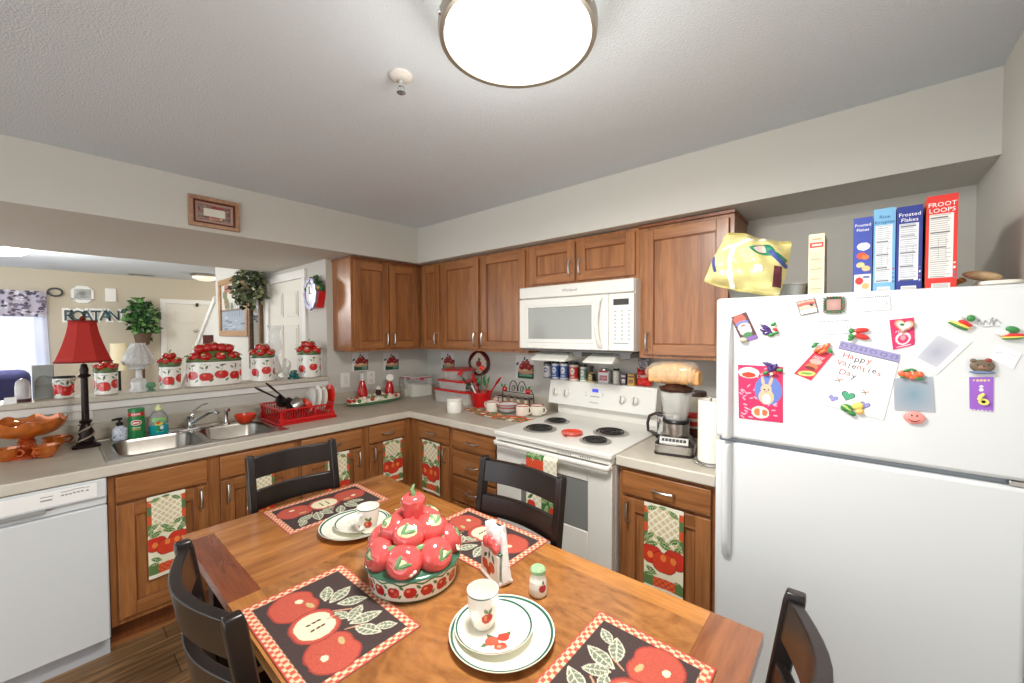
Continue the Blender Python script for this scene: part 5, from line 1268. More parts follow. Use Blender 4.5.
for q in (((0,0),(W,f)), ((0,H-f),(W,H)), ((0,f),(f,H-f)), ((W-f,f),(W,H-f))): mb.box((q[0][0],q[0][1],.0), (q[1][0],q[1][1],.035))
obj('frame', mb, mat('frame_brown', (120,88,60), .4, noise=.3, nscale=40), t, bev=.006)
mb = MB(); mb.T = M; mb.box((f,f,.0), (W-f,H-f,.012)); obj('mirror_glass', mb, mat('mirror', (200,208,222), .05, metal=1), t)
def foliage(name, label, c, ext, n, leafs, mats, seed, pot=None, trail=0, group=None, Lf=(.05,.075), clamp=None):
    t = thing(name, label, 'plant', c, 0, group); r_ = random.Random(seed)
    mb = MB(); st = MB()
    for s in range(n):
        u = Vector((r_.gauss(0,.5), r_.gauss(0,.5), r_.gauss(0,.5))); 
        if u.length > 1: u.normalize()
        e = Vector((u.x*ext[0], u.y*ext[1], u.z*ext[2]+trail*(abs(u.x)-.5)*-1*0))
        if clamp: e = clamp(e)
        if s % 4 == 0: st.tube([(0,0,-ext[2]*.6), e*.5+Vector((0,0,.03)), e], .0035, 4)
        for q in range(leafs):
            d = Vector((r_.gauss(0,1), r_.gauss(0,1), r_.gauss(-.4,.7))); nr = Vector((r_.gauss(-.4,.6), r_.gauss(-.9,.5), r_.gauss(.5,.5)))
            o = e+Vector((r_.gauss(0,.02), r_.gauss(0,.02), r_.gauss(0,.02)))
            if clamp: o = clamp(o)
            L = r_.uniform(*Lf); mb.leaf(o, d, nr, L, L*.62, mi=r_.randrange(len(mats)))
    obj('foliage', mb, mats, t, local=True, sharp=80, fixn=False); obj('stems', st, mat('stem_brown', (84,66,42), .7), t, local=True); return t
LG = [mat('ivy_dark', (28,58,26), .4), mat('ivy_mid', (52,98,42), .4), mat('ivy_light', (96,140,74), .4)]
y = YF-.22; c = at(142,318,'y',y); ex = (at(160,320,'y',y).x-at(125,320,'y',y).x)/2; ez = (at(142,296,'y',y).z-at(142,339,'y',y).z)/2
t = foliage('potted_ivy', 'leafy green ivy on a stand before the far beige wall', c, (ex*.80,.12,ez*.86), 120, 4, LG, 3, Lf=(.07,.12), clamp=lambda v: Vector((v.x,min(v.y,.10),v.z)))
mb = MB(); mb.lathe([(.10,-c.z),(.10,-c.z+.02),(.02,-c.z+.04),(.018,-ez*1.0-.1),(.08,-ez-.08),(.11,-ez*.7),(.09,-ez*.7)], n=20); obj('plant_stand', mb, mat('stand_brown', (92,70,52), .5), t, local=True)
y = 1.62; c = at(249,287,'x',-1.17); 
ex2 = .14
def cl2(v): return Vector((min(v.x,.06), v.y, v.z))
LV = [mat('var_dark', (52,62,40), .4), mat('var_mid', (96,110,74), .4), mat('var_pale', (158,160,122), .4)]
t = foliage('hanging_ivy', 'variegated trailing ivy hanging in front of the framed wharf picture', c, (.10,.30,.20), 130, 4, LV, 8, Lf=(.05,.09), clamp=cl2)
mb = MB(); mb.lathe([(.05,-.03),(.07,.02),(.075,.06),(.068,.06),(.04,.0)], n=20); obj('basket', mb, mat('basket_tan', (150,120,84), .7), t, local=True)
mb = MB(); mb.tube([(.0,0,.05),(.08,0,.16),(.135,0,.16)], .006, 6); obj('wall_hook', mb, BLACK, t, local=True)
# basket wall clock
c = at(315.5,292,'x',-1.06); kz = (at(315,277.5,'x',-1.06).z-at(315,305,'x',-1.06).z)/2
t = thing('wall_clock', 'apple-basket wall clock with an oval face on the grey jamb wall', 'clock', (XE,c.y,c.z))
M = Matrix.Translation((XE,c.y,c.z)) @ Matrix(((0,0,-1,0),(-1,0,0,0),(0,1,0,0),(0,0,0,1)))
mb = MB(); mb.T = M; s = kz*1.25
mb.sweep([[(-.60*s,-.95*s,0),(.60*s,-.95*s,0),(.95*s,.0,0),(-.95*s,.0,0)],[(-.58*s,-.93*s,.06),(.58*s,-.93*s,.06),(.92*s,.0,.06),(-.92*s,.0,.06)]]); obj('basket_body', mb, mat('clock_red', (200,24,30), .35, coat=.3), t, bev=.006)
mb = MB(); mb.T = M; r_ = random.Random(9)
for i in range(30):
    an = r_.uniform(-.2,PI+.2); mb.ell((math.cos(an)*s*r_.uniform(.5,.9), math.sin(an)*s*r_.uniform(.4,.85), r_.uniform(.02,.07)), (s*.22,s*.11,.018), 8, 5, mi=r_.choice([0,0,1,2]), R=Matrix.Rotation(an+r_.uniform(-.8,.8),3,'Z'))
obj('fruit_garland', mb, [mat('garland_green', (44,92,44), .4), mat('garland_red', (196,40,36), .3, coat=.3), mat('garland_yellow', (206,186,90), .4)], t)
mb = MB(); mb.T = M @ Matrix.Translation((0,-.12*s,.06)) @ Matrix.Diagonal((.90,1,1,1)); 
nn = 36; mb.sweep([[(s*.92*f*(1+.06*math.cos(12*2*PI*i/nn))*math.cos(2*PI*i/nn), s*.92*f*(1+.06*math.cos(12*2*PI*i/nn))*math.sin(2*PI*i/nn), z_) for i in range(nn)] for f, z_ in ((1,0),(1,.02),(.72,.022),(.70,.012))]); obj('face_ring', mb, mat('clock_ring', (150,148,176), .3, metal=.4, noise=.4, nscale=60), t)
mb = MB(); mb.T = M @ Matrix.Translation((0,-.12*s,.075)) @ Matrix.Diagonal((.90,1,1,1)); mb.lathe([(s*.64,0),(s*.54,.004)], n=32); fc_ = obj('face', mb, mat('clock_face', (236,236,244), .3), t)
mb = MB(); mb.T = M @ Matrix.Translation((0,-.12*s,.08)); mb.box((-.004,-.005,0), (.004,s*.40,.003)); mb.box((-.004,-.004,0), (s*.26,.004,.003)); obj('hands', mb, BLACK, fc_)
# ================================================================ far living-room wall
def wallbox(name, label, cat, px0, py0, px1, py1, m, oct_=False, inner=None, th=.03):
    a = at(px0,py1,'y',YF-.001); b = at(px1,py0,'y',YF-.001); W = b.x-a.x; H = b.z-a.z
    t = thing(name, label, cat, ((a.x+b.x)/2,YF,a.z)); M = FR((a.x,YF-.001,a.z),'A')
    mb = MB(); mb.T = M
    if oct_: k = min(W,H)*.28; pts = [(k,0),(W-k,0),(W,k),(W,H-k),(W-k,H),(k,H),(0,H-k),(0,k)]
    else: pts = rrect(0,0,W,H,min(W,H)*.12,3)
    mb.prism(pts, 0, th, top=.93); obj('body', mb, m, t, bev=.003); return t, M, W, H
t, M, W, H = wallbox('octagonal_plate', 'white octagonal plate hung high on the far wall', 'wall plate', 70.8,286.2,94,303.2, mat('plate_white', (236,236,230), .3), oct_=True)
mb = MB(); mb.T = M; mb.box((W*.14,H*.28,.03), (W*.86,H*.80,.034)); obj('centre', mb, mat('plate_scene', (170,172,168), .4, noise=.5, nscale=9), t)
text('lettering', '~~~~', H*.4, M @ Matrix.Translation((W/2,H*.25,.036)), INK, t)
wallbox('chime_box', 'plain white door chime box on the far wall', 'door chime', 105.3,288.4,116.3,302, mat('chime_white', (236,234,226), .4))
# sign letters
y = YF-.002; word = 'ROATAN'; xs_ = [66.5,75.5,85,94,103,112.5]
t = thing('letter_sign', 'wall sign of big letters spelling ROATAN above the sofa', 'sign', (at(90,316,'y',y).x,YF,at(90,316,'y',y).z))
hh = at(90,309.5,'y',y).z-at(90,322.5,'y',y).z
for i, ch in enumerate(word):
    p = at(64.5+9.05*i+4.3, 316+.05*i, 'y', y); M = FR((p.x,y-.004,p.z-.0),'A')
    text('letter_backing', ch, hh*1.42, M @ Matrix.Translation((0,.0,0)), mat('letter_white', (240,240,236), .4), t, ext=.006, sx=.92, bold=.009)
    text('letter_face', ch, hh*1.1, M @ Matrix.Translation((0,.0,.012)), mat('letter_photo', (52,76,80), .5, noise=.8, nscale=8), t, ext=.004, sx=.86, bold=.003)
# curtains and rod at the window
y = YF-.09; a = at(52,292,'y',y); zr = a.z
t = thing('curtain_rod', 'black curtain rod with a scroll finial over the living-room window', 'curtain rod', (a.x,y,zr))
mb = MB(); mb.tube([(wr-2.0,y,zr-.02),(a.x-.05,y,zr-.02)], .014, 8); rr_ = .07; mb.tube([(a.x-.05,y,zr-.02)]+[(a.x+.03+rr_*math.cos(q), y, zr-.0+rr_*.8*math.sin(q)) for q in [PI+.3-i*.5 for i in range(14)]], .012, 6); obj('rod', mb, BLACK, t)
for xx in (wr+.05,wr-1.8): mb = MB(); mb.box((xx-.015,y,zr-.035), (xx+.015,YF-.001,zr-.005)); obj('bracket', mb, BLACK, t)
xr = at(46.5,300,'y',y).x; x2 = at(52,368,'y',y).x; zv = at(40,317,'y',y).z
def val_p(U, V):
    c = Cv(U, V, (176,170,184)); r_ = random.Random(1)
    for i in range(420): c.ell(r_.uniform(0,2.1), r_.uniform(0,.5), r_.uniform(.01,.035), r_.uniform(.01,.03), r_.choice([(92,84,104),(120,110,130),(210,206,214),(76,70,88)]), r_.uniform(0,180))
    c.put(V > .40, (110,96,112)); return c
WV = 1.95; HV = zr-zv
def vfn(U, V): return (xr-WV+U, y-.052+.022*np.sin(U*46)*(1-.3*V/HV), zv+V)
mb = slab_mb(230, 50, vfn, val_p, WV, HV, .004, nrm=(0,-1,0)); obj('curtain_valance', mb, painted('print_cloth', .8), fixn=False, label='grey patterned gathered valance over the living-room window', cat='valance')
SHEER = bpy.data.materials.new('sheer_cloth'); SHEER.use_nodes = True; nt = SHEER.node_tree; b_ = nt.nodes['Principled BSDF']; b_.inputs['Base Color'].default_value = (*lin((242,243,248)),1); b_.inputs['Roughness'].default_value = .9
tr = nt.nodes.new('ShaderNodeBsdfTranslucent'); tr.inputs['Color'].default_value = (.85,.88,1,1); ms = nt.nodes.new('ShaderNodeMixShader'); ms.inputs[0].default_value = .7
nt.links.new(b_.outputs[0], ms.inputs[1]); nt.links.new(tr.outputs[0], ms.inputs[2]); nt.links.new(ms.outputs[0], nt.nodes['Material Output'].inputs['Surface'])
def sheer(x0, x1, label):
    n = 60; mb = MB(); secs = []
    for z_ in (.35, 1.0, zv-.02, zr-.05):
        sec = []
        fl = (x2-xr)*(1-(z_-.9)/(zr-.9)) if x1 > wr-.5 else 0
        for i in range(n): f = i/(n-1); sec.append((x0+(x1-x0)*f+max(0,fl)*f, y+.02+.014*math.sin(f*42), z_))
        for i in range(n): f = 1-i/(n-1); sec.append((x0+(x1-x0)*f+max(0,fl)*f, y+.0215+.014*math.sin(f*42), z_))
        secs.append(sec)
    mb.sweep(secs); obj('sheer_curtain', mb, SHEER, label=label, cat='curtain', sharp=70, group='sheer living-room curtains')
sheer(xr-.62, xr-.01, 'white sheer curtain at the right side of the living-room window')
sheer(xr-1.75, xr-.66, 'white sheer curtain covering the left of the living-room window')
# sofa with throw cushions, side lamp
SB = mat('sofa_blue', (60,60,104), .85, noise=.2, nscale=12)
y = 3.0; xs1 = at(31,390,'y',y).x; zs_ = at(15,369,'y',y+.3).z
t = thing('blue_sofa', 'dark blue sofa with a high back below the living-room window', 'sofa', (xs1-.95,y+.3,0))
mb = MB(); mb.box((xs1-2.0,y,.12), (xs1,y+.9,.44)); obj('base', mb, SB, t, bev=.04)
mb = MB(); mb.box((xs1-2.0,y-.02,.14), (xs1-.0,y+.26,zs_)); obj('backrest', mb, SB, t, bev=.08, seg=3)
mb = MB(); mb.box((xs1-.18,y+.02,.14), (xs1+.02,y+.9,.66)); obj('armrest', mb, SB, t, bev=.05)
for x0_ in (xs1-1.8, xs1-1.0): mb = MB(); mb.box((x0_,y+.25,.45), (x0_+.78,y+.88,.58)); obj('seat_cushion', mb, SB, t, bev=.04)
for xx, yy in ((xs1-1.9,y+.08),(xs1-.1,y+.08),(xs1-1.9,y+.8),(xs1-.1,y+.8)): mb = MB(); mb.box((xx-.03,yy-.03,0),(xx+.03,yy+.03,.12)); obj('leg', mb, BLACK, t)
y = 4.9; a = at(109.7,357,'y',y).x; b = at(128,357,'y',y).x; z1, z0 = at(119,343.5,'y',y).z, at(119,370.5,'y',y).z; r = (b-a)/2; cx = (a+b)/2
t = thing('floor_lamp', 'lamp with a cream drum shade behind the ledge canisters', 'lamp', (cx,y,0))
mb = MB(); mb.lathe([(r,z0),(r*.96,z1),(r*.94,z1),(r*.98,z0)], c=(cx,y,0), n=36, cap=False); obj('lamp_shade', mb, mat('cream_shade', (222,210,176), .8), t)
mb = MB(); mb.lathe([(.15,0),(.15,.02),(.02,.04),(.015,z0+.05)], c=(cx,y,0), n=20); obj('pole', mb, BRZ, t)
mb = MB(); mb.lathe([(.16,2.4395),(.17,2.41),(.15,2.37),(.08,2.34),(0,2.335)], n=28, c=(*at(205,277,'z',2.40).xy,0)); p = at(205,277,'z',2.40)
t = thing('hall_ceiling_lamp', 'small flush ceiling lamp in the hall by the far door', 'ceiling lamp', (p.x,p.y,2.44)); obj('diffuser', mb, mat('hall_glow', (236,226,206), .4, emit=.5), t)
mb = MB(); mb.lathe([(.178,2.439),(.182,2.405),(.174,2.40)], c=(p.x,p.y,0), n=28, cap=False); obj('metal_ring', mb, mat('ring_nickel', (176,168,156), .3, metal=1), t)
p = at(-6,250,'z',2.40); t = thing('living_room_ceiling_lamp', 'flush ceiling lamp glowing at the left edge beyond the half wall', 'ceiling lamp', (p.x,p.y,2.44))
mb = MB(); mb.lathe([(.26,2.4395),(.25,2.41),(.20,2.375),(.10,2.355),(0,2.35)], n=36, c=(p.x,p.y,0)); obj('diffuser', mb, mat('lamp_glow_soft', (255,252,240), .5, emit=5), t)
mb = MB(); mb.ell((p.x,p.y,2.345), .014, 10, 6); obj('finial', mb, NICK, t)
p = at(142,275,'z',2.435); t = thing('ceiling_vent', 'slim dark ceiling register near the far living-room wall', 'vent', (p.x,p.y,2.44)); mb = MB(); mb.box((p.x-.16,p.y-.05,2.43),(p.x+.16,p.y+.05,2.4395)); obj('register', mb, mat('vent_grey', (150,146,140), .5), t, bev=.002)
mb = MB(); [mb.box((p.x-.14,p.y-.036+i*.018,2.4285),(p.x+.14,p.y-.028+i*.018,2.43)) for i in range(5)]; obj('slots', mb, BLACK, t)
# framed sign on the fascia
M0 = at(187.5,194.5,'y',-.387); M1 = at(239,231.5,'y',-.387); zt_ = (at(187.5,194.8,'y',-.387).z+at(239.3,203.3,'y',-.387).z)/2; zb_ = (at(188.6,226,'y',-.387).z+at(239.4,231.8,'y',-.387).z)/2
t = thing('framed_sign', 'small wooden framed print on the fascia above the pass-through', 'picture', ((M0.x+M1.x)/2,-.387,zb_)); W = M1.x-M0.x; H = zt_-zb_; M = FR((M0.x,-.387,zb_),'A')
def rings(f0, f1, w0, w1, nm, m_):
    mb = MB(); mb.T = M
    for q in (((f0,f0),(W-f0,f1)), ((f0,H-f1),(W-f0,H-f0)), ((f0,f1),(f1,H-f1)), ((W-f1,f1),(W-f0,H-f1))): mb.box((q[0][0],q[0][1],w0), (q[1][0],q[1][1],w1))
    obj(nm, mb, m_, t, bev=.002)
rings(0,.022,0,.022,'outer_frame',mat('frame_tan', (168,130,100), .4, noise=.2, nscale=60)); rings(.022,.032,0,.016,'inner_frame',mat('frame_oxblood', (92,36,28), .4)); rings(.032,.045,0,.012,'fillet',mat('frame_pink_tan', (176,140,122), .4))
def sg(U, V):
    w, h = W-.09, H-.09; c = Cv(U, V, (136,120,112)); r_ = random.Random(2)
    for i in range(70): c.ell(r_.uniform(0,w), r_.uniform(0,h), .008, .006, r_.choice([(110,84,84),(160,140,128),(150,70,62),(96,100,110)]))
    c.rect(w*.17,h*.28,w*.83,h*.78,(222,222,206)); c.rect(w*.35,h*.10,w*.74,h*.22,(214,190,150))
    for q in range(5): c.ell(w*(.40+.06*q),h*.16,.004,.005,(190,60,50)); c.ell(w*(.42+.07*q),h*.88,.008,.006,(160,60,56))
    return c
obj('print', slab_mb(90, 50, flat(M @ Matrix.Translation((.045,.045,.006))), sg, W-.09, H-.09, .004, nrm=(0,-1,0)), painted('print_matte', .6), t, fixn=False)
# outlets
def outlet(M, label, kind, w=.075, h=.118, group='white wall plates above the counter'):
    t = thing('wall_outlet' if kind != 'switch' else 'light_switch', label, 'outlet' if kind != 'switch' else 'light switch', M.translation, 0, group)
    mb = MB(); mb.T = M; mb.box((-w/2,-h/2,0), (w/2,h/2,.006)); obj('cover_plate', mb, mat('outlet_white', (240,239,234), .35), t, bev=.002)
    mb = MB(); mb.T = M
    if kind == 'outlet':
        for s in (-1,1):
            o = s*.026
            if w > h: mb.box((o-.015,-.014,.006), (o+.015,.014,.008)); 
            else: mb.box((-.014,o-.015,.006), (.014,o+.015,.008))
    else: mb.box((-.015,-.033,.006), (.015,.033,.008))
    f_ = obj('insert', mb, mat('insert_white', (228,226,220), .3), t, bev=.001)
    mb = MB(); mb.T = M
    if kind == 'outlet':
        for s in (-1,1):
            o = s*.026
            for d in (-.005,.005):
                if w > h: mb.box((o-.004,d-.001,.008), (o+.004,d+.001,.0086))
                else: mb.box((d-.001,o-.004,.008), (d+.001,o+.004,.0086))
        obj('slots', mb, BLACK, f_)
p = at(75.5,412.5,'y',-.001); outlet(FR(p,'A'), 'white double outlet plate behind the red-shaded lamp', 'outlet', w=.135, h=.085)
p = at(345.2,380,'y',-.001); outlet(FR(p,'A'), 'white wall switch plate right of the ledge end', 'switch', w=.08, h=.125)
p = at(371,377.5,'y',-.001); outlet(FR(p,'A'), 'white outlet plate between the two apple bottles', 'outlet', w=.075, h=.118)
# ================================================================ stickers on the wall above the counter
def sticker(px0, py0, px1, py1, side, label):
    v = -.001
    a = at(px0,py1,'y' if side == 'A' else 'x',v); b = at(px1,py0,'y' if side == 'A' else 'x',v)
    W = (b.x-a.x) if side == 'A' else (a.y-b.y); H = b.z-a.z
    def p(U, V):
        u, w = U/W, V/H; c = Cv(u, w, (226,226,226)); c.rect(.12,0,1,.30,(34,84,62)); c.rect(.55,.3,.98,.62,(72,40,40))
        c.ell(.55,.30,.42,.10,(196,152,122)); c.ell(.52,.42,.40,.10,(214,196,160))
        for x, y, r in ((.35,.50,.15),(.55,.56,.17),(.75,.50,.16),(.45,.64,.13),(.65,.66,.13)): c.ell(x,y,r,r*.9,(150,32,40)); c.ell(x-.04,y+.04,r*.4,r*.25,(206,110,90))
        c.leaf(.10,.62,.2,.1,40,(40,50,44)); c.leaf(.50,.86,.2,.1,70,(40,60,50)); c.leaf(.62,.80,.16,.08,20,(40,60,50)); c.rect(.60,.06,.92,.24,(110,150,130)) if side == 'A' else c.rect(.2,.10,.9,.20,(120,160,140))
        return c
    M = FR((a.x,v,a.z),'A') if side == 'A' else FR((v,a.y,a.z),'B')
    mb = slab_mb(48, 54, flat(M @ Matrix.Translation((0,0,.003))), p, W, H, .003, nrm=M.col[2].to_3d())
    obj('apple_tile', mb, painted('print_gloss', .25, coat=.3), fixn=False, label=label, cat='wall tile', group='apple basket tiles on the backsplash wall')
sticker(352,352.5,368,371,'A','apple basket tile above the left red bottle')
sticker(383.5,352.5,398.5,370.5,'A','apple basket tile above the right red bottle')
sticker(441.4,352.5,454.8,369.8,'B','apple basket tile above the stacked food containers')
sticker(516,355.6,534,377.8,'B','apple basket tile above the wire rack, left of the stove')
CZ = .9145
# ================================================================ apple tray with bottles
c = at(375,402.5,'z',CZ); a = at(346.5,404,'y',c.y).x; b = at(404,397,'y',c.y).x
t = thing('serving_tray', 'long white relish tray with moulded apples and a green rim', 'tray', (c.x,c.y,CZ), math.radians(4)); L = (b-a)/2; w = .095
mb = MB(); nn = 40
mb.sweep([[(L*f*math.cos(2*PI*i/nn), w*f*math.sin(2*PI*i/nn)*(1+.25*math.cos(2*PI*i/nn)**2), z_) for i in range(nn)] for f, z_ in ((.80,0),(.90,.006),(1.0,.022),(1.02,.026),(.98,.027),(.90,.020),(.6,.018))]); obj('rim', mb, mat('tray_green', (86,140,96), .2, coat=.5), t, local=True)
mb = MB(); r_ = random.Random(12)
mb.sweep([[(L*f*math.cos(2*PI*i/nn), w*f*math.sin(2*PI*i/nn)*(1+.25*math.cos(2*PI*i/nn)**2), z_) for i in range(nn)] for f, z_ in ((.93,.020),(.90,.045),(.75,.058),(.3,.060))], mi=0)
for i in range(46):
    an = 2*PI*i/23; f = .88 if i < 23 else .62; x, yv = L*f*math.cos(an), w*f*math.sin(an)*(1+.25*math.cos(an)**2)
    mb.ell((x,yv,.045+(.012 if i >= 23 else 0)+r_.uniform(-.006,.006)), (.017,.017,.015), 10, 6, mi=r_.choice([0,1,1,2,0,1,2]))
obj('moulded_fruit', mb, [mat('tray_cream', (238,232,212), .2, coat=.5), mat('tray_red', (196,52,36), .2, coat=.5), mat('tray_leaf', (84,130,70), .2, coat=.5)], t, local=True, sharp=60)
def redbottle(px, pyb, pyt, pytop, label, ball):
    y = c.y+.035; p = at(px,pyb,'y',y); z0 = CZ+.052; h1 = at(px,pyt,'y',y).z-z0; h2 = at(px,pytop,'y',y).z-z0; r = .042
    t = thing('oil_bottle', label, 'bottle', (p.x,y,z0), 0, 'red bottles on the apple tray')
    mb = MB(); mb.lathe([(r*.7,0),(r,.012),(r*.98,h1*.45),(r*.55,h1*.85),(r*.40,h1)], n=28); obj('belly', mb, mat('red_glass', (190,14,20), .06, coat=.7), t, local=True)
    mb = MB(); mb.lathe([(r*.38,h1+.0005),(r*.36,h1+(h2-h1)*.8),(r*.6,h2),(r*.5,h2+.001),(0,h2)], n=20); obj('neck', mb, CGL if True else CERW, t, local=True)
    if ball: mb = MB(); mb.lathe([(0,-.007),(.030,-.006),(.034,0),(.030,.006),(0,.007)], n=24); o = obj('round_tag', mb, CERW, t, local=True); o.rotation_euler = (PI/2,0,-.6); o.location = (-.012,-.028,h1+.03)
redbottle(362.5,394,380.5,372,'red glass bottle on the left of the apple tray, clear neck',False)
redbottle(389.5,390,380.5,373.5,'red glass bottle on the right of the apple tray with a white round tag',True)
y = c.y+.01; p = at(378.5,394,'y',y)
t = thing('small_spice_jar', 'small jar with white lid and dark label on the apple tray', 'jar', (p.x,y,CZ+.0615))
mb = MB(); mb.lathe([(.020,0),(.022,.004),(.022,.045),(.018,.05)], n=24); obj('glass', mb, mat('jar_label_dark', (70,30,34), .3, noise=.5, nscale=70), t, local=True)
mb = MB(); mb.lathe([(.020,.0505),(.020,.062),(.016,.066),(.010,.075),(0,.077)], n=20); obj('lid', mb, CERW, t, local=True)
# ================================================================ food containers in the corner
def bxc(px0, px1, pyb, pyt, y, lab, fill, rz=0, d=.12):
    a = at(px0,pyb,'y',y); b = at(px1,pyb,'y',y); W = b.x-a.x; H = at((px0+px1)/2,pyt,'y',y).z-CZ
    t = thing('flip_top_container', lab, 'container', ((a.x+b.x)/2,y+d/2,CZ), rz, 'clear flip-top food containers in the corner')
    mb = MB(); 
    for q in (((-W/2,-d/2),(-W/2+.003,d/2)), ((W/2-.003,-d/2),(W/2,d/2)), ((-W/2,-d/2),(W/2,-d/2+.003)), ((-W/2,d/2-.003),(W/2,d/2))): mb.box((q[0][0],q[0][1],.001), (q[1][0],q[1][1],H-.016))
    mb.box((-W/2,-d/2,0), (W/2,d/2,.004)); obj('box', mb, mat('container_clear', (224,228,224), .15, alpha=.22), t, local=True)
    mb = MB(); e = .004; n=5
    mb.sweep([[(-W/2+e,-d/2+e,.005),(W/2-e,-d/2+e,.005),(W/2-e,d/2-e,.005),(-W/2+e,d/2-e,.005)],[(-W/2+e,-d/2+e,H*fill),(W/2-e,-d/2+e,H*(fill-.18)),(W/2-e,d/2-e,H*(fill-.12)),(-W/2+e,d/2-e,H*fill)]]); obj('flour', mb, mat('flour_white' if fill > .5 else 'pasta_beige', (242,238,226) if fill > .5 else (206,196,170), .9), t, local=True)
    mb = MB(); mb.box((-W/2-.003,-d/2-.003,H-.0155), (W/2+.003,d/2+.003,H-.010)); mb.box((-.02,-d/2-.006,H-.03), (.02,-d/2-.003,H-.010)); obj('lid_seal', mb, mat('seal_red', (190,40,50), .4), t, local=True)
    mb = MB(); mb.box((-W/2,-d/2,H-.0095), (W/2,d/2,H)); obj('lid', mb, mat('lid_clear_grey', (206,208,204), .25), t, local=True, bev=.002)
bxc(405,413,399.5,376,-.15,'slim clear flip-top container, left one in the corner, half full',.42,rz=-.06,d=.08)
bxc(413,432,400.5,376.5,-.24,'wide clear flip-top container of white flour in the corner',.66,rz=-.1)
def stack(px0, px1, py0, py1, z0, x, lab, fill, name='food_container', round_=False, d=None):
    a = at(px0,py1,'x',x).y; b = at(px1,py1,'x',x).y; W = a-b; H = at((px0+px1)/2,py0,'x',x).z-z0; cy = (a+b)/2; d = d or W*.75
    t = thing(name, lab, 'container', (x+d/2,cy,z0), 0, 'red-lidded food containers stacked in the corner')
    if round_:
        mb = MB(); mb.lathe([(W*.40,0),(W*.47,H-.014),(W*.45,H-.014),(0,.003)], n=36, cap=False); obj('box', mb, mat('container_clear2', (226,226,222), .2, alpha=.40), t, local=True)
        mb = MB(); mb.lathe([(W*.5,H-.013),(W*.5,H-.004),(W*.45,H),(0,H-.001)], n=36); obj('lid', mb, RED, t, local=True)
    else:
        mb = MB(); secs = [[(p[0],p[1],z_) for p in rrect(-d/2+e,-W/2+e,d/2-e,W/2-e,.02)] for e, z_ in ((.012,0),(.004,H-.015),(.006,H-.015),(.015,.004))]
        mb.sweep(secs); obj('box', mb, mat('container_clear2', (226,226,222), .2, alpha=.40), t, local=True)
        if fill: mb = MB(); mb.sweep([[(p[0],p[1],z_) for p in rrect(-d/2+e,-W/2+e,d/2-e,W/2-e,.02)] for e, z_ in ((.016,.005),(.012,H*fill))]); obj('contents', mb, mat('contents_white', (234,228,212), .9), t, local=True)
        mb = MB(); mb.prism(rrect(-d/2-.003,-W/2-.003,d/2+.003,W/2+.003,.022), H-.0145, H); obj('lid', mb, RED, t, local=True, bev=.003)
    return z0+H, t
z1, _ = stack(433,467,390.3,404,CZ,-.33,'wide clear food container with red lid, bottom of the corner stack',.45,d=.2)
z2, _ = stack(437,464.5,380.5,393,z1+.0005,-.31,'ribbed clear food container with red lid, middle of the corner stack',0,d=.17)
z3, _ = stack(437.5,461,369.3,381,z2+.0005,-.30,'round bowl with bright red lid, top of the corner stack',0,round_=True)
t = thing('artificial_rose', 'artificial red rose with dark leaves lying on the container stack', 'flower', at(460,374,'x',-.27))
o = at(460,373.5,'x',-.29); mb = MB(); 
for i in range(9): an = i*2.4; R_ = .006+.0022*i; mb.ell(o+Vector((R_*math.cos(an)*.6, R_*math.sin(an), R_*math.sin(an*1.7)*.4)), (.010,.013,.012), 10, 6)
obj('bloom', mb, mat('petal_red', (206,50,44), .6), t)
mb = MB(); e = at(472,391,'x',-.30); mb.tube([o, at(464,380,'x',-.30), e], .003, 6)
for q in ((463,378),(467,383),(466,386),(469,382),(471,388)): mb.leaf(at(*q,'x',-.31), Vector((-.1,-.6,-.5+.1*(q[0]%3))), (-1,0,.2), .045, .03)
obj('stem_and_leaves', mb, mat('rose_leaf', (32,58,36), .5), t)
# white lidded jar
p = at(454.5,412,'z',CZ); t = thing('white_jar', 'plain white lidded crock in front of the container stack', 'jar', (p.x,p.y,CZ))
hj = at(454.5,394.5,'x',p.x).z-CZ; r = (at(448.3,405,'x',p.x).y-at(461,405,'x',p.x).y)/2*.80; hj *= .80
mb = MB(); mb.lathe([(r*.93,0),(r,.006),(r,hj*.72),(r*.96,hj*.78)], n=32); obj('body', mb, CERW, t, local=True)
mb = MB(); mb.lathe([(r*1.0,hj*.785),(r*1.02,hj*.80),(r*1.02,hj*.93),(r*.9,hj),(0,hj)], n=32); obj('lid', mb, CERW, t, local=True)
# ================================================================ red bucket with utensils
p = at(481.5,406,'z',CZ); x0 = p.x
t = thing('utensil_bucket', 'red bucket crock holding kitchen utensils left of the stove', 'utensil holder', (p.x,p.y,CZ))
hb = at(481.5,391.5,'x',x0).z-CZ; r = (at(472.5,393,'x',x0).y-at(490.8,393,'x',x0).y)/2*.82
mb = MB(); mb.lathe([(r*.80,0),(r,hb-.012),(r*1.06,hb-.010),(r*1.06,hb),(r*.97,hb),(r*.78,.01),(0,.01)], n=36, cap=False); mb.lathe([(0,.0),(r*.80,0)], n=36, cap=False); obj('bucket', mb, RED, t, local=True)
base = Vector((p.x,p.y,CZ+.03)); ZB_ = CZ+hb
def uten(name, label, px, py, dx, build, m_, cat='utensil'):
    tip = at(px,py,'x',x0+dx); s = base+Vector((dx*.2,(tip.y-p.y)*.12,0)); t = thing(name, label, cat, s); d = (tip-s); L = d.length; d.normalize()
    mb = MB(); build(mb, s, d, L, tip); obj('utensil', mb, m_, t, sharp=60)
def spoon(mb, s, d, L, tip):
    mb.tube([s, tip-d*.06], .0055, 8); R = d.to_track_quat('Z','X').to_matrix(); mb.ell(tip-d*.03, (.010,.024,.038), 16, 10, R=R)
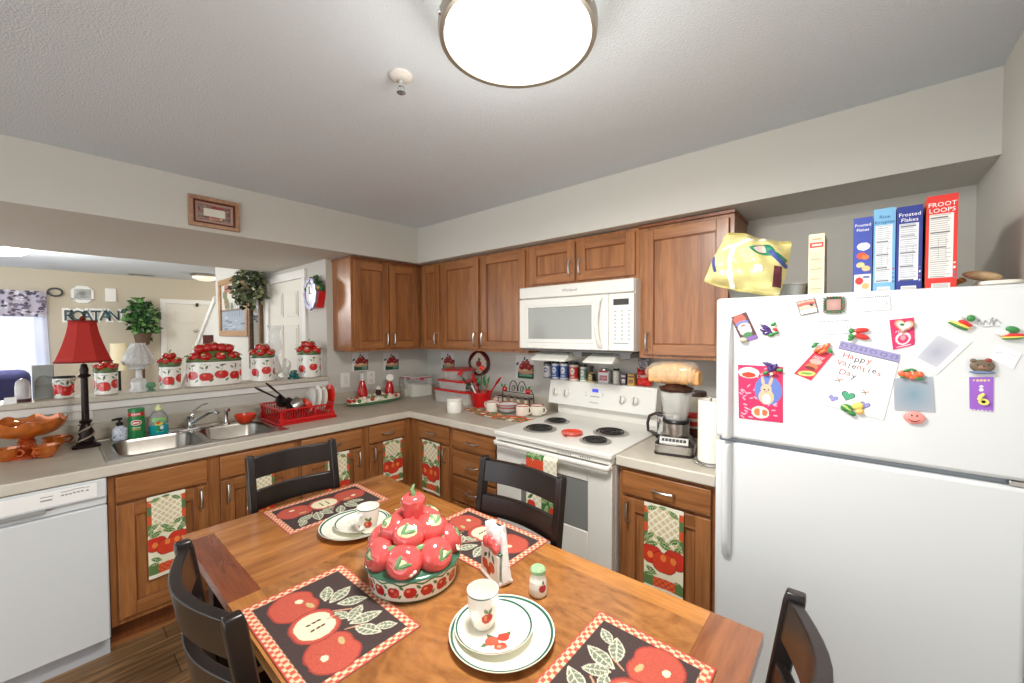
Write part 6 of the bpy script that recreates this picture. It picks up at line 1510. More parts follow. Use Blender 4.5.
def spat(mb, s, d, L, tip):
    mb.tube([s, tip-d*.09], .006, 8); R = d.to_track_quat('Z','X').to_matrix(); mb.ell(tip-d*.045, (.005,.016,.050), 12, 8, R=R)
def whisk(mb, s, d, L, tip):
    mb.tube([s, tip], .008, 8)
uten('serving_spoon','red serving spoon leaning left in the red bucket',472.5,374.5,-.02,spoon,RED)
uten('spatula','slim red spatula leaning right in the red bucket',500.5,377.5,-.01,spat,RED)
uten('ladle','dark red ladle standing at the back of the bucket',477,379,.03,spoon,mat('ladle_dark_red', (120,16,22), .35))
uten('turner','tan wooden turner standing at the right of the bucket',488,382,.02,spat,mat('turner_wood', (196,148,96), .6))
uten('white_scraper','white-handled scraper leaning far left in the bucket',470.5,383,-.03,whisk,CERW)
t = thing('artificial_tulip', 'artificial red tulip with green leaves stuck in the utensil bucket', 'flower', base)
tp = at(482,368,'x',x0+.01); mb = MB(); mb.tube([base, (base+tp)/2+Vector((0,.01,0)), tp-Vector((0,0,.02))], .003, 6)
for q, dd in (((480,385),(-.1,.25,1)),((484,386),(0,-.15,1)),((488,384),(-.1,-.4,1)),((483,382),(-.1,-.5,.8)),((486,388),(-.2,-.1,1))): mb.leaf(at(*q,'x',x0-.01), dd, (-1,0,.1), .075, .028)
obj('stem_and_leaves', mb, mat('tulip_green', (40,116,52), .45), t)
mb = MB(); [mb.ell(tp+Vector((.009*math.cos(a_), .011*math.sin(a_), 0)), (.012,.012,.020), 10, 8) for a_ in (0,2.1,4.2)]; mb.ell(tp+Vector((-.004,-.016,.004)), (.008,.016,.010), 8, 6); obj('bloom', mb, mat('tulip_red', (226,60,50), .5), t)
# round tray leaning on the wall
y0_, y1_ = at(466.5,363,'x',-.05).y, at(486.5,363,'x',-.05).y; zc_ = at(476.5,363.5,'x',-.05).z; r = (y0_-y1_)/2; rz_ = (at(478,351,'x',-.05).z-at(478,376.5,'x',-.05).z)/2; zc_ = max(zc_, 1.009+rz_*1.0) if False else zc_
t = thing('round_wall_clock', 'round clock with dark red rim and apple on its pale face', 'clock', (-.002,(y0_+y1_)/2,zc_-rz_))
M = FR((-.002,(y0_+y1_)/2,zc_),'B'); mb = MB(); mb.T = M @ Matrix.Diagonal((r/rz_,1,1,1)); mb.lathe([(rz_,0),(rz_,.026),(rz_*.95,.034),(rz_*.86,.030),(rz_*.84,.016),(0,.012)], n=44); obj('rim', mb, mat('clock_rim', (104,20,26), .25, coat=.5), t)
def cf(U, V):
    q = rz_*.83; c_ = Cv(U-q, V-q, (222,216,196)); r2 = np.hypot(c_.U, c_.V); c_.put(r2 > q*.985, (60,50,44)); 
    for i in range(12): an = i*PI/6; c_.line(q*.8*math.cos(an), q*.8*math.sin(an), q*.92*math.cos(an), q*.92*math.sin(an), .005, (60,50,44))
    c_.apple(0,-.005,q*.34,(170,40,44)); c_.leaf(q*.1,q*.35,q*.4,q*.2,40,(70,104,60)); c_.line(0,0,0,q*.6,.004,(30,26,24)); c_.line(0,0,q*.4,-q*.2,.004,(30,26,24)); return c_
q = rz_*.83
def cfn(U, V): 
    u, v = (U/q-1), (V/q-1); uu = u*np.sqrt(1-v*v/2); vv = v*np.sqrt(1-u*u/2); o = M.translation
    return (o.x-.0185+0*U, o.y-uu*q*r/rz_, o.z+vv*q)
mb = slab_mb(60, 60, cfn, cf, 2*q, 2*q, .003, nrm=(-1,0,0)); obj('face', mb, painted('print_gloss', .25, coat=.3), t, fixn=False)
# ================================================================ wire rack with apples
xr_ = -.12; y0_ = at(502,395,'x',xr_).y; y1_ = at(534.5,395,'x',xr_).y; zt_ = at(518,380.5,'x',xr_).z-CZ; W = y0_-y1_
t = thing('wire_spice_rack', 'black wire rack with scroll top and apple ornaments by the stove', 'wire rack', (xr_,(y0_+y1_)/2,CZ))
WB = mat('wire_black', (36,30,28), .4, metal=.5); mb = MB(); h = W/2
P = lambda u, v, w=0: Vector((-w, -u, v))
for s in (-1,1):
    mb.tube([P(s*h*.98,0,.0), P(s*h*.95,zt_*.55), P(s*h*.8,zt_*.72)], .0035, 6); mb.tube([P(s*h*.98,0,.055), P(s*h*.95,zt_*.42,.055)], .0035, 6)
    for cx_ in (s*h*.26,): mb.tube([P(s*.004,zt_*.62)]+[P(cx_-s*h*.26*math.cos(a_), zt_*.62+zt_*.36*math.sin(a_)) for a_ in [PI*i/8 for i in range(1,8)]]+[P(s*h*.52,zt_*.60)], .0035, 6); mb.tube([P(cx_+h*.13*math.cos(a_)*(1-a_/14), zt_*.70+zt_*.13*math.sin(a_)*(1-a_/14)) for a_ in [i*.6 for i in range(14)]], .0028, 5)
    mb.tube([P(s*h*.95,zt_*.42,.0), P(s*h*.95,zt_*.42,.06)], .003, 5)
for zz in (zt_*.10, zt_*.42): mb.tube([P(-h*.97,zz,.058), P(h*.97,zz,.058)], .003, 5); mb.tube([P(-h*.97,zz,0), P(h*.97,zz,0)], .003, 5)
for i in range(7): u = -h*.85+h*1.7*i/6; mb.tube([P(u,zt_*.10,0), P(u,zt_*.10,.058)], .0022, 5)
mb.tube([P(-h*.95,zt_*.56,0),P(h*.95,zt_*.56,0)], .003, 5); obj('wire_frame', mb, WB, t, local=True, sharp=70)
for s in (-1,1):
    mb = MB(); o = P(s*h*.72,zt_*.66,.02); mb.ell(o, (.018,.024,.022), 14, 10, mi=0); mb.leaf(o+Vector((-.008,s*-.005,.018)), (0,-s*.8,.8), (-1,0,0), .040, .02, mi=1); mb.leaf(o+Vector((-.008,0,.018)), (0,s*.8,.9), (-1,0,0), .035, .018, mi=1); obj('apple_ornament', mb, [LRED,mat('tulip_green', (40,116,52), .45)], t, local=True)
for i in range(4):
    cjy = (y0_+y1_)/2-(-h*.62+h*.42*i); t = thing('glass_spice_jar', 'small glass spice jar in the black wire rack', 'jar', (xr_-.029,cjy,CZ+zt_*.10+.0035), 0, 'glass spice jars in the wire rack')
    mb = MB(); mb.lathe([(.017,0),(.019,.003),(.019,.05),(.014,.058)], n=20); obj('glass', mb, mat('jar_contents', [(196,176,130),(222,214,196),(208,170,120),(176,132,90)][i] if False else (206,190,156), .2, coat=.5, noise=.25, nscale=30), t, local=True)
    mb = MB(); mb.lathe([(.018,.0585),(.018,.074),(.016,.076),(0,.076)], n=20); obj('lid', mb, CHROME, t, local=True)
# ================================================================ mats, mugs and bowls beside the stove
def fruitmat(px, py, W, H, rz, label, seed, z=CZ):
    c_ = at(px,py,'z',z); M = Matrix.Translation((c_.x,c_.y,z+.003)) @ Matrix.Rotation(rz, 4, 'Z') @ Matrix.Translation((-W/2,-H/2,0)); r_ = random.Random(seed)
    def p(U, V):
        c = Cv(U, V, (216,78,44))
        for i in range(26): 
            x, yv = r_.uniform(0,W), r_.uniform(0,H)
            if r_.random() < .5: c.leaf(x,yv,.075,.034,r_.uniform(0,180),r_.choice([(70,112,60),(96,136,84)]),(206,206,160))
            else: c.ell(x,yv,.024,.018,r_.choice([(232,214,176),(196,44,30),(226,120,60),(240,232,210)]))
        return c
    mb = slab_mb(70, 46, flat(M), p, W, H, .0025, nrm=(0,0,1)); obj('fruit_print_mat', mb, painted('towel_cloth', .9, bump=.4, bscale=600), fixn=False, label=label, cat='counter mat', group='fruit print mats left of the stove')
fruitmat(476,410.5,.20,.12,1.2,'fruit print mat under the red utensil bucket',1)
fruitmat(492,415,.22,.14,1.45,'green and red fruit print mat in the middle, under the bowls',2,CZ+.0035)
fruitmat(518,419.5,.27,.15,1.7,'red fruit print mat nearest the stove under two mugs',3)
def smug(px, pyb, pyt, rpx, label, hang, zb=CZ+.0045):
    p = at(px,pyb,'z',zb); h = at(px,pyt,'x',p.x).z-zb; r = (at(px-rpx,410,'x',p.x).y-at(px+rpx,410,'x',p.x).y)/2
    t = thing('red_rimmed_mug', label, 'mug', (p.x,p.y,zb), 0, 'red-rimmed enamel mugs beside the stove')
    mb = MB(); mb.lathe([(r*.9,0),(r*.96,.004),(r*.98,h-.005),(r*.9,h-.005),(r*.88,.008),(0,.008)], n=32, cap=False); mb.lathe([(0,0),(r*.9,0)], n=32, cap=False); obj('cup', mb, mat('enamel_cream', (240,234,220), .15, coat=.5), t, local=True)
    mb = MB(); mb.lathe([(r*.99,h-.005),(r*1.02,h-.002),(r*.98,h),(r*.9,h-.002),(r*.9,h-.005)], n=32, cap=False); obj('rim', mb, mat('enamel_red', (176,40,40), .2, coat=.5), t, local=True)
    mb = MB(); d = Vector((math.cos(hang), math.sin(hang), 0)); Z = Vector((0,0,1)); mb.tube([d*r*.95+Z*h*.82, d*r*1.4+Z*h*.84, d*r*1.62+Z*h*.55, d*r*1.35+Z*h*.25, d*r*.93+Z*h*.2], .0045, 8); obj('handle', mb, MC['enamel_cream'], t, local=True)
smug(492.5,411,400.8,4.9,'red-rimmed mug beside the bowls, nearest the red bucket',PI/2)
smug(498,404.5,396.5,4.0,'red-rimmed mug standing behind the stacked bowls',PI/2)
smug(522.5,415,405,5.4,'red-rimmed mug right of the bowls, handle to the right',-PI/2)
smug(537,414.5,404.8,5.6,'red-rimmed mug closest to the stove',-PI/2)
pb = at(507.8,412,'z',CZ+.006); 
for i, lb in enumerate(('lower of the two stacked red-rimmed bowls','upper of the two stacked red-rimmed bowls')):
    z0_ = CZ+.0075+i*.022; r = (at(499,404,'x',pb.x).y-at(516.6,404,'x',pb.x).y)/2*(.93+.07*i)
    t = thing('red_rimmed_bowl', lb, 'bowl', (pb.x,pb.y,z0_), 0, 'stacked red-rimmed bowls beside the stove')
    mb = MB(); mb.lathe([(0,0),(r*.5,0),(r*.78,.014),(r*.96,.036),(r*.93,.036),(r*.74,.016),(r*.48,.005),(0,.005)], n=36, cap=False); obj('shell', mb, mat('bowl_grey_white', (214,216,214), .2, coat=.4), t, local=True)
    mb = MB(); mb.lathe([(r*.965,.036),(r*1.0,.039),(r*.97,.042),(r*.93,.039),(r*.93,.036)], n=36, cap=False); obj('rim', mb, mat('enamel_red', (176,40,40), .2, coat=.5), t, local=True)
# ================================================================ on the stove
p = at(572,434,'z',.927); t = thing('spoon_rest', 'orange-red round spoon rest in the middle of the cooktop', 'spoon rest', (p.x,p.y,.9255))
mb = MB(); mb.lathe([(.048,0),(.052,.002),(.064,.014),(.062,.017),(.050,.008),(0,.006)], n=36); mb.sweep([[(-.05,.020,.012),(-.05,-.020,.012),(-.05,-.020,.017),(-.05,.020,.017)],[(-.082,.012,.014),(-.082,-.012,.014),(-.082,-.012,.018),(-.082,.012,.018)]]) ; obj('dish', mb, mat('rest_orange_red', (222,72,52), .25, coat=.4), t, local=True)
ZS = 1.1725; xs = -.066
sp_ = [(547.5,.027,361.5,'tin','tall white and grey spice tin at the left end of the stove top row',(226,226,226),(120,124,140)),
 (555.8,.028,361,'tin','blue spice tin, first of the two blue tins on the stove',(58,92,168),(214,222,236)),
 (564.5,.028,361,'tin','blue spice tin right beside the red tin on the stove',(70,110,180),(226,230,236)),
 (574,.030,362,'tin','red and white spice tin on the stove backguard',(196,40,40),(232,214,200)),
 (583.5,.022,364.5,'jar','small spice jar with green label and black lid on the stove',(120,150,130),(226,230,220)),
 (591.5,.026,366,'bottle','dark sauce bottle with tan label on the stove backguard',(40,30,26),(206,180,110)),
 (604.5,.034,368,'boxtin','white and red spice can in the middle right of the stove row',(214,216,222),(176,50,60)),
 (616.5,.020,368.5,'jar','glass shaker jar with dark cap beside the white and red can',(220,218,206),(200,200,190)),
 (624.5,.014,373.5,'box','small purple and white spice box on the stove',(84,60,100),(226,222,210)),
 (632,.020,374,'box','yellow and brown spice packet box next to the red bag',(196,160,70),(120,80,60))]
for px, r, pyt, kd, lb, c1_, c2_ in sp_:
    r *= 1.13; y_ = at(px,375,'x',xs).y; h = max(.05, at(px,pyt,'x',xs).z-ZS)
    t = thing('spice_'+('box' if kd in ('box',) else 'bottle' if kd == 'bottle' else 'jar' if kd == 'jar' else 'tin'), lb, 'spice', (xs,y_,ZS), 0, 'spices lined up on the stove backguard')
    hb_ = h*(.86 if kd != 'bottle' else .62)
    def sp2(U, V, c1_=c1_, c2_=c2_, hb_=hb_, r=r):
        c = Cv(U*PI/180*r, V, c1_); x = PI*r*1.03; c.ell(x,hb_*.6,r*.55,hb_*.2,c2_); c.put((V > hb_*.86), c2_); c.put((V < hb_*.12), c2_)
        for i in range(4): c.put((np.abs(V-hb_*(.2+.06*i)) < .0012) & (np.abs(c.U-x) < r*.6), c2_)
        c.put((np.abs(V-hb_*.6) < .004) & (np.abs(c.U-x) < r*.4), c1_); return c
    if kd in ('box','boxtin'):
        w_, d_ = r, .018
        def bf(U, V, r=r, d_=d_): return (-d_+0*U, r-U, V)
        def bp(U, V, c1_=c1_, c2_=c2_, h=h, r=r):
            c = Cv(U, V, c1_); c.rect(r*.25,h*.15,r*1.75,h*.5,c2_); c.rect(r*.1,h*.7,r*1.9,h*.86,c2_); 
            for i in range(3): c.rect(r*.4,h*(.2+.09*i),r*1.6,h*(.23+.09*i),c1_)
            return c
        mb = slab_mb(20, 30, bf, bp, 2*r, h*(.84 if kd == 'boxtin' else 1), .036, back=c1_, nrm=(-1,0,0)); obj('box', mb, painted('print_gloss', .25, coat=.3), t, local=True, fixn=False)
        if kd == 'boxtin': mb = MB(); mb.lathe([(r*.55,h*.845),(r*.55,h*.95),(r*.3,h),(0,h)], n=20, sy=1); obj('cap', mb, NICK, t, local=True)
    else:
        pr = [(r,0),(r,hb_)] if kd != 'bottle' else [(r*.95,0),(r,.004),(r,hb_*.8),(r*.5,hb_)]
        obj('body', lathe_painted(pr, (0,0,0), 60, 40, sp2), painted('print_gloss', .25, coat=.3), t, local=True)
        mb = MB(); mb.lathe([(r*(.9 if kd != 'bottle' else .42),hb_+.0003),(r*(.9 if kd != 'bottle' else .40),h-.003),(r*.8 if kd != 'bottle' else r*.42,h),(0,h)], n=24); obj('lid', mb, BLACK if kd != 'tin' or c1_[0] > 180 or True else RED, t, local=True)
# red snack bag at the right end of the backguard
def pillow(mb, M, W, H, D, n=18, m_=22, seed=1, crinkle=.004, fan=0, mi=0, rd=.06):
    r_ = random.Random(seed); ph = [r_.uniform(0,6) for _ in range(6)]
    def surf(s):
        rows = []
        for j in range(m_+1):
            v = j/m_; row = []
            for i in range(n+1):
                u = i/n; bu = max(0, math.sin(PI*u))**.55; bv = max(0, math.sin(PI*min(1,max(0,(v*1.12-.06)))))**.5
                w = s*D/2*bu*bv+crinkle*(math.sin(u*19+v*13+ph[0])+math.sin(v*27-u*8+ph[1])*.7)*(.3+.7*bu)
                ww = W*(1+fan*(v-.5)); U2, V2 = 2*u-1, 2*v-1; row.append(M @ Vector(((u-.5)*ww*(1-.05*bv)*math.sqrt(1-rd*V2*V2), (v-.5)*H*math.sqrt(1-rd*U2*U2)+.01*math.sin(u*6+ph[2])*(1 if v > .9 else 0), w)))
            rows.append(row)
        return rows
    A, B = surf(1), surf(-1)
    ia = [[mb.vt(p) for p in row] for row in A]; ib = [[mb.vt(p) for p in row] for row in B]
    for j in range(m_):
        for i in range(n): mb.fc((ia[j][i],ia[j][i+1],ia[j+1][i+1],ia[j+1][i]), mi); mb.fc((ib[j][i],ib[j+1][i],ib[j+1][i+1],ib[j][i+1]), mi)
    for j in range(m_): mb.fc((ia[j][0],ia[j+1][0],ib[j+1][0],ib[j][0]), mi); mb.fc((ia[j][n],ib[j][n],ib[j+1][n],ia[j+1][n]), mi)
    for i in range(n): mb.fc((ia[0][i],ib[0][i],ib[0][i+1],ia[0][i+1]), mi); mb.fc((ia[m_][i],ia[m_][i+1],ib[m_][i+1],ib[m_][i]), mi)
    return A
a = at(643,388,'x',-.075); z0, z1 = ZS+.001, at(645,357,'x',-.075).z; H = z1-z0; W = .095
t = thing('snack_bag', 'red and white crinkled snack bag leaning at the right end of the stove top', 'snack bag', (-.06,a.y,z0))
mb = MB(); Mq = FR((-.062,a.y,z0+H*.30),'B'); pillow(mb, Mq, W, H*.60, .05, seed=4); obj('lower_bag', mb, mat('bag_red', (214,40,30), .25, coat=.4, bump=.2, bscale=60), t, sharp=60)
mb = MB(); pillow(mb, FR((-.062,a.y,z0+H*.80),'B'), W*.8, H*.40, .04, seed=6, fan=.4); obj('crumpled_top', mb, mat('bag_silver', (170,168,176), .25, metal=.4, noise=.5, nscale=60), t, sharp=60)
mb = MB(); mb.T = FR((-.089,a.y,z0+H*.30),'B')
text('brand_lettering', 'Chips', .03, mb.T @ Matrix.Rotation(.15,4,'Z') @ Matrix.Translation((0,.01,0)), mat('letter_cream', (240,226,214), .5), t, ext=.003)
# ================================================================ blender, bread, kettle, towel roll
pbs = at(670.5,455,'z',CZ); bxp, byp = pbs.x+.075, pbs.y+.0; rzb = math.radians(12)
t = thing('blender', 'stainless blender with glass jar on the short countertop', 'blender', (bxp,byp,CZ), rzb)
hz = lambda py: at(672,py,'x',bxp-.02).z-CZ
z_a, z_b, z_c, z_d = hz(437), hz(419), hz(391), hz(384)
wB = .094
mb = MB(); secs = []
for e, z_ in ((1.0,0),(1.0,.012)): secs.append([(p_[0]*e,p_[1]*e,z_) for p_ in rrect(-wB,-wB,wB,wB,.025)])
mb.sweep(secs); obj('foot', mb, mat('blender_dark', (40,30,28), .3, coat=.3), t, local=True)
mb = MB(); mb.sweep([[(p_[0]*e,p_[1]*e,z_) for p_ in rrect(-wB,-wB,wB,wB,.03)] for e, z_ in ((.97,.0125),(.97,.050))]); obj('base', mb, STEEL, t, local=True)
mb = MB(); mb.sweep([[(p_[0]*e,p_[1]*e,z_) for p_ in rrect(-wB,-wB,wB,wB,.03)] for e, z_ in ((.97,.0505),(.95,.056),(.68,.085))]); obj('button_deck', mb, mat('blender_dark', (40,30,28), .3, coat=.3), t, local=True)
mb = MB(); sl = math.atan2(.04,.27*wB*1.0)
Mk = Matrix.Translation((-wB*.845,0,.0725)) @ Matrix.Rotation(-PI/2,4,'Z') @ Matrix.Rotation(math.radians(50),4,'X'); mb.T = Mk; mb.box((-.066,-.018,-.004), (.066,.018,.003)); pnl = obj('button_panel', mb, mat('panel_silver', (196,194,188), .45), t, local=True, bev=.002)
mb = MB(); mb.T = Mk; [mb.box((-.056+i*.0165,-.006,.0032), (-.043+i*.0165,.008,.006)) for i in range(7)]; obj('buttons', mb, BLACK, pnl, local=True)
mb = MB(); mb.lathe([(wB*.66,.0855),(wB*.67,.095),(wB*.68,z_b-.018)], n=36); obj('motor_collar', mb, STEEL, t, local=True)
mb = MB(); mb.lathe([(wB*.66,z_b-.0175),(wB*.70,z_b-.008),(wB*.66,z_b)], n=36); obj('jar_base', mb, BLACK, t, local=True)
mb = MB(); nn = 48; jz = z_b+.0005
pr = [(.052,jz),(.056,jz+.02),(.068,jz+(z_c-jz)*.5),(.078,z_c)]
def ribs(k, i, f): return 1+.035*f*(1 if (i % 8) < 4 else -1)
mb.sweep([[(r_*ribs(0,i,1)*math.cos(2*PI*i/nn), r_*ribs(0,i,1)*math.sin(2*PI*i/nn), z_) for i in range(nn)] for r_, z_ in pr+[(q_[0]-.004,q_[1]+.003) for q_ in pr[::-1]]]); obj('glass_jar', mb, mat('jar_glass', (226,226,220), .05, alpha=.30, coat=1), t, local=True, sharp=70)
mb = MB(); mb.lathe([(.014,jz+.004),(.012,jz+.02),(.035,jz+.028),(.008,jz+.032),(0,jz+.034)], n=12); obj('blades', mb, CHROME, t, local=True)
mb = MB(); mb.lathe([(.080,z_c+.0005),(.084,z_c+.006),(.084,z_c+.018),(.055,z_c+.026),(.05,z_d-.005),(.04,z_d)], n=36); obj('lid', mb, mat('lid_dark_brown', (58,30,24), .25, coat=.4), t, local=True)
# bread bag resting on the blender lid
pb_ = Vector((bxp,byp,CZ+z_d)); a = at(648,376,'x',bxp).y; b = at(699,376,'x',bxp).y; zt_ = at(672,363,'x',bxp-.02).z; zb_ = pb_.z+.001; W = a-b
t = thing('bread_loaf_bag', 'loaf of sliced bread in a clear bag lying on top of the blender', 'bread', (bxp,(a+b)/2,zb_))
mb = MB(); L2 = W*.44; hl = (zt_-zb_)
for i in range(15):
    yy = (a+b)/2-.012-(-L2+2*L2*i/14); s = (1-((i-7)/9.5)**2)**.5; q = .0105
    mb.sweep([[(bxp+x_*.052*s+.003*math.sin(i*2.1), yy+dy, zb_+.004+z_*hl*.93*s+.002*math.sin(i*1.7)) for x_, z_ in ((-.85,0),(.85,0),(.95,.2),(.9,.55),(1.0,.72),(.8,.95),(.4,1.0),(-.4,1.0),(-.8,.95),(-1.0,.72),(-.9,.55),(-.95,.2))] for dy in (q,-q)])
obj('bread', mb, mat('bread_crust', (226,172,108), .75, noise=.30, nscale=26), t, sharp=80)
mb = MB(); secs = []
for f, k in ((-.62,.12),(-.56,.55),(-.50,.30),(-.46,.85),(-.2,1.06),(.1,1.08),(.40,1.05),(.47,.9),(.52,.3)):
    secs.append([(bxp+.058*k*math.cos(2*PI*i/20)*(1+.04*math.sin(i*2.3+f*20)), (a+b)/2-f*W*.93-.004, zb_+hl*.5+(hl*.53)*k*math.sin(2*PI*i/20)*(1+.05*math.sin(i*3.1+f*13))) for i in range(20)])
BAG = mat('bag_film', (240,226,200), .12, alpha=.30, coat=.6)
mb.sweep(secs); obj('plastic_bag', mb, BAG, t, sharp=60)
# kettle behind the blender
pk = at(660,441,'z',CZ); kx, ky = -.215, at(664,430,'x',-.215).y-.02
t = thing('toaster', 'chrome toaster with a dark arched handle behind the blender', 'toaster', (kx,ky,CZ))
mb = MB(); hk = at(655,412,'x',kx).z-CZ; mb.prism(rrect(-.075,-.10,.075,.045,.03), .012, hk); obj('shell', mb, CHROME, t, local=True, bev=.012, seg=3)
mb = MB(); mb.prism(rrect(-.08,-.105,.08,.05,.03), 0, .0115); obj('base', mb, BLACK, t, local=True)
mb = MB(); mb.box((-.012,-.085,hk-.002), (.012,.06,hk+.001)); obj('slot', mb, BLACK, t, local=True)
mb = MB(); mb.tube([(-.06,.010,hk*.99),(-.065,.045,hk*1.05),(-.07,.078,hk*.92),(-.07,.090,hk*.6),(-.07,.086,hk*.25),(-.065,.070,.03),(-.06,.035,.016)], .0085, 10); obj('handle', mb, mat('handle_dark', (52,36,30), .3), t, local=True)
# paper towel roll on a wire holder
pr_ = at(706,464,'z',CZ); rr = .055
t = thing('paper_towel_holder', 'chrome wire holder carrying the paper towel roll', 'paper towel holder', (pr_.x+.03,pr_.y,CZ)); cx_, cy_ = pr_.x+.03, pr_.y-.012
mb = MB(); 
for rad_ in (.075,.055): mb.tube([(cx_+rad_*math.cos(a_), cy_+rad_*math.sin(a_), CZ+.006) for a_ in [2*PI*i/28 for i in range(28)]], .003, 6, closed=True)
for a_ in (0,PI/2,PI,3*PI/2): mb.tube([(cx_,cy_,CZ+.006),(cx_+.075*math.cos(a_),cy_+.075*math.sin(a_),CZ+.006)], .0025, 6)
obj('wire_base', mb, CHROME, t)
zt_ = at(706,401,'x',cx_-.05).z
mb = MB(); mb.tube([(cx_,cy_,CZ+.006),(cx_,cy_,zt_+.01)], .005, 8); mb.tube([(cx_+.022*math.cos(a_), cy_+.022*math.sin(a_), zt_+.012) for a_ in [2*PI*i/16 for i in range(16)]], .0025, 6, closed=True); obj('spindle', mb, CHROME, t)
def rollp(U, V):
    c = Cv(U*PI/180*rr, V, (242,238,226)); r_ = random.Random(5)
    for q in (.30,.72,.9): 
        for k in range(6): x0_ = 2*PI*rr*k/6+.03; [c.leaf(x0_+r_.uniform(-.012,.012), .245*q+r_.uniform(-.012,.012), .036,.018,r_.uniform(0,180),col_) for col_ in ((226,130,80),(232,150,96),(150,140,120))]
    return c
mb = lathe_painted([(rr,CZ+.012),(rr,zt_)], (cx_,cy_,0), 70, 60, rollp); n_ = len(mb.v)
o = obj('paper_towel_roll', mb, painted('paper_print', .85), label='white paper towel roll printed with small orange leaves', cat='paper towels')
tc_ = at(695,428,'x',-.10); t = thing('coffee_can', 'red and cream coffee can behind the paper towel roll', 'can', (-.10,tc_.y+.0,CZ)); hc = at(695,391,'x',-.10).z-CZ
def ccp(U, V):
    c = Cv(U*PI/180*.06, V, (206,196,176)); c.put((V > hc*.25) & (V < hc*.55), (206,52,36)); c.put((V > hc*.36) & (V < hc*.42), (236,220,190)); c.put(V < hc*.2, (90,30,26)); return c
obj('body', lathe_painted([(.06,0),(.06,hc*.9)], (0,0,0), 48, 60, ccp), painted('print_gloss', .25, coat=.3), t, local=True)
mb = MB(); mb.lathe([(.062,hc*.9+.0005),(.062,hc*.97),(.058,hc),(0,hc)], n=32); obj('lid', mb, mat('can_lid_dark', (70,46,40), .35), t, local=True)
# ================================================================ on top of the refrigerator
FT = FZT+.0005
xb = -.80
def cereal(pxl, pxr, pyt, label, c1_, panel, lettering, side_col, lean=0, dep=.21, lcol=(240,240,240), pict=False, brand_size=.020, xo=0):
    x = xb+xo; a = at(pxl,287,'x',x).y; b = at(pxr,287,'x',x).y; W = a-b; zt_ = at((pxl+pxr)/2,pyt,'x',x).z; H = zt_-FT
    t = thing('cereal_box', label, 'cereal box', (x+dep/2,(a+b)/2,FT), 0, 'cereal boxes standing on the fridge')
    mb = MB(); M = Matrix.Identity(4)
    mb.box((-dep/2+.0008,-W/2,0), (dep/2,W/2,H), 0); obj('carton', mb, mat('carton_'+lettering.split()[0].lower()+str(int(pxl)), side_col, .45, noise=.25, nscale=24), t, local=True, bev=.0012)
    r_ = random.Random(int(pxl))
    def p(U, V):
        c = Cv(U, V, c1_); 
        if panel:
            x0_, x1_ = W*.10, W*.86; y0_, y1_ = H*.13, H*.80; c.rect(x0_,y0_,x1_,y1_,panel)
            for i in range(30):
                yy = y0_+(y1_-y0_)*(i+.5)/30; th = .0022 if i % 7 else .0036
                c.rect(x0_+W*.04, yy-th/2, x1_-W*(.04+.18*r_.random()), yy+th/2, (150,150,152) if i % 7 else (90,90,96))
            c.line(x0_+W*.30,y0_+(y1_-y0_)*.30,x0_+W*.30,y0_+(y1_-y0_)*.62,.0012,(160,160,165)); c.line(x0_+W*.55,y0_+(y1_-y0_)*.30,x0_+W*.55,y0_+(y1_-y0_)*.62,.0012,(160,160,165))
            for i in range(4): c.rect(W*.89,H*(.12+.05*i),W*.96,H*(.14+.05*i),r_.choice([(226,226,226),(200,70,60),(90,110,160)]))
            c.rect(W*.2,H*.02,W*.8,H*.07,(232,232,232)); [c.rect(W*.25,H*(.028+.014*i),W*.75,H*(.034+.014*i),(150,150,150)) for i in range(3)]
        if pict:
            c.ell(W*.55,H*.62,W*.34,H*.05,(236,236,236)); c.ell(W*.45,H*.50,W*.26,H*.045,(206,84,50)); c.ell(W*.65,H*.48,W*.20,H*.03,(232,120,60)); 
            c.ell(W*.40,H*.38,W*.22,H*.035,(226,196,140)); c.ell(W*.70,H*.33,W*.22,H*.035,(222,186,130)); c.rect(W*.08,H*.02,W*.96,H*.26,(236,232,222)); c.ell(W*.35,H*.17,W*.22,H*.05,(206,50,50)); c.ell(W*.68,H*.10,W*.2,H*.04,(226,170,110)); c.rect(W*.55,H*.21,W*.9,H*.235,(60,84,150))
        return c
    def fn(U, V): return (-dep/2+0*U, W/2-U, V)
    mb = slab_mb(int(W*900), int(H*480), fn, p, W, H, .0007, back=c1_, nrm=(-1,0,0)); obj('printed_side', mb, painted('carton_print', .4), t, local=True, fixn=False)
    for k, ln in enumerate(lettering.split('|')): text('lettering', ln, brand_size, FR((x-.0005,(a+b)/2,FT+H*(.90-.062*k)),'B'), mat('letters_%d_%d_%d' % lcol, lcol, .5), t, ext=.0006)
    return t
cereal(852.5,871.5,217.7,'narrow-sided blue cereal box, leftmost of the four tall boxes',(62,80,164),None,'Frosted|Flakes',(70,84,140),pict=True,brand_size=.013,dep=.19)
cereal(872.5,894.5,208.5,'pale blue cereal box between the two darker blue ones',(120,176,212),(226,232,236),'Rice|Krispies',(120,170,206),brand_size=.015,lcol=(60,100,160),xo=.004)
cereal(895.5,921.5,206,'dark blue cereal box standing left of the red one',(42,56,136),(222,228,236),'Frosted|Flakes',(40,52,130),brand_size=.016,xo=-.004)
cereal(925,956.5,195,'tall red cereal box at the right of the row on the fridge',(214,52,44),(228,226,222),'FROOT|LOOPS',(206,96,60),brand_size=.018,xo=-.012)
x = -.74; a = at(808,290,'x',x).y; b = at(824,290,'x',x).y; W = a-b; H = at(816,234,'x',x).z-FT; dep = .16
t = thing('cracker_box', 'slim cream box with a red band standing alone on the fridge', 'box', (x+dep/2,(a+b)/2,FT))
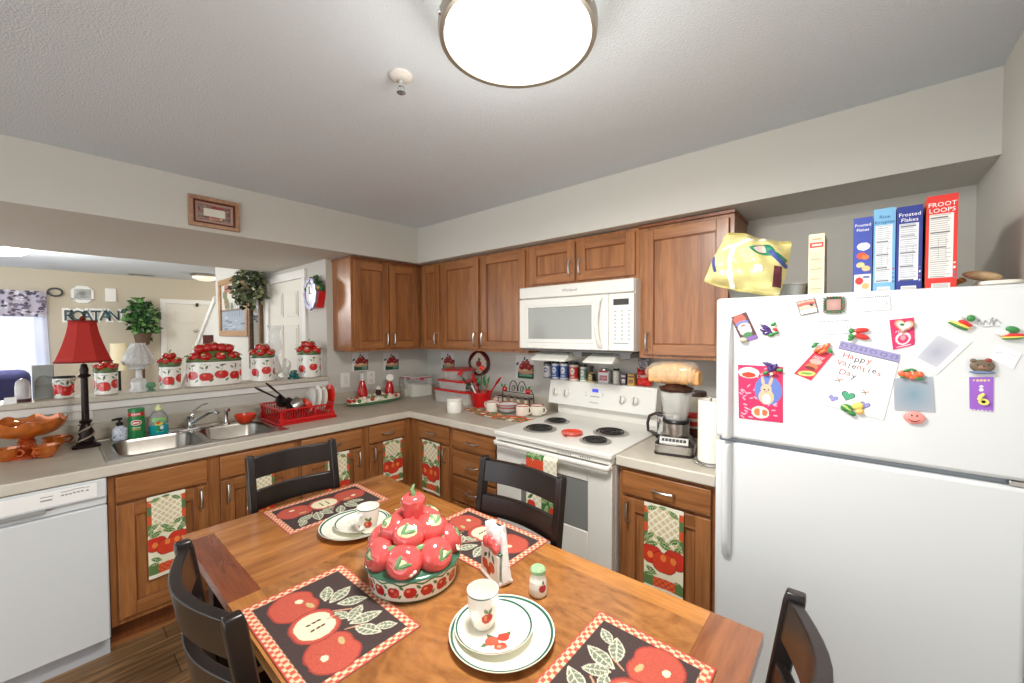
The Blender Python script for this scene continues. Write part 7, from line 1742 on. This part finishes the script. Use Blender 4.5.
mb = MB(); mb.box((-dep/2+.0008,-W/2,0), (dep/2,W/2,H)); obj('carton', mb, mat('carton_cream', (226,206,170), .5), t, local=True, bev=.001)
def cb_(U, V):
    c = Cv(U, V, (236,222,186)); c.rect(W*.06,H*.78,W*.94,H*.87,(206,70,60)); c.rect(W*.2,H*.81,W*.8,H*.84,(240,226,206))
    for i in range(26): c.rect(W*.12,H*(.05+.026*i),W*(.9-.3*((i*7)%5)/5),H*(.05+.026*i)+.0022,(170,156,130))
    c.rect(W*.2,H*.90,W*.8,H*.93,(190,160,120)); return c
mb = slab_mb(36, 110, lambda U, V: (-dep/2+0*U, W/2-U, V), cb_, W, H, .0007, back=(226,206,170), nrm=(-1,0,0)); obj('printed_side', mb, painted('carton_print', .4), t, local=True, fixn=False)
# grey tray with the yellow bag
x = -.70; a = at(727,292,'x',x).y; b = at(806,292,'x',x).y; zt_ = at(766,286,'x',x-.02).z; W = a-b
t = thing('grey_bin', 'low grey plastic bin under the yellow chip bag on the fridge', 'bin', (x+.12,(a+b)/2,FT)); h = zt_-FT
mb = MB(); mb.sweep([[(p_[0],p_[1],z_) for p_ in rrect(-.13+e,-W/2+e,.13-e,W/2-e,.03)] for e, z_ in ((.012,0),(0,h),(-.004,h),(-.004,h+.004),(.004,h+.004),(.016,.005))]); obj('shell', mb, mat('bin_grey', (150,152,150), .4), t, local=True)
cc = at(745,263,'x',-.80); pt_l = at(701,262,'x',-.80); pt_r = at(792,266,'x',-.80); Wb = (pt_l-pt_r).length
t = thing('chip_bag', 'large crumpled yellow chip bag lying in the grey bin on the fridge', 'chip bag', (cc.x,cc.y,FT+h))
M = FR((cc.x+.06,cc.y,cc.z+.004),'B') @ Matrix.Rotation(math.radians(-16),4,'Z') @ Matrix.Rotation(math.radians(-8),4,'X')
YB = mat('bag_yellow', (216,205,138), .36, coat=.3, bump=.35, bscale=22)
mb = MB(); A = pillow(mb, M, Wb*.90, Wb*.72, .15, n=30, m_=26, seed=8, crinkle=.008, fan=-.16, rd=.20); obj('bag', mb, YB, t, sharp=50)
def strip(u0, v0, u1, v1, w, nm, m_, bend=0, off=.0022):
    """band following the bag surface, given in bag coordinates 0..1"""
    mb = MB(); secs = []; N = 18
    def S(u, v):
        u = min(.999,max(.001,u)); v = min(.999,max(.001,v)); fi, fj = u*30, v*26; i, j = int(fi), int(fj); a_, b_ = fi-i, fj-j
        P = (A[j][i]*(1-a_)+A[j][i+1]*a_)*(1-b_)+(A[j+1][i]*(1-a_)+A[j+1][i+1]*a_)*b_; n_ = (M.to_3x3() @ Vector((0,0,1))).normalized(); return P+n_*off, P-n_*.0005
    d = Vector((u1-u0, v1-v0)).normalized(); pd = Vector((-d.y, d.x))
    for k in range(N+1):
        f = k/N; u = u0+(u1-u0)*f+pd.x*bend*math.sin(PI*f); v = v0+(v1-v0)*f+pd.y*bend*math.sin(PI*f)
        wv = w(f) if callable(w) else w
        pts = [S(u+pd.x*wv*q, v+pd.y*wv*q) for q in (-.5,-.25,0,.25,.5)]
        secs.append([p_[0] for p_ in pts]+[p_[1] for p_ in pts[::-1]])
    mb.sweep(secs); obj(nm, mb, m_, t, sharp=70)
WS = mat('bag_white_stripe', (242,240,230), .35, coat=.3)
strip(.10,.62,.62,.99,.06,'white_stripe',WS); strip(.28,.78,.42,.02,.07,'white_stripe',WS,bend=-.03)
strip(.50,.70,.98,.62,lambda f: .20*max(.05,math.sin(PI*min(1,f*1.4)))**.8 if f < .7 else .07,'green_ribbon',mat('bag_green', (24,128,92), .35, coat=.3),bend=.06,off=.003)
strip(.56,.70,.72,.68,lambda f: .13*math.sin(PI*f)+.005,'oval_badge',mat('bag_badge', (232,196,186), .35),bend=.03,off=.0045)
strip(.76,.72,1.0,.52,.07,'blue_ribbon',mat('bag_blue', (70,84,150), .35),off=.0036)
strip(.62,.42,.76,.36,lambda f: .12*math.sin(PI*f)+.005,'round_badge',mat('bag_badge2', (236,226,206), .35),off=.003)
strip(.90,.50,.95,.14,.09,'maroon_patch',mat('bag_maroon', (96,40,50), .35),off=.003)
strip(.02,.50,.14,.22,.05,'blue_patch',mat('bag_blue', (70,84,150), .35),off=.003)
# wooden brush and flat white container lid
x = -.72; a = at(962,282,'x',x).y; b = at(1001,276,'x',x).y; z_ = at(982,276,'x',x).z
t = thing('container_lid', 'flat white container lid with a dark underside at the right end of the fridge top', 'lid', (x,(at(974,284,'x',x).y+at(1021,282,'x',x).y)/2,FT)); W = (at(974,284,'x',x).y-at(1019,282,'x',x).y); hl = .022
mb = MB(); mb.prism([(p_[0],p_[1]) for p_ in rrect(-.07,-W/2,.10,W/2,.03)], .010, hl, top=.97); obj('cover', mb, mat('lid_white', (236,234,224), .3), t, local=True, bev=.003)
mb = MB(); mb.prism([(p_[0],p_[1]) for p_ in rrect(-.066,-W/2+.004,.096,W/2-.004,.03)], 0, .0095); obj('rim', mb, GREYP, t, local=True)
c_ = at(981,276,'x',x-.01); t = thing('wooden_brush', 'oval wooden scrubbing brush with handle lying on the white container lid', 'brush', (c_.x,c_.y,FT+hl))
R = Matrix.Rotation(math.radians(12), 3, 'X')
mb = MB(); mb.ell((x,c_.y-.004,FT+hl+.020), (.028,.042,.014), 20, 10, R=R); obj('head', mb, mat('brush_wood', (206,178,138), .6, noise=.15, nscale=30), t)
e_ = at(950,287,'x',x+.02); mb = MB(); mb.tube([(x,c_.y+.035,FT+hl+.012), (x+.01,(c_.y+.035+e_.y)/2,FT+hl+.004), (x+.02,e_.y,FT+.012)], [.012,.009,.008], 10, sq=(1.2,.7)); obj('handle', mb, mat('brush_handle', (190,140,84), .55), t)
# ================================================================ magnets and papers on the fridge doors
XM = XF-.0012
def quad(label, name, cat, pts, paint_, th=.0012, m_=None, group='papers and magnets on the fridge', dens=700, wgt=None, back=(225,225,222)):
    """thin flat sheet given by its four corner pixels TL TR BR BL on the fridge door"""
    P = [at(px,py,'x',XF) for px, py in pts]
    W = ((P[1]-P[0]).length+(P[2]-P[3]).length)/2; H = ((P[0]-P[3]).length+(P[1]-P[2]).length)/2
    def fn(U, V):
        u, v = U/W, V/H; o = [0,0,0]
        for i in range(3): o[i] = (P[3][i]*(1-u)+P[2][i]*u)*(1-v)+(P[0][i]*(1-u)+P[1][i]*u)*v
        o[0] = XF-.0008-th+0*U; return tuple(o)
    mb = slab_mb(max(12,int(W*dens)), max(12,int(H*dens)), fn, lambda U, V: paint_(Cv(U/W,V/H,(255,255,255)), W, H), W, H, th, back=back, nrm=(-1,0,0))
    return obj(name, mb, m_ or painted('paper_print2', .6), fixn=False, label=label, cat=cat, group=group)
def sc(c, col): c.C[:] = lin(col)
def p_gnome(c, W, H):
    sc(c,(84,54,58)); c.ell(.45,.80,.36,.22,(214,90,76)); c.ell(.48,.66,.40,.09,(96,120,180)); c.ell(.5,.52,.38,.14,(236,206,190)); c.ell(.5,.55,.15,.06,(216,84,76)); c.ell(.5,.38,.36,.17,(238,234,222)); c.ell(.5,.22,.30,.10,(70,120,74)); c.rect(.3,0,1,.14,(126,92,160)); return c
quad('small picture magnet of a bearded man in a red cap, top left of the freezer','picture_magnet','magnet',((730.7,317.6),(746.3,311.8),(758.5,338),(742.5,343)),p_gnome,th=.003)
def stone(px, py, ry, rz_, name, label, m_, cat='magnet', dx=.010, rot=0):
    p = at(px,py,'x',XM-.0035); mb = MB(); mb.ell((XF-.001-dx*.5-.003,p.y,p.z), (dx*.5,ry,rz_), 16, 10, R=Matrix.Rotation(rot,3,'X')); return obj(name, mb, m_, label=label, cat=cat)
stone(743.5,340,.014,.009,'stone_magnet','small beige pebble magnet under the bearded man picture',mat('pebble', (190,180,160), .6, noise=.2, nscale=60),dx=.014)
def p_note(c, W, H):
    sc(c,(242,242,240)); 
    for i in range(5): c.line(.30,.62+.05*i,.8-.06*i,.70+.05*i,.012,(180,180,186))
    c.ell(.45,.75,.06,.04,(170,172,178)); c.line(.1,.60,.5,.78,.02,(180,182,186)); return c
quad('faint white greeting card tucked between the first two magnets','greeting_card','card',((752,315),(781,306.5),(784,339),(763,343)),p_note)
def p_small(c, W, H):
    sc(c,(222,170,150)); c.rect(0,0,1,.34,(240,236,228)); c.ell(.5,.7,.5,.14,(186,96,84)); c.ell(.4,.52,.35,.10,(236,206,176)); c.ell(.75,.6,.1,.1,(60,60,70))
    b = (c.U < .05)|(c.U > .95)|(c.V < .06)|(c.V > .94); c.put(b,(70,60,56)); return c
quad('little tilted magnet picture with a dark border near the freezer top','picture_magnet','magnet',((796.2,301.9),(814.9,298.2),(818.4,312.1),(800.5,315.6)),p_small,th=.003)
def p_blur(c1_, c2_):
    def f(c, W, H):
        d = np.clip(np.hypot(c.U-.5,c.V-.5)*1.6,0,1)[...,None]; c.C = np.array(lin(c1_))*(1-d)+np.array(lin(c2_))*d; return c
    return f
fr = at(833.8,304.8,'x',XF)
t = thing('leafy_photo_frame', 'small magnetic photo frame with green leafy border', 'magnet', (XF,fr.y,fr.z)); t['group'] = 'papers and magnets on the fridge'
s_ = (at(822.5,305,'x',XF).y-at(845,305,'x',XF).y)/2
mb = MB(); mb.T = FR((XF-.0008,fr.y,fr.z),'B'); r_ = random.Random(3)
k = s_*.9; mb.prism([(-k*.6,-k),(k*.6,-k),(k,-k*.6),(k,k*.6),(k*.6,k),(-k*.6,k),(-k,k*.6),(-k,-k*.6)], 0, .004, mi=0)
for i in range(26): a_ = 2*PI*i/26; q = max(abs(math.cos(a_)),abs(math.sin(a_))); mb.ell((math.cos(a_)/q*s_*.86, math.sin(a_)/q*s_*.86, .005), (s_*.16,s_*.09,.003), 8, 5, mi=1 if i % 4 else 2, R=Matrix.Rotation(a_*2+r_.random(),3,'Z'))
obj('frame', mb, [mat('frame_dark_green', (60,92,66), .4), mat('leafy_green', (84,124,80), .4), mat('berry_red', (170,90,80), .4)], t)
mb = slab_mb(24, 24, flat(FR((XF-.0062,fr.y+s_*.62,fr.z-s_*.62),'B')), lambda U, V: p_blur((186,150,142),(166,126,120))(Cv(U/(s_*1.24),V/(s_*1.24),(0,0,0)),1,1), s_*1.24, s_*1.24, .001, nrm=(-1,0,0)); obj('photo', mb, painted('paper_print2', .6), t, fixn=False)
def p_coupon(c, W, H):
    sc(c,(240,242,244)); c.rect(.02,.84,.98,.96,(104,110,126)); 
    for i in range(16): c.rect(.04+.058*i,.85,.06+.058*i,.95,(235,238,242))
    c.ell(.1,.45,.06,.16,(190,196,204)); c.ell(.9,.45,.06,.16,(190,196,204)); c.line(.25,.55,.75,.6,.05,(176,182,190)); c.line(.3,.35,.7,.35,.04,(176,182,190)); c.line(.05,.15,.45,.15,.04,(176,182,190)); c.line(.55,.15,.95,.15,.04,(186,192,200))
    b = (c.U < .012)|(c.U > .988)|(c.V < .03)|(c.V > .97); c.put(b,(170,176,186)); return c
quad('pale printed coupon high on the freezer door under the blue cereal box','coupon','coupon',((854.2,297),(889.5,294.5),(891,309.5),(855.5,312)),p_coupon)
quad('pale printed coupon left of the red pepper magnet','coupon','coupon',((816.8,320.5),(849.5,319),(850.5,333),(818,335)),p_coupon)
def veg(name, label, px, py, parts, leaves, rot=0, sc_=1.0):
    p = at(px,py,'x',XF-.001); t = thing(name, label, 'magnet', (XF-.0008,p.y,p.z)); t['group'] = 'papers and magnets on the fridge'; u1 = (at(px-5,py,'x',XF).y-at(px+5,py,'x',XF).y)/10
    M = FR((XF-.0006,p.y,p.z),'B') @ Matrix.Rotation(math.radians(rot),4,'Z')
    mb = MB(); mb.T = M; mats = []
    for (x_, y_, rx_, ry_, a_, m_) in parts:
        if m_ not in mats: mats.append(m_)
        mb.ell((x_*u1,y_*u1,.006), (rx_*u1,ry_*u1,.0055), 14, 8, mi=mats.index(m_), R=Matrix.Rotation(math.radians(a_),3,'Z'))
    obj('body', mb, mats, t)
    if leaves:
        mb = MB(); mb.T = M; ml = []
        for (x_, y_, rx_, ry_, a_, m_) in leaves:
            if m_ not in ml: ml.append(m_)
            mb.ell((x_*u1,y_*u1,.0095), (rx_*u1,ry_*u1,.0035), 12, 6, mi=ml.index(m_), R=Matrix.Rotation(math.radians(a_),3,'Z'))
        obj('leaves', mb, ml, t)
    return t
EGG = mat('eggplant', (70,48,110), .2, coat=.5); VG = mat('magnet_green', (58,132,70), .4); VR = mat('magnet_red', (216,52,48), .25, coat=.4); VO = mat('magnet_orange', (228,104,62), .3, coat=.3); VW = mat('magnet_cream', (240,232,210), .4); VP = mat('magnet_pale_green', (190,206,120), .4); VY = mat('magnet_yellow', (236,214,110), .4)
veg('eggplant_magnet','purple eggplant bunch magnet beside the faint greeting card',769.6,329.5,[(-4,3,6,2.3,-30,EGG),(-4,-1,6,2.3,-10,EGG),(-2,-4,5.5,2.2,10,EGG),(4,2,2.4,2.4,0,VW),(2,-6,4,2.4,20,VG)],[(4,6,3.4,2,40,VG),(6,0,3,1.8,-30,VR),(7,-4,2.6,1.6,20,VG)])
veg('eggplant_magnet','purple eggplant magnet holding up the pink bunny card',772,367,[(-3,3,7,2.2,-20,EGG),(-2,-2,6,2.6,-70,EGG),(3,0,5,2.4,70,EGG)],[(8,-3,3.4,2,0,VG),(-6,-7,3.4,2,20,VG),(3,-7,3,1.6,-20,VR),(0,-8,2,1.6,0,VW)])
veg('pepper_magnet','pair of red chili pepper magnets above the valentine drawing',858.5,333.8,[(2,4.5,8.5,3.3,6,VR),(3,-3.5,8.5,3.6,-18,VR)],[(-7,4,3.2,3.4,30,VG),(-7,-3,3.6,3.2,-20,VG),(-8,-7,3.2,2.2,30,VG),(-4,0,2.2,2.2,0,VW)])
def p_pink1(c, W, H):
    sc(c,(206,50,76)); c.ell(.5,.62,.34,.10,(232,170,160)); c.ell(.5,.42,.34,.12,(226,120,80)); c.ell(.5,.36,.3,.06,(120,50,40)); c.ell(.55,.16,.42,.10,(206,214,120),10); c.ell(.55,.16,.30,.04,(120,160,80),10)
    for i in range(5): c.line(.2+.12*i,.74,.26+.12*i,.80,.04,(244,214,216))
    return c
quad('pink valentine strip with food pictures tilted under the carrot magnet','valentine_card','card',((816,350),(833,354),(811,380.5),(794,373.5)),p_pink1)
veg('carrot_magnet','orange carrot bunch magnet on the tilted pink strip',822.3,349,[(-3,0,7,2.6,35,VO),(0,2,7,2.6,35,VO),(4,3,6,2.6,55,VO),(1,-3,6,2.4,30,VO)],[(-8,4,3.6,2,40,VG),(8,-2,3.4,2,-40,VG),(-6,7,3,1.4,0,VG)])
def p_bunny(c, W, H):
    sc(c,(200,40,92)); r_ = random.Random(7)
    for i in range(46): x, yv = r_.uniform(.04,.96), r_.uniform(.04,.96); c.ell(x,yv,.05,.012,(240,170,190),r_.uniform(-40,40))
    c.ell(.25,.86,.24,.10,(236,226,214)); c.ell(.25,.82,.16,.05,(190,60,40))
    c.ell(.68,.56,.30,.26,(96,120,190)); c.ell(.64,.44,.17,.14,(206,178,148)); c.ell(.64,.40,.09,.09,(240,232,220)); c.ell(.64,.58,.12,.09,(210,182,150)); c.ell(.60,.57,.018,.015,(40,30,30)); c.ell(.69,.57,.018,.015,(40,30,30)); c.ell(.57,.72,.035,.10,(206,178,148),15); c.ell(.74,.72,.035,.10,(206,178,148),-25); c.ell(.64,.54,.03,.016,(230,140,140))
    c.ell(.5,.15,.20,.11,(240,226,206)); c.ell(.44,.15,.08,.07,(230,120,60)); c.ell(.60,.15,.07,.06,(226,110,70)); c.ell(.52,.15,.03,.09,(244,240,236)); return c
quad('pink valentine card with a bunny on a blue oval on the freezer door','valentine_card','card',((738,364.5),(783,366.8),(783,422.8),(738.9,418)),p_bunny,dens=600)
def p_val(c, W, H):
    sc(c,(240,240,238)); c.put((c.V > .885)&(c.U > .04), (150,146,190)); 
    for i in range(6): c.ell(.12+.16*i,.945,.055,.032,(96,88,140),0,ring=.72)
    c.put((c.V > .875)&(c.V < .89)&(c.U > .04),(70,66,100))
    return c
VAL = quad('childlike paper drawing reading Happy Valenties Day on the freezer door','valentine_drawing','drawing',((838.5,340),(900.5,354.5),(883.5,420),(819.5,403.5)),p_val,dens=450)
# hand lettering and hearts on that sheet
Pc = [at(px,py,'x',XF) for px, py in ((838.5,340),(900.5,354.5),(883.5,420),(819.5,403.5))]
ux = (Pc[1]-Pc[0]); Wd = ux.length; ux.normalize(); uy = (Pc[0]-Pc[3]); Hd = uy.length; uy.normalize()
def onval(u, v, off=.0022):
    p = Pc[3]+ux*Wd*u+uy*Hd*v; M = Matrix((Vector((0,ux.y,ux.z)), Vector((0,-ux.z,ux.y))*(1 if ux.y < 0 else 1), Vector((-1,0,0)))).transposed().to_4x4()
    X = Vector((0,ux.y,ux.z)).normalized(); Nn = Vector((-1,0,0)); Y = Nn.cross(X); M = Matrix((X,Y,Nn)).transposed().to_4x4(); M.translation = Vector((XF-off,p.y,p.z)); return M
cols_ = [mat('crayon_red', (206,80,84), .8), mat('crayon_dark', (66,60,74), .8)]
def childtext(s, u0, v, step, size):
    for i, ch in enumerate(s): text('letter', ch, size, onval(u0+step*i, v+.012*math.sin(i*2.1)) @ Matrix.Rotation(.12*math.sin(i*1.7),4,'Z'), cols_[(i//2) % 2], VAL, ext=.0003)
WM[VAL] = Matrix.Translation(VAL.location)
childtext('Happy',.20,.80,.095,.026); childtext('Valenties',.13,.68,.082,.024); childtext('Day',.22,.555,.10,.026)
def heart(u, v, s, m_, nm='heart', rot=0):
    mb = MB(); mb.T = onval(u, v) @ Matrix.Rotation(rot,4,'Z'); pts = []
    for i in range(24):
        a_ = 2*PI*i/24; pts.append((16*math.sin(a_)**3/17*s, (13*math.cos(a_)-5*math.cos(2*a_)-2*math.cos(3*a_)-math.cos(4*a_))/17*s))
    mb.prism([(p_[0]*1.14,p_[1]*1.14) for p_ in pts[::-1]], 0, .0004, mi=1); mb.prism(pts[::-1], .0004, .0008, mi=0); obj(nm, mb, [m_, cols_[1]], VAL)
heart(.42,.24,.016,mat('heart_green', (80,170,130), .8)); heart(.20,.14,.011,mat('heart_lilac', (150,150,210), .8)); heart(.72,.18,.012,mat('heart_lilac', (150,150,210), .8))
for u, v in ((.20,.43),(.66,.36)):
    mb = MB(); mb.T = onval(u,v); 
    for q, c_ in ((.6,0),(2.2,0),(3.8,1),(5.2,1)): mb.tube([(0,0,.0006),(.011*math.cos(q),.009*math.sin(q),.0006)], .0010, 5, mi=c_)
    obj('crayon_butterfly', mb, [cols_[0], mat('crayon_green', (60,150,90), .8)], VAL)
veg('vegetable_magnet','green and yellow squash magnet at the foot of the valentine drawing',853.5,408.5,[(-7,0,6.5,5.5,-20,VG),(4,4,6,5,20,VY),(6,-3,4.5,3.6,0,mat('magnet_tan', (232,190,110), .4)),(-2,-6,5,3,-30,VG)],[(-8,2,4,1.4,-30,VP),(-5,-1,4,1.2,-30,VP)])
def p_heartcard(c, W, H):
    sc(c,(206,44,100)); c.ell(.5,.32,.34,.22,(244,220,224)); c.ell(.5,.30,.24,.15,(206,44,100)); c.ell(.5,.34,.12,.09,(240,150,160)); 
    for i in range(6): c.line(.2+.11*i,.56,.26+.11*i,.60,.03,(246,200,214))
    c.line(.2,.06,.8,.06,.05,(246,200,214)); return c
quad('pink card below the heart-shaped cookie magnet','valentine_card','card',((889.3,320),(913.8,317.5),(914.8,345),(893,350)),p_heartcard)
p = at(903.6,325.5,'x',XF); t = thing('heart_magnet', 'heart-shaped cookie magnet with a white centre', 'magnet', (XF,p.y,p.z)); t['group'] = 'papers and magnets on the fridge'
u1 = (at(898,325,'x',XF).y-at(908,325,'x',XF).y)/10
def hp(s): 
    o = []
    for i in range(28): a_ = 2*PI*i/28; o.append((16*math.sin(a_)**3/17*s, (13*math.cos(a_)-5*math.cos(2*a_)-2*math.cos(3*a_)-math.cos(4*a_))/17*s))
    return o[::-1]
mb = MB(); mb.T = FR((XF-.0022,p.y,p.z),'B') @ Matrix.Rotation(-.15,4,'Z'); mb.prism(hp(u1*11), 0, .005, mi=0); mb.prism(hp(u1*9.4), .005, .0062, mi=1); mb.prism(hp(u1*7), .0062, .0072, mi=2); mb.ell((-2*u1,1*u1,.0075), (2.6*u1,1.8*u1,.002), 10, 6, mi=3); obj('heart', mb, [mat('cookie', (196,120,90), .5), mat('icing_pink', (240,180,160), .4), mat('icing_white', (246,240,228), .4), VG], t)
def p_photo(c, W, H):
    sc(c,(244,244,242)); c.put((c.U > .30)&(c.U < .86)&(c.V > .14)&(c.V < .80),(186,190,200)); m = (c.U > .30)&(c.U < .86)&(c.V > .14)&(c.V < .80); d = np.clip(np.hypot(c.U-.58,c.V-.45)*1.8,0,1)[...,None]; cc_ = np.array(lin((166,168,186)))*(1-d)+np.array(lin((206,210,216)))*d; c.C[m] = cc_[m]
    c.line(.06,.02,.06,.98,.012,(196,150,150)); c.line(.10,.02,.10,.98,.008,(176,180,186)); return c
quad('white-bordered blurred photo print tilted on the freezer door','photo_print','photo',((933.4,321.8),(972.5,341),(936,375),(901.8,357.5)),p_photo,dens=500)
HATW = mat('magnet_white', (240,238,230), .4)
veg('watermelon_magnet','slice-shaped magnet, white, red and green, left one of the pair',962.5,321.8,[(-6,4,7,6,-30,HATW),(-1,0,13,3.4,-32,VR),(-3,-4,13,2.6,-32,VY),(-5,-6.5,12,2.2,-32,VG),(8,5,4.6,5,0,VG)],None)
veg('watermelon_magnet','slice-shaped magnet at the far right edge of the freezer door',1009,334,[(-8,2,9,5,-10,HATW),(4,-2,12,3.0,4,VR),(3,-5,12,2.2,4,VY),(3,-7,11,1.8,4,VG),(3,7,7.5,5,-20,VG)],None)
mb = MB(); P0 = [at(px,py,'x',XF-.0014) for px, py in ((977,324),(979,319),(982,325),(985,320),(988,324),(992,317),(993,325),(996,319),(1001,323))]; mb.tube(P0, .0012, 5); mb.tube([at(px,py,'x',XF-.0014) for px, py in ((984,327),(992,326),(1000,326.5))], .0008, 5); mb.tube([at(px,py,'x',XF-.0014) for px, py in ((977,324),(980,325.5),(984,327))], .0009, 5)
obj('wire_script_magnet', mb, mat('script_silver', (186,190,190), .4, metal=.4), label='grey cursive script magnet between the two slice magnets', cat='magnet', group='papers and magnets on the fridge')
def p_card(c, W, H):
    sc(c,(244,244,244)); c.line(.15,.5,.32,.6,.10,(206,206,214)); c.line(.5,.7,.9,.72,.02,(180,180,190)); c.line(.5,.5,.9,.52,.02,(190,190,200)); c.line(.5,.3,.9,.3,.02,(190,190,200)); return c
quad('small white address card at the right edge below the slice magnet','address_card','card',((997.5,343.7),(1021.5,353.5),(1013,369),(989,358.6)),p_card)
BR = mat('bear_brown', (112,98,80), .5, noise=.15, nscale=40); BD = mat('bear_dark', (60,40,36), .4)
veg('bear_magnet','brown bear-face magnet above the purple ribbon',981.8,366,[(0,0,13,10,0,BR),(-9,8,3.6,3.2,0,BR),(6,9,4,3.2,0,mat('bow_red', (150,60,50), .5)),(0,-9.5,14,2.4,0,mat('magnet_blue_band', (110,130,170), .5))],[(0,-2,5,3.6,0,mat('bear_muzzle', (150,110,90), .5)),(1,-.5,2.0,1.7,0,BD),(-5,2,1.2,1.2,0,BD),(6,2.5,1.2,1.2,0,BD)])
def p_rib(c, W, H):
    sc(c,(150,96,196)); [c.ell(.2+.15*i,.90,.05,.03,(236,220,120)) for i in range(5)]; c.ell(.5,.72,.08,.04,(236,232,240)); c.ell(.5,.62,.10,.05,(236,232,240)); c.put((c.V < .03)&((np.floor(c.U*12) % 2) == 0),(230,226,234)); return c
quad('purple ribbon badge hanging under the bear magnet','ribbon_badge','badge',((969,377),(993.5,377),(993,411.5),(969.5,409.5)),p_rib)
p = at(983.5,401,'x',XF-.003); mb = MB(); mb.T = FR((XF-.0026,p.y,p.z),'B'); u1 = .0021
mb.sweep([[(4.6*u1*math.cos(a_)*k_, (4.2*u1*math.sin(a_)*k_)-1*u1, z_) for a_ in [2*PI*i/24 for i in range(24)]] for k_, z_ in ((1,0),(1,.004),(.45,.004),(.45,0))]); mb.tube([(-3.6*u1,1*u1,.0025),(-2.6*u1,6*u1,.0025),(.5*u1,9.5*u1,.0025)], [.0046,.0046,.0034], 8)
obj('number_magnet', mb, mat('lemon_yellow', (232,222,120), .4), label='pale yellow number 6 magnet on the purple ribbon', cat='magnet', group='papers and magnets on the fridge')
quad('blurred blue-grey photo print under the tomato magnet','photo_print','photo',((893.5,378.5),(932.5,376.5),(935,412),(894.5,410)),p_blur((120,150,166),(166,172,182)),dens=500)
veg('tomato_magnet','row of orange tomato magnets holding the blue-grey photo',909,374.5,[(-7,1,4.6,4.6,0,VO),(-1,0,5,5,0,VO),(6,0,6,5.4,0,VO),(3,-4,4,3,0,VO),(11,1,3.6,4,0,VO)],[(-2,6,5,1.8,20,VG),(4,7,4,1.5,-20,VG),(10,-5,5,1.8,-10,VG),(-7,-4,2.6,1.5,20,VG)])
p = at(914,417.3,'x',XF-.001); t = thing('smiley_magnet', 'round pink smiling face magnet at the foot of the blue-grey photo', 'magnet', (XF,p.y,p.z)); t['group'] = 'papers and magnets on the fridge'; u1 = (at(909,417,'x',XF).y-at(919,417,'x',XF).y)/10
mb = MB(); mb.T = FR((XF-.0024,p.y,p.z),'B'); mb.ell((0,0,.004), (11*u1,9*u1,.0045), 24, 10); fc_ = obj('face', mb, mat('smiley_pink', (240,148,140), .3, coat=.3), t)
mb = MB(); mb.T = FR((XF-.0100,p.y,p.z),'B'); mb.ell((-2.6*u1,3.2*u1,.0012), (.9*u1,1.6*u1,.0015), 8, 5); mb.ell((2.6*u1,3.2*u1,.0012), (.9*u1,1.6*u1,.0015), 8, 5); mb.tube([(7*u1*math.cos(a_), 6*u1*math.sin(a_)+1*u1, .001-.0022*abs(math.cos(a_))) for a_ in [PI+.25+(PI-.5)*i/10 for i in range(11)]], .0011, 5); obj('smile_and_eyes', mb, BD, t)
# ================================================================ light
L_ = lamp_light('AREA', (LC.x,LC.y,ZL-.058), 26, .44, (1,.97,.93)); L_.data.shape = 'DISK'
lamp_light('POINT', (LC.x,LC.y,ZL-.16), 12, .16)
lamp_light('POINT', (-2.9,3.1,2.1), 62, .3, (1,.97,.92))
lamp_light('POINT', (-.3,4.4,2.1), 12, .2, (1,.9,.78))
wd = bpy.data.worlds.new('world'); SC.world = wd; wd.use_nodes = True
bg = wd.node_tree.nodes['Background']; bg.inputs['Color'].default_value = (.93,.97,1,1); bg.inputs['Strength'].default_value = 2.25
SC.view_settings.view_transform = 'Standard'; SC.view_settings.look = 'None'; SC.view_settings.gamma = 1; SC.view_settings.use_curve_mapping = False
SC.view_settings.exposure = 0.40
SC.cycles.max_bounces = 10; SC.cycles.diffuse_bounces = 6; SC.cycles.use_denoising = True; SC.cycles.sample_clamp_indirect = 8
SC.cycles.transparent_max_bounces = 12; SC.cycles.caustics_reflective = False; SC.cycles.caustics_refractive = False
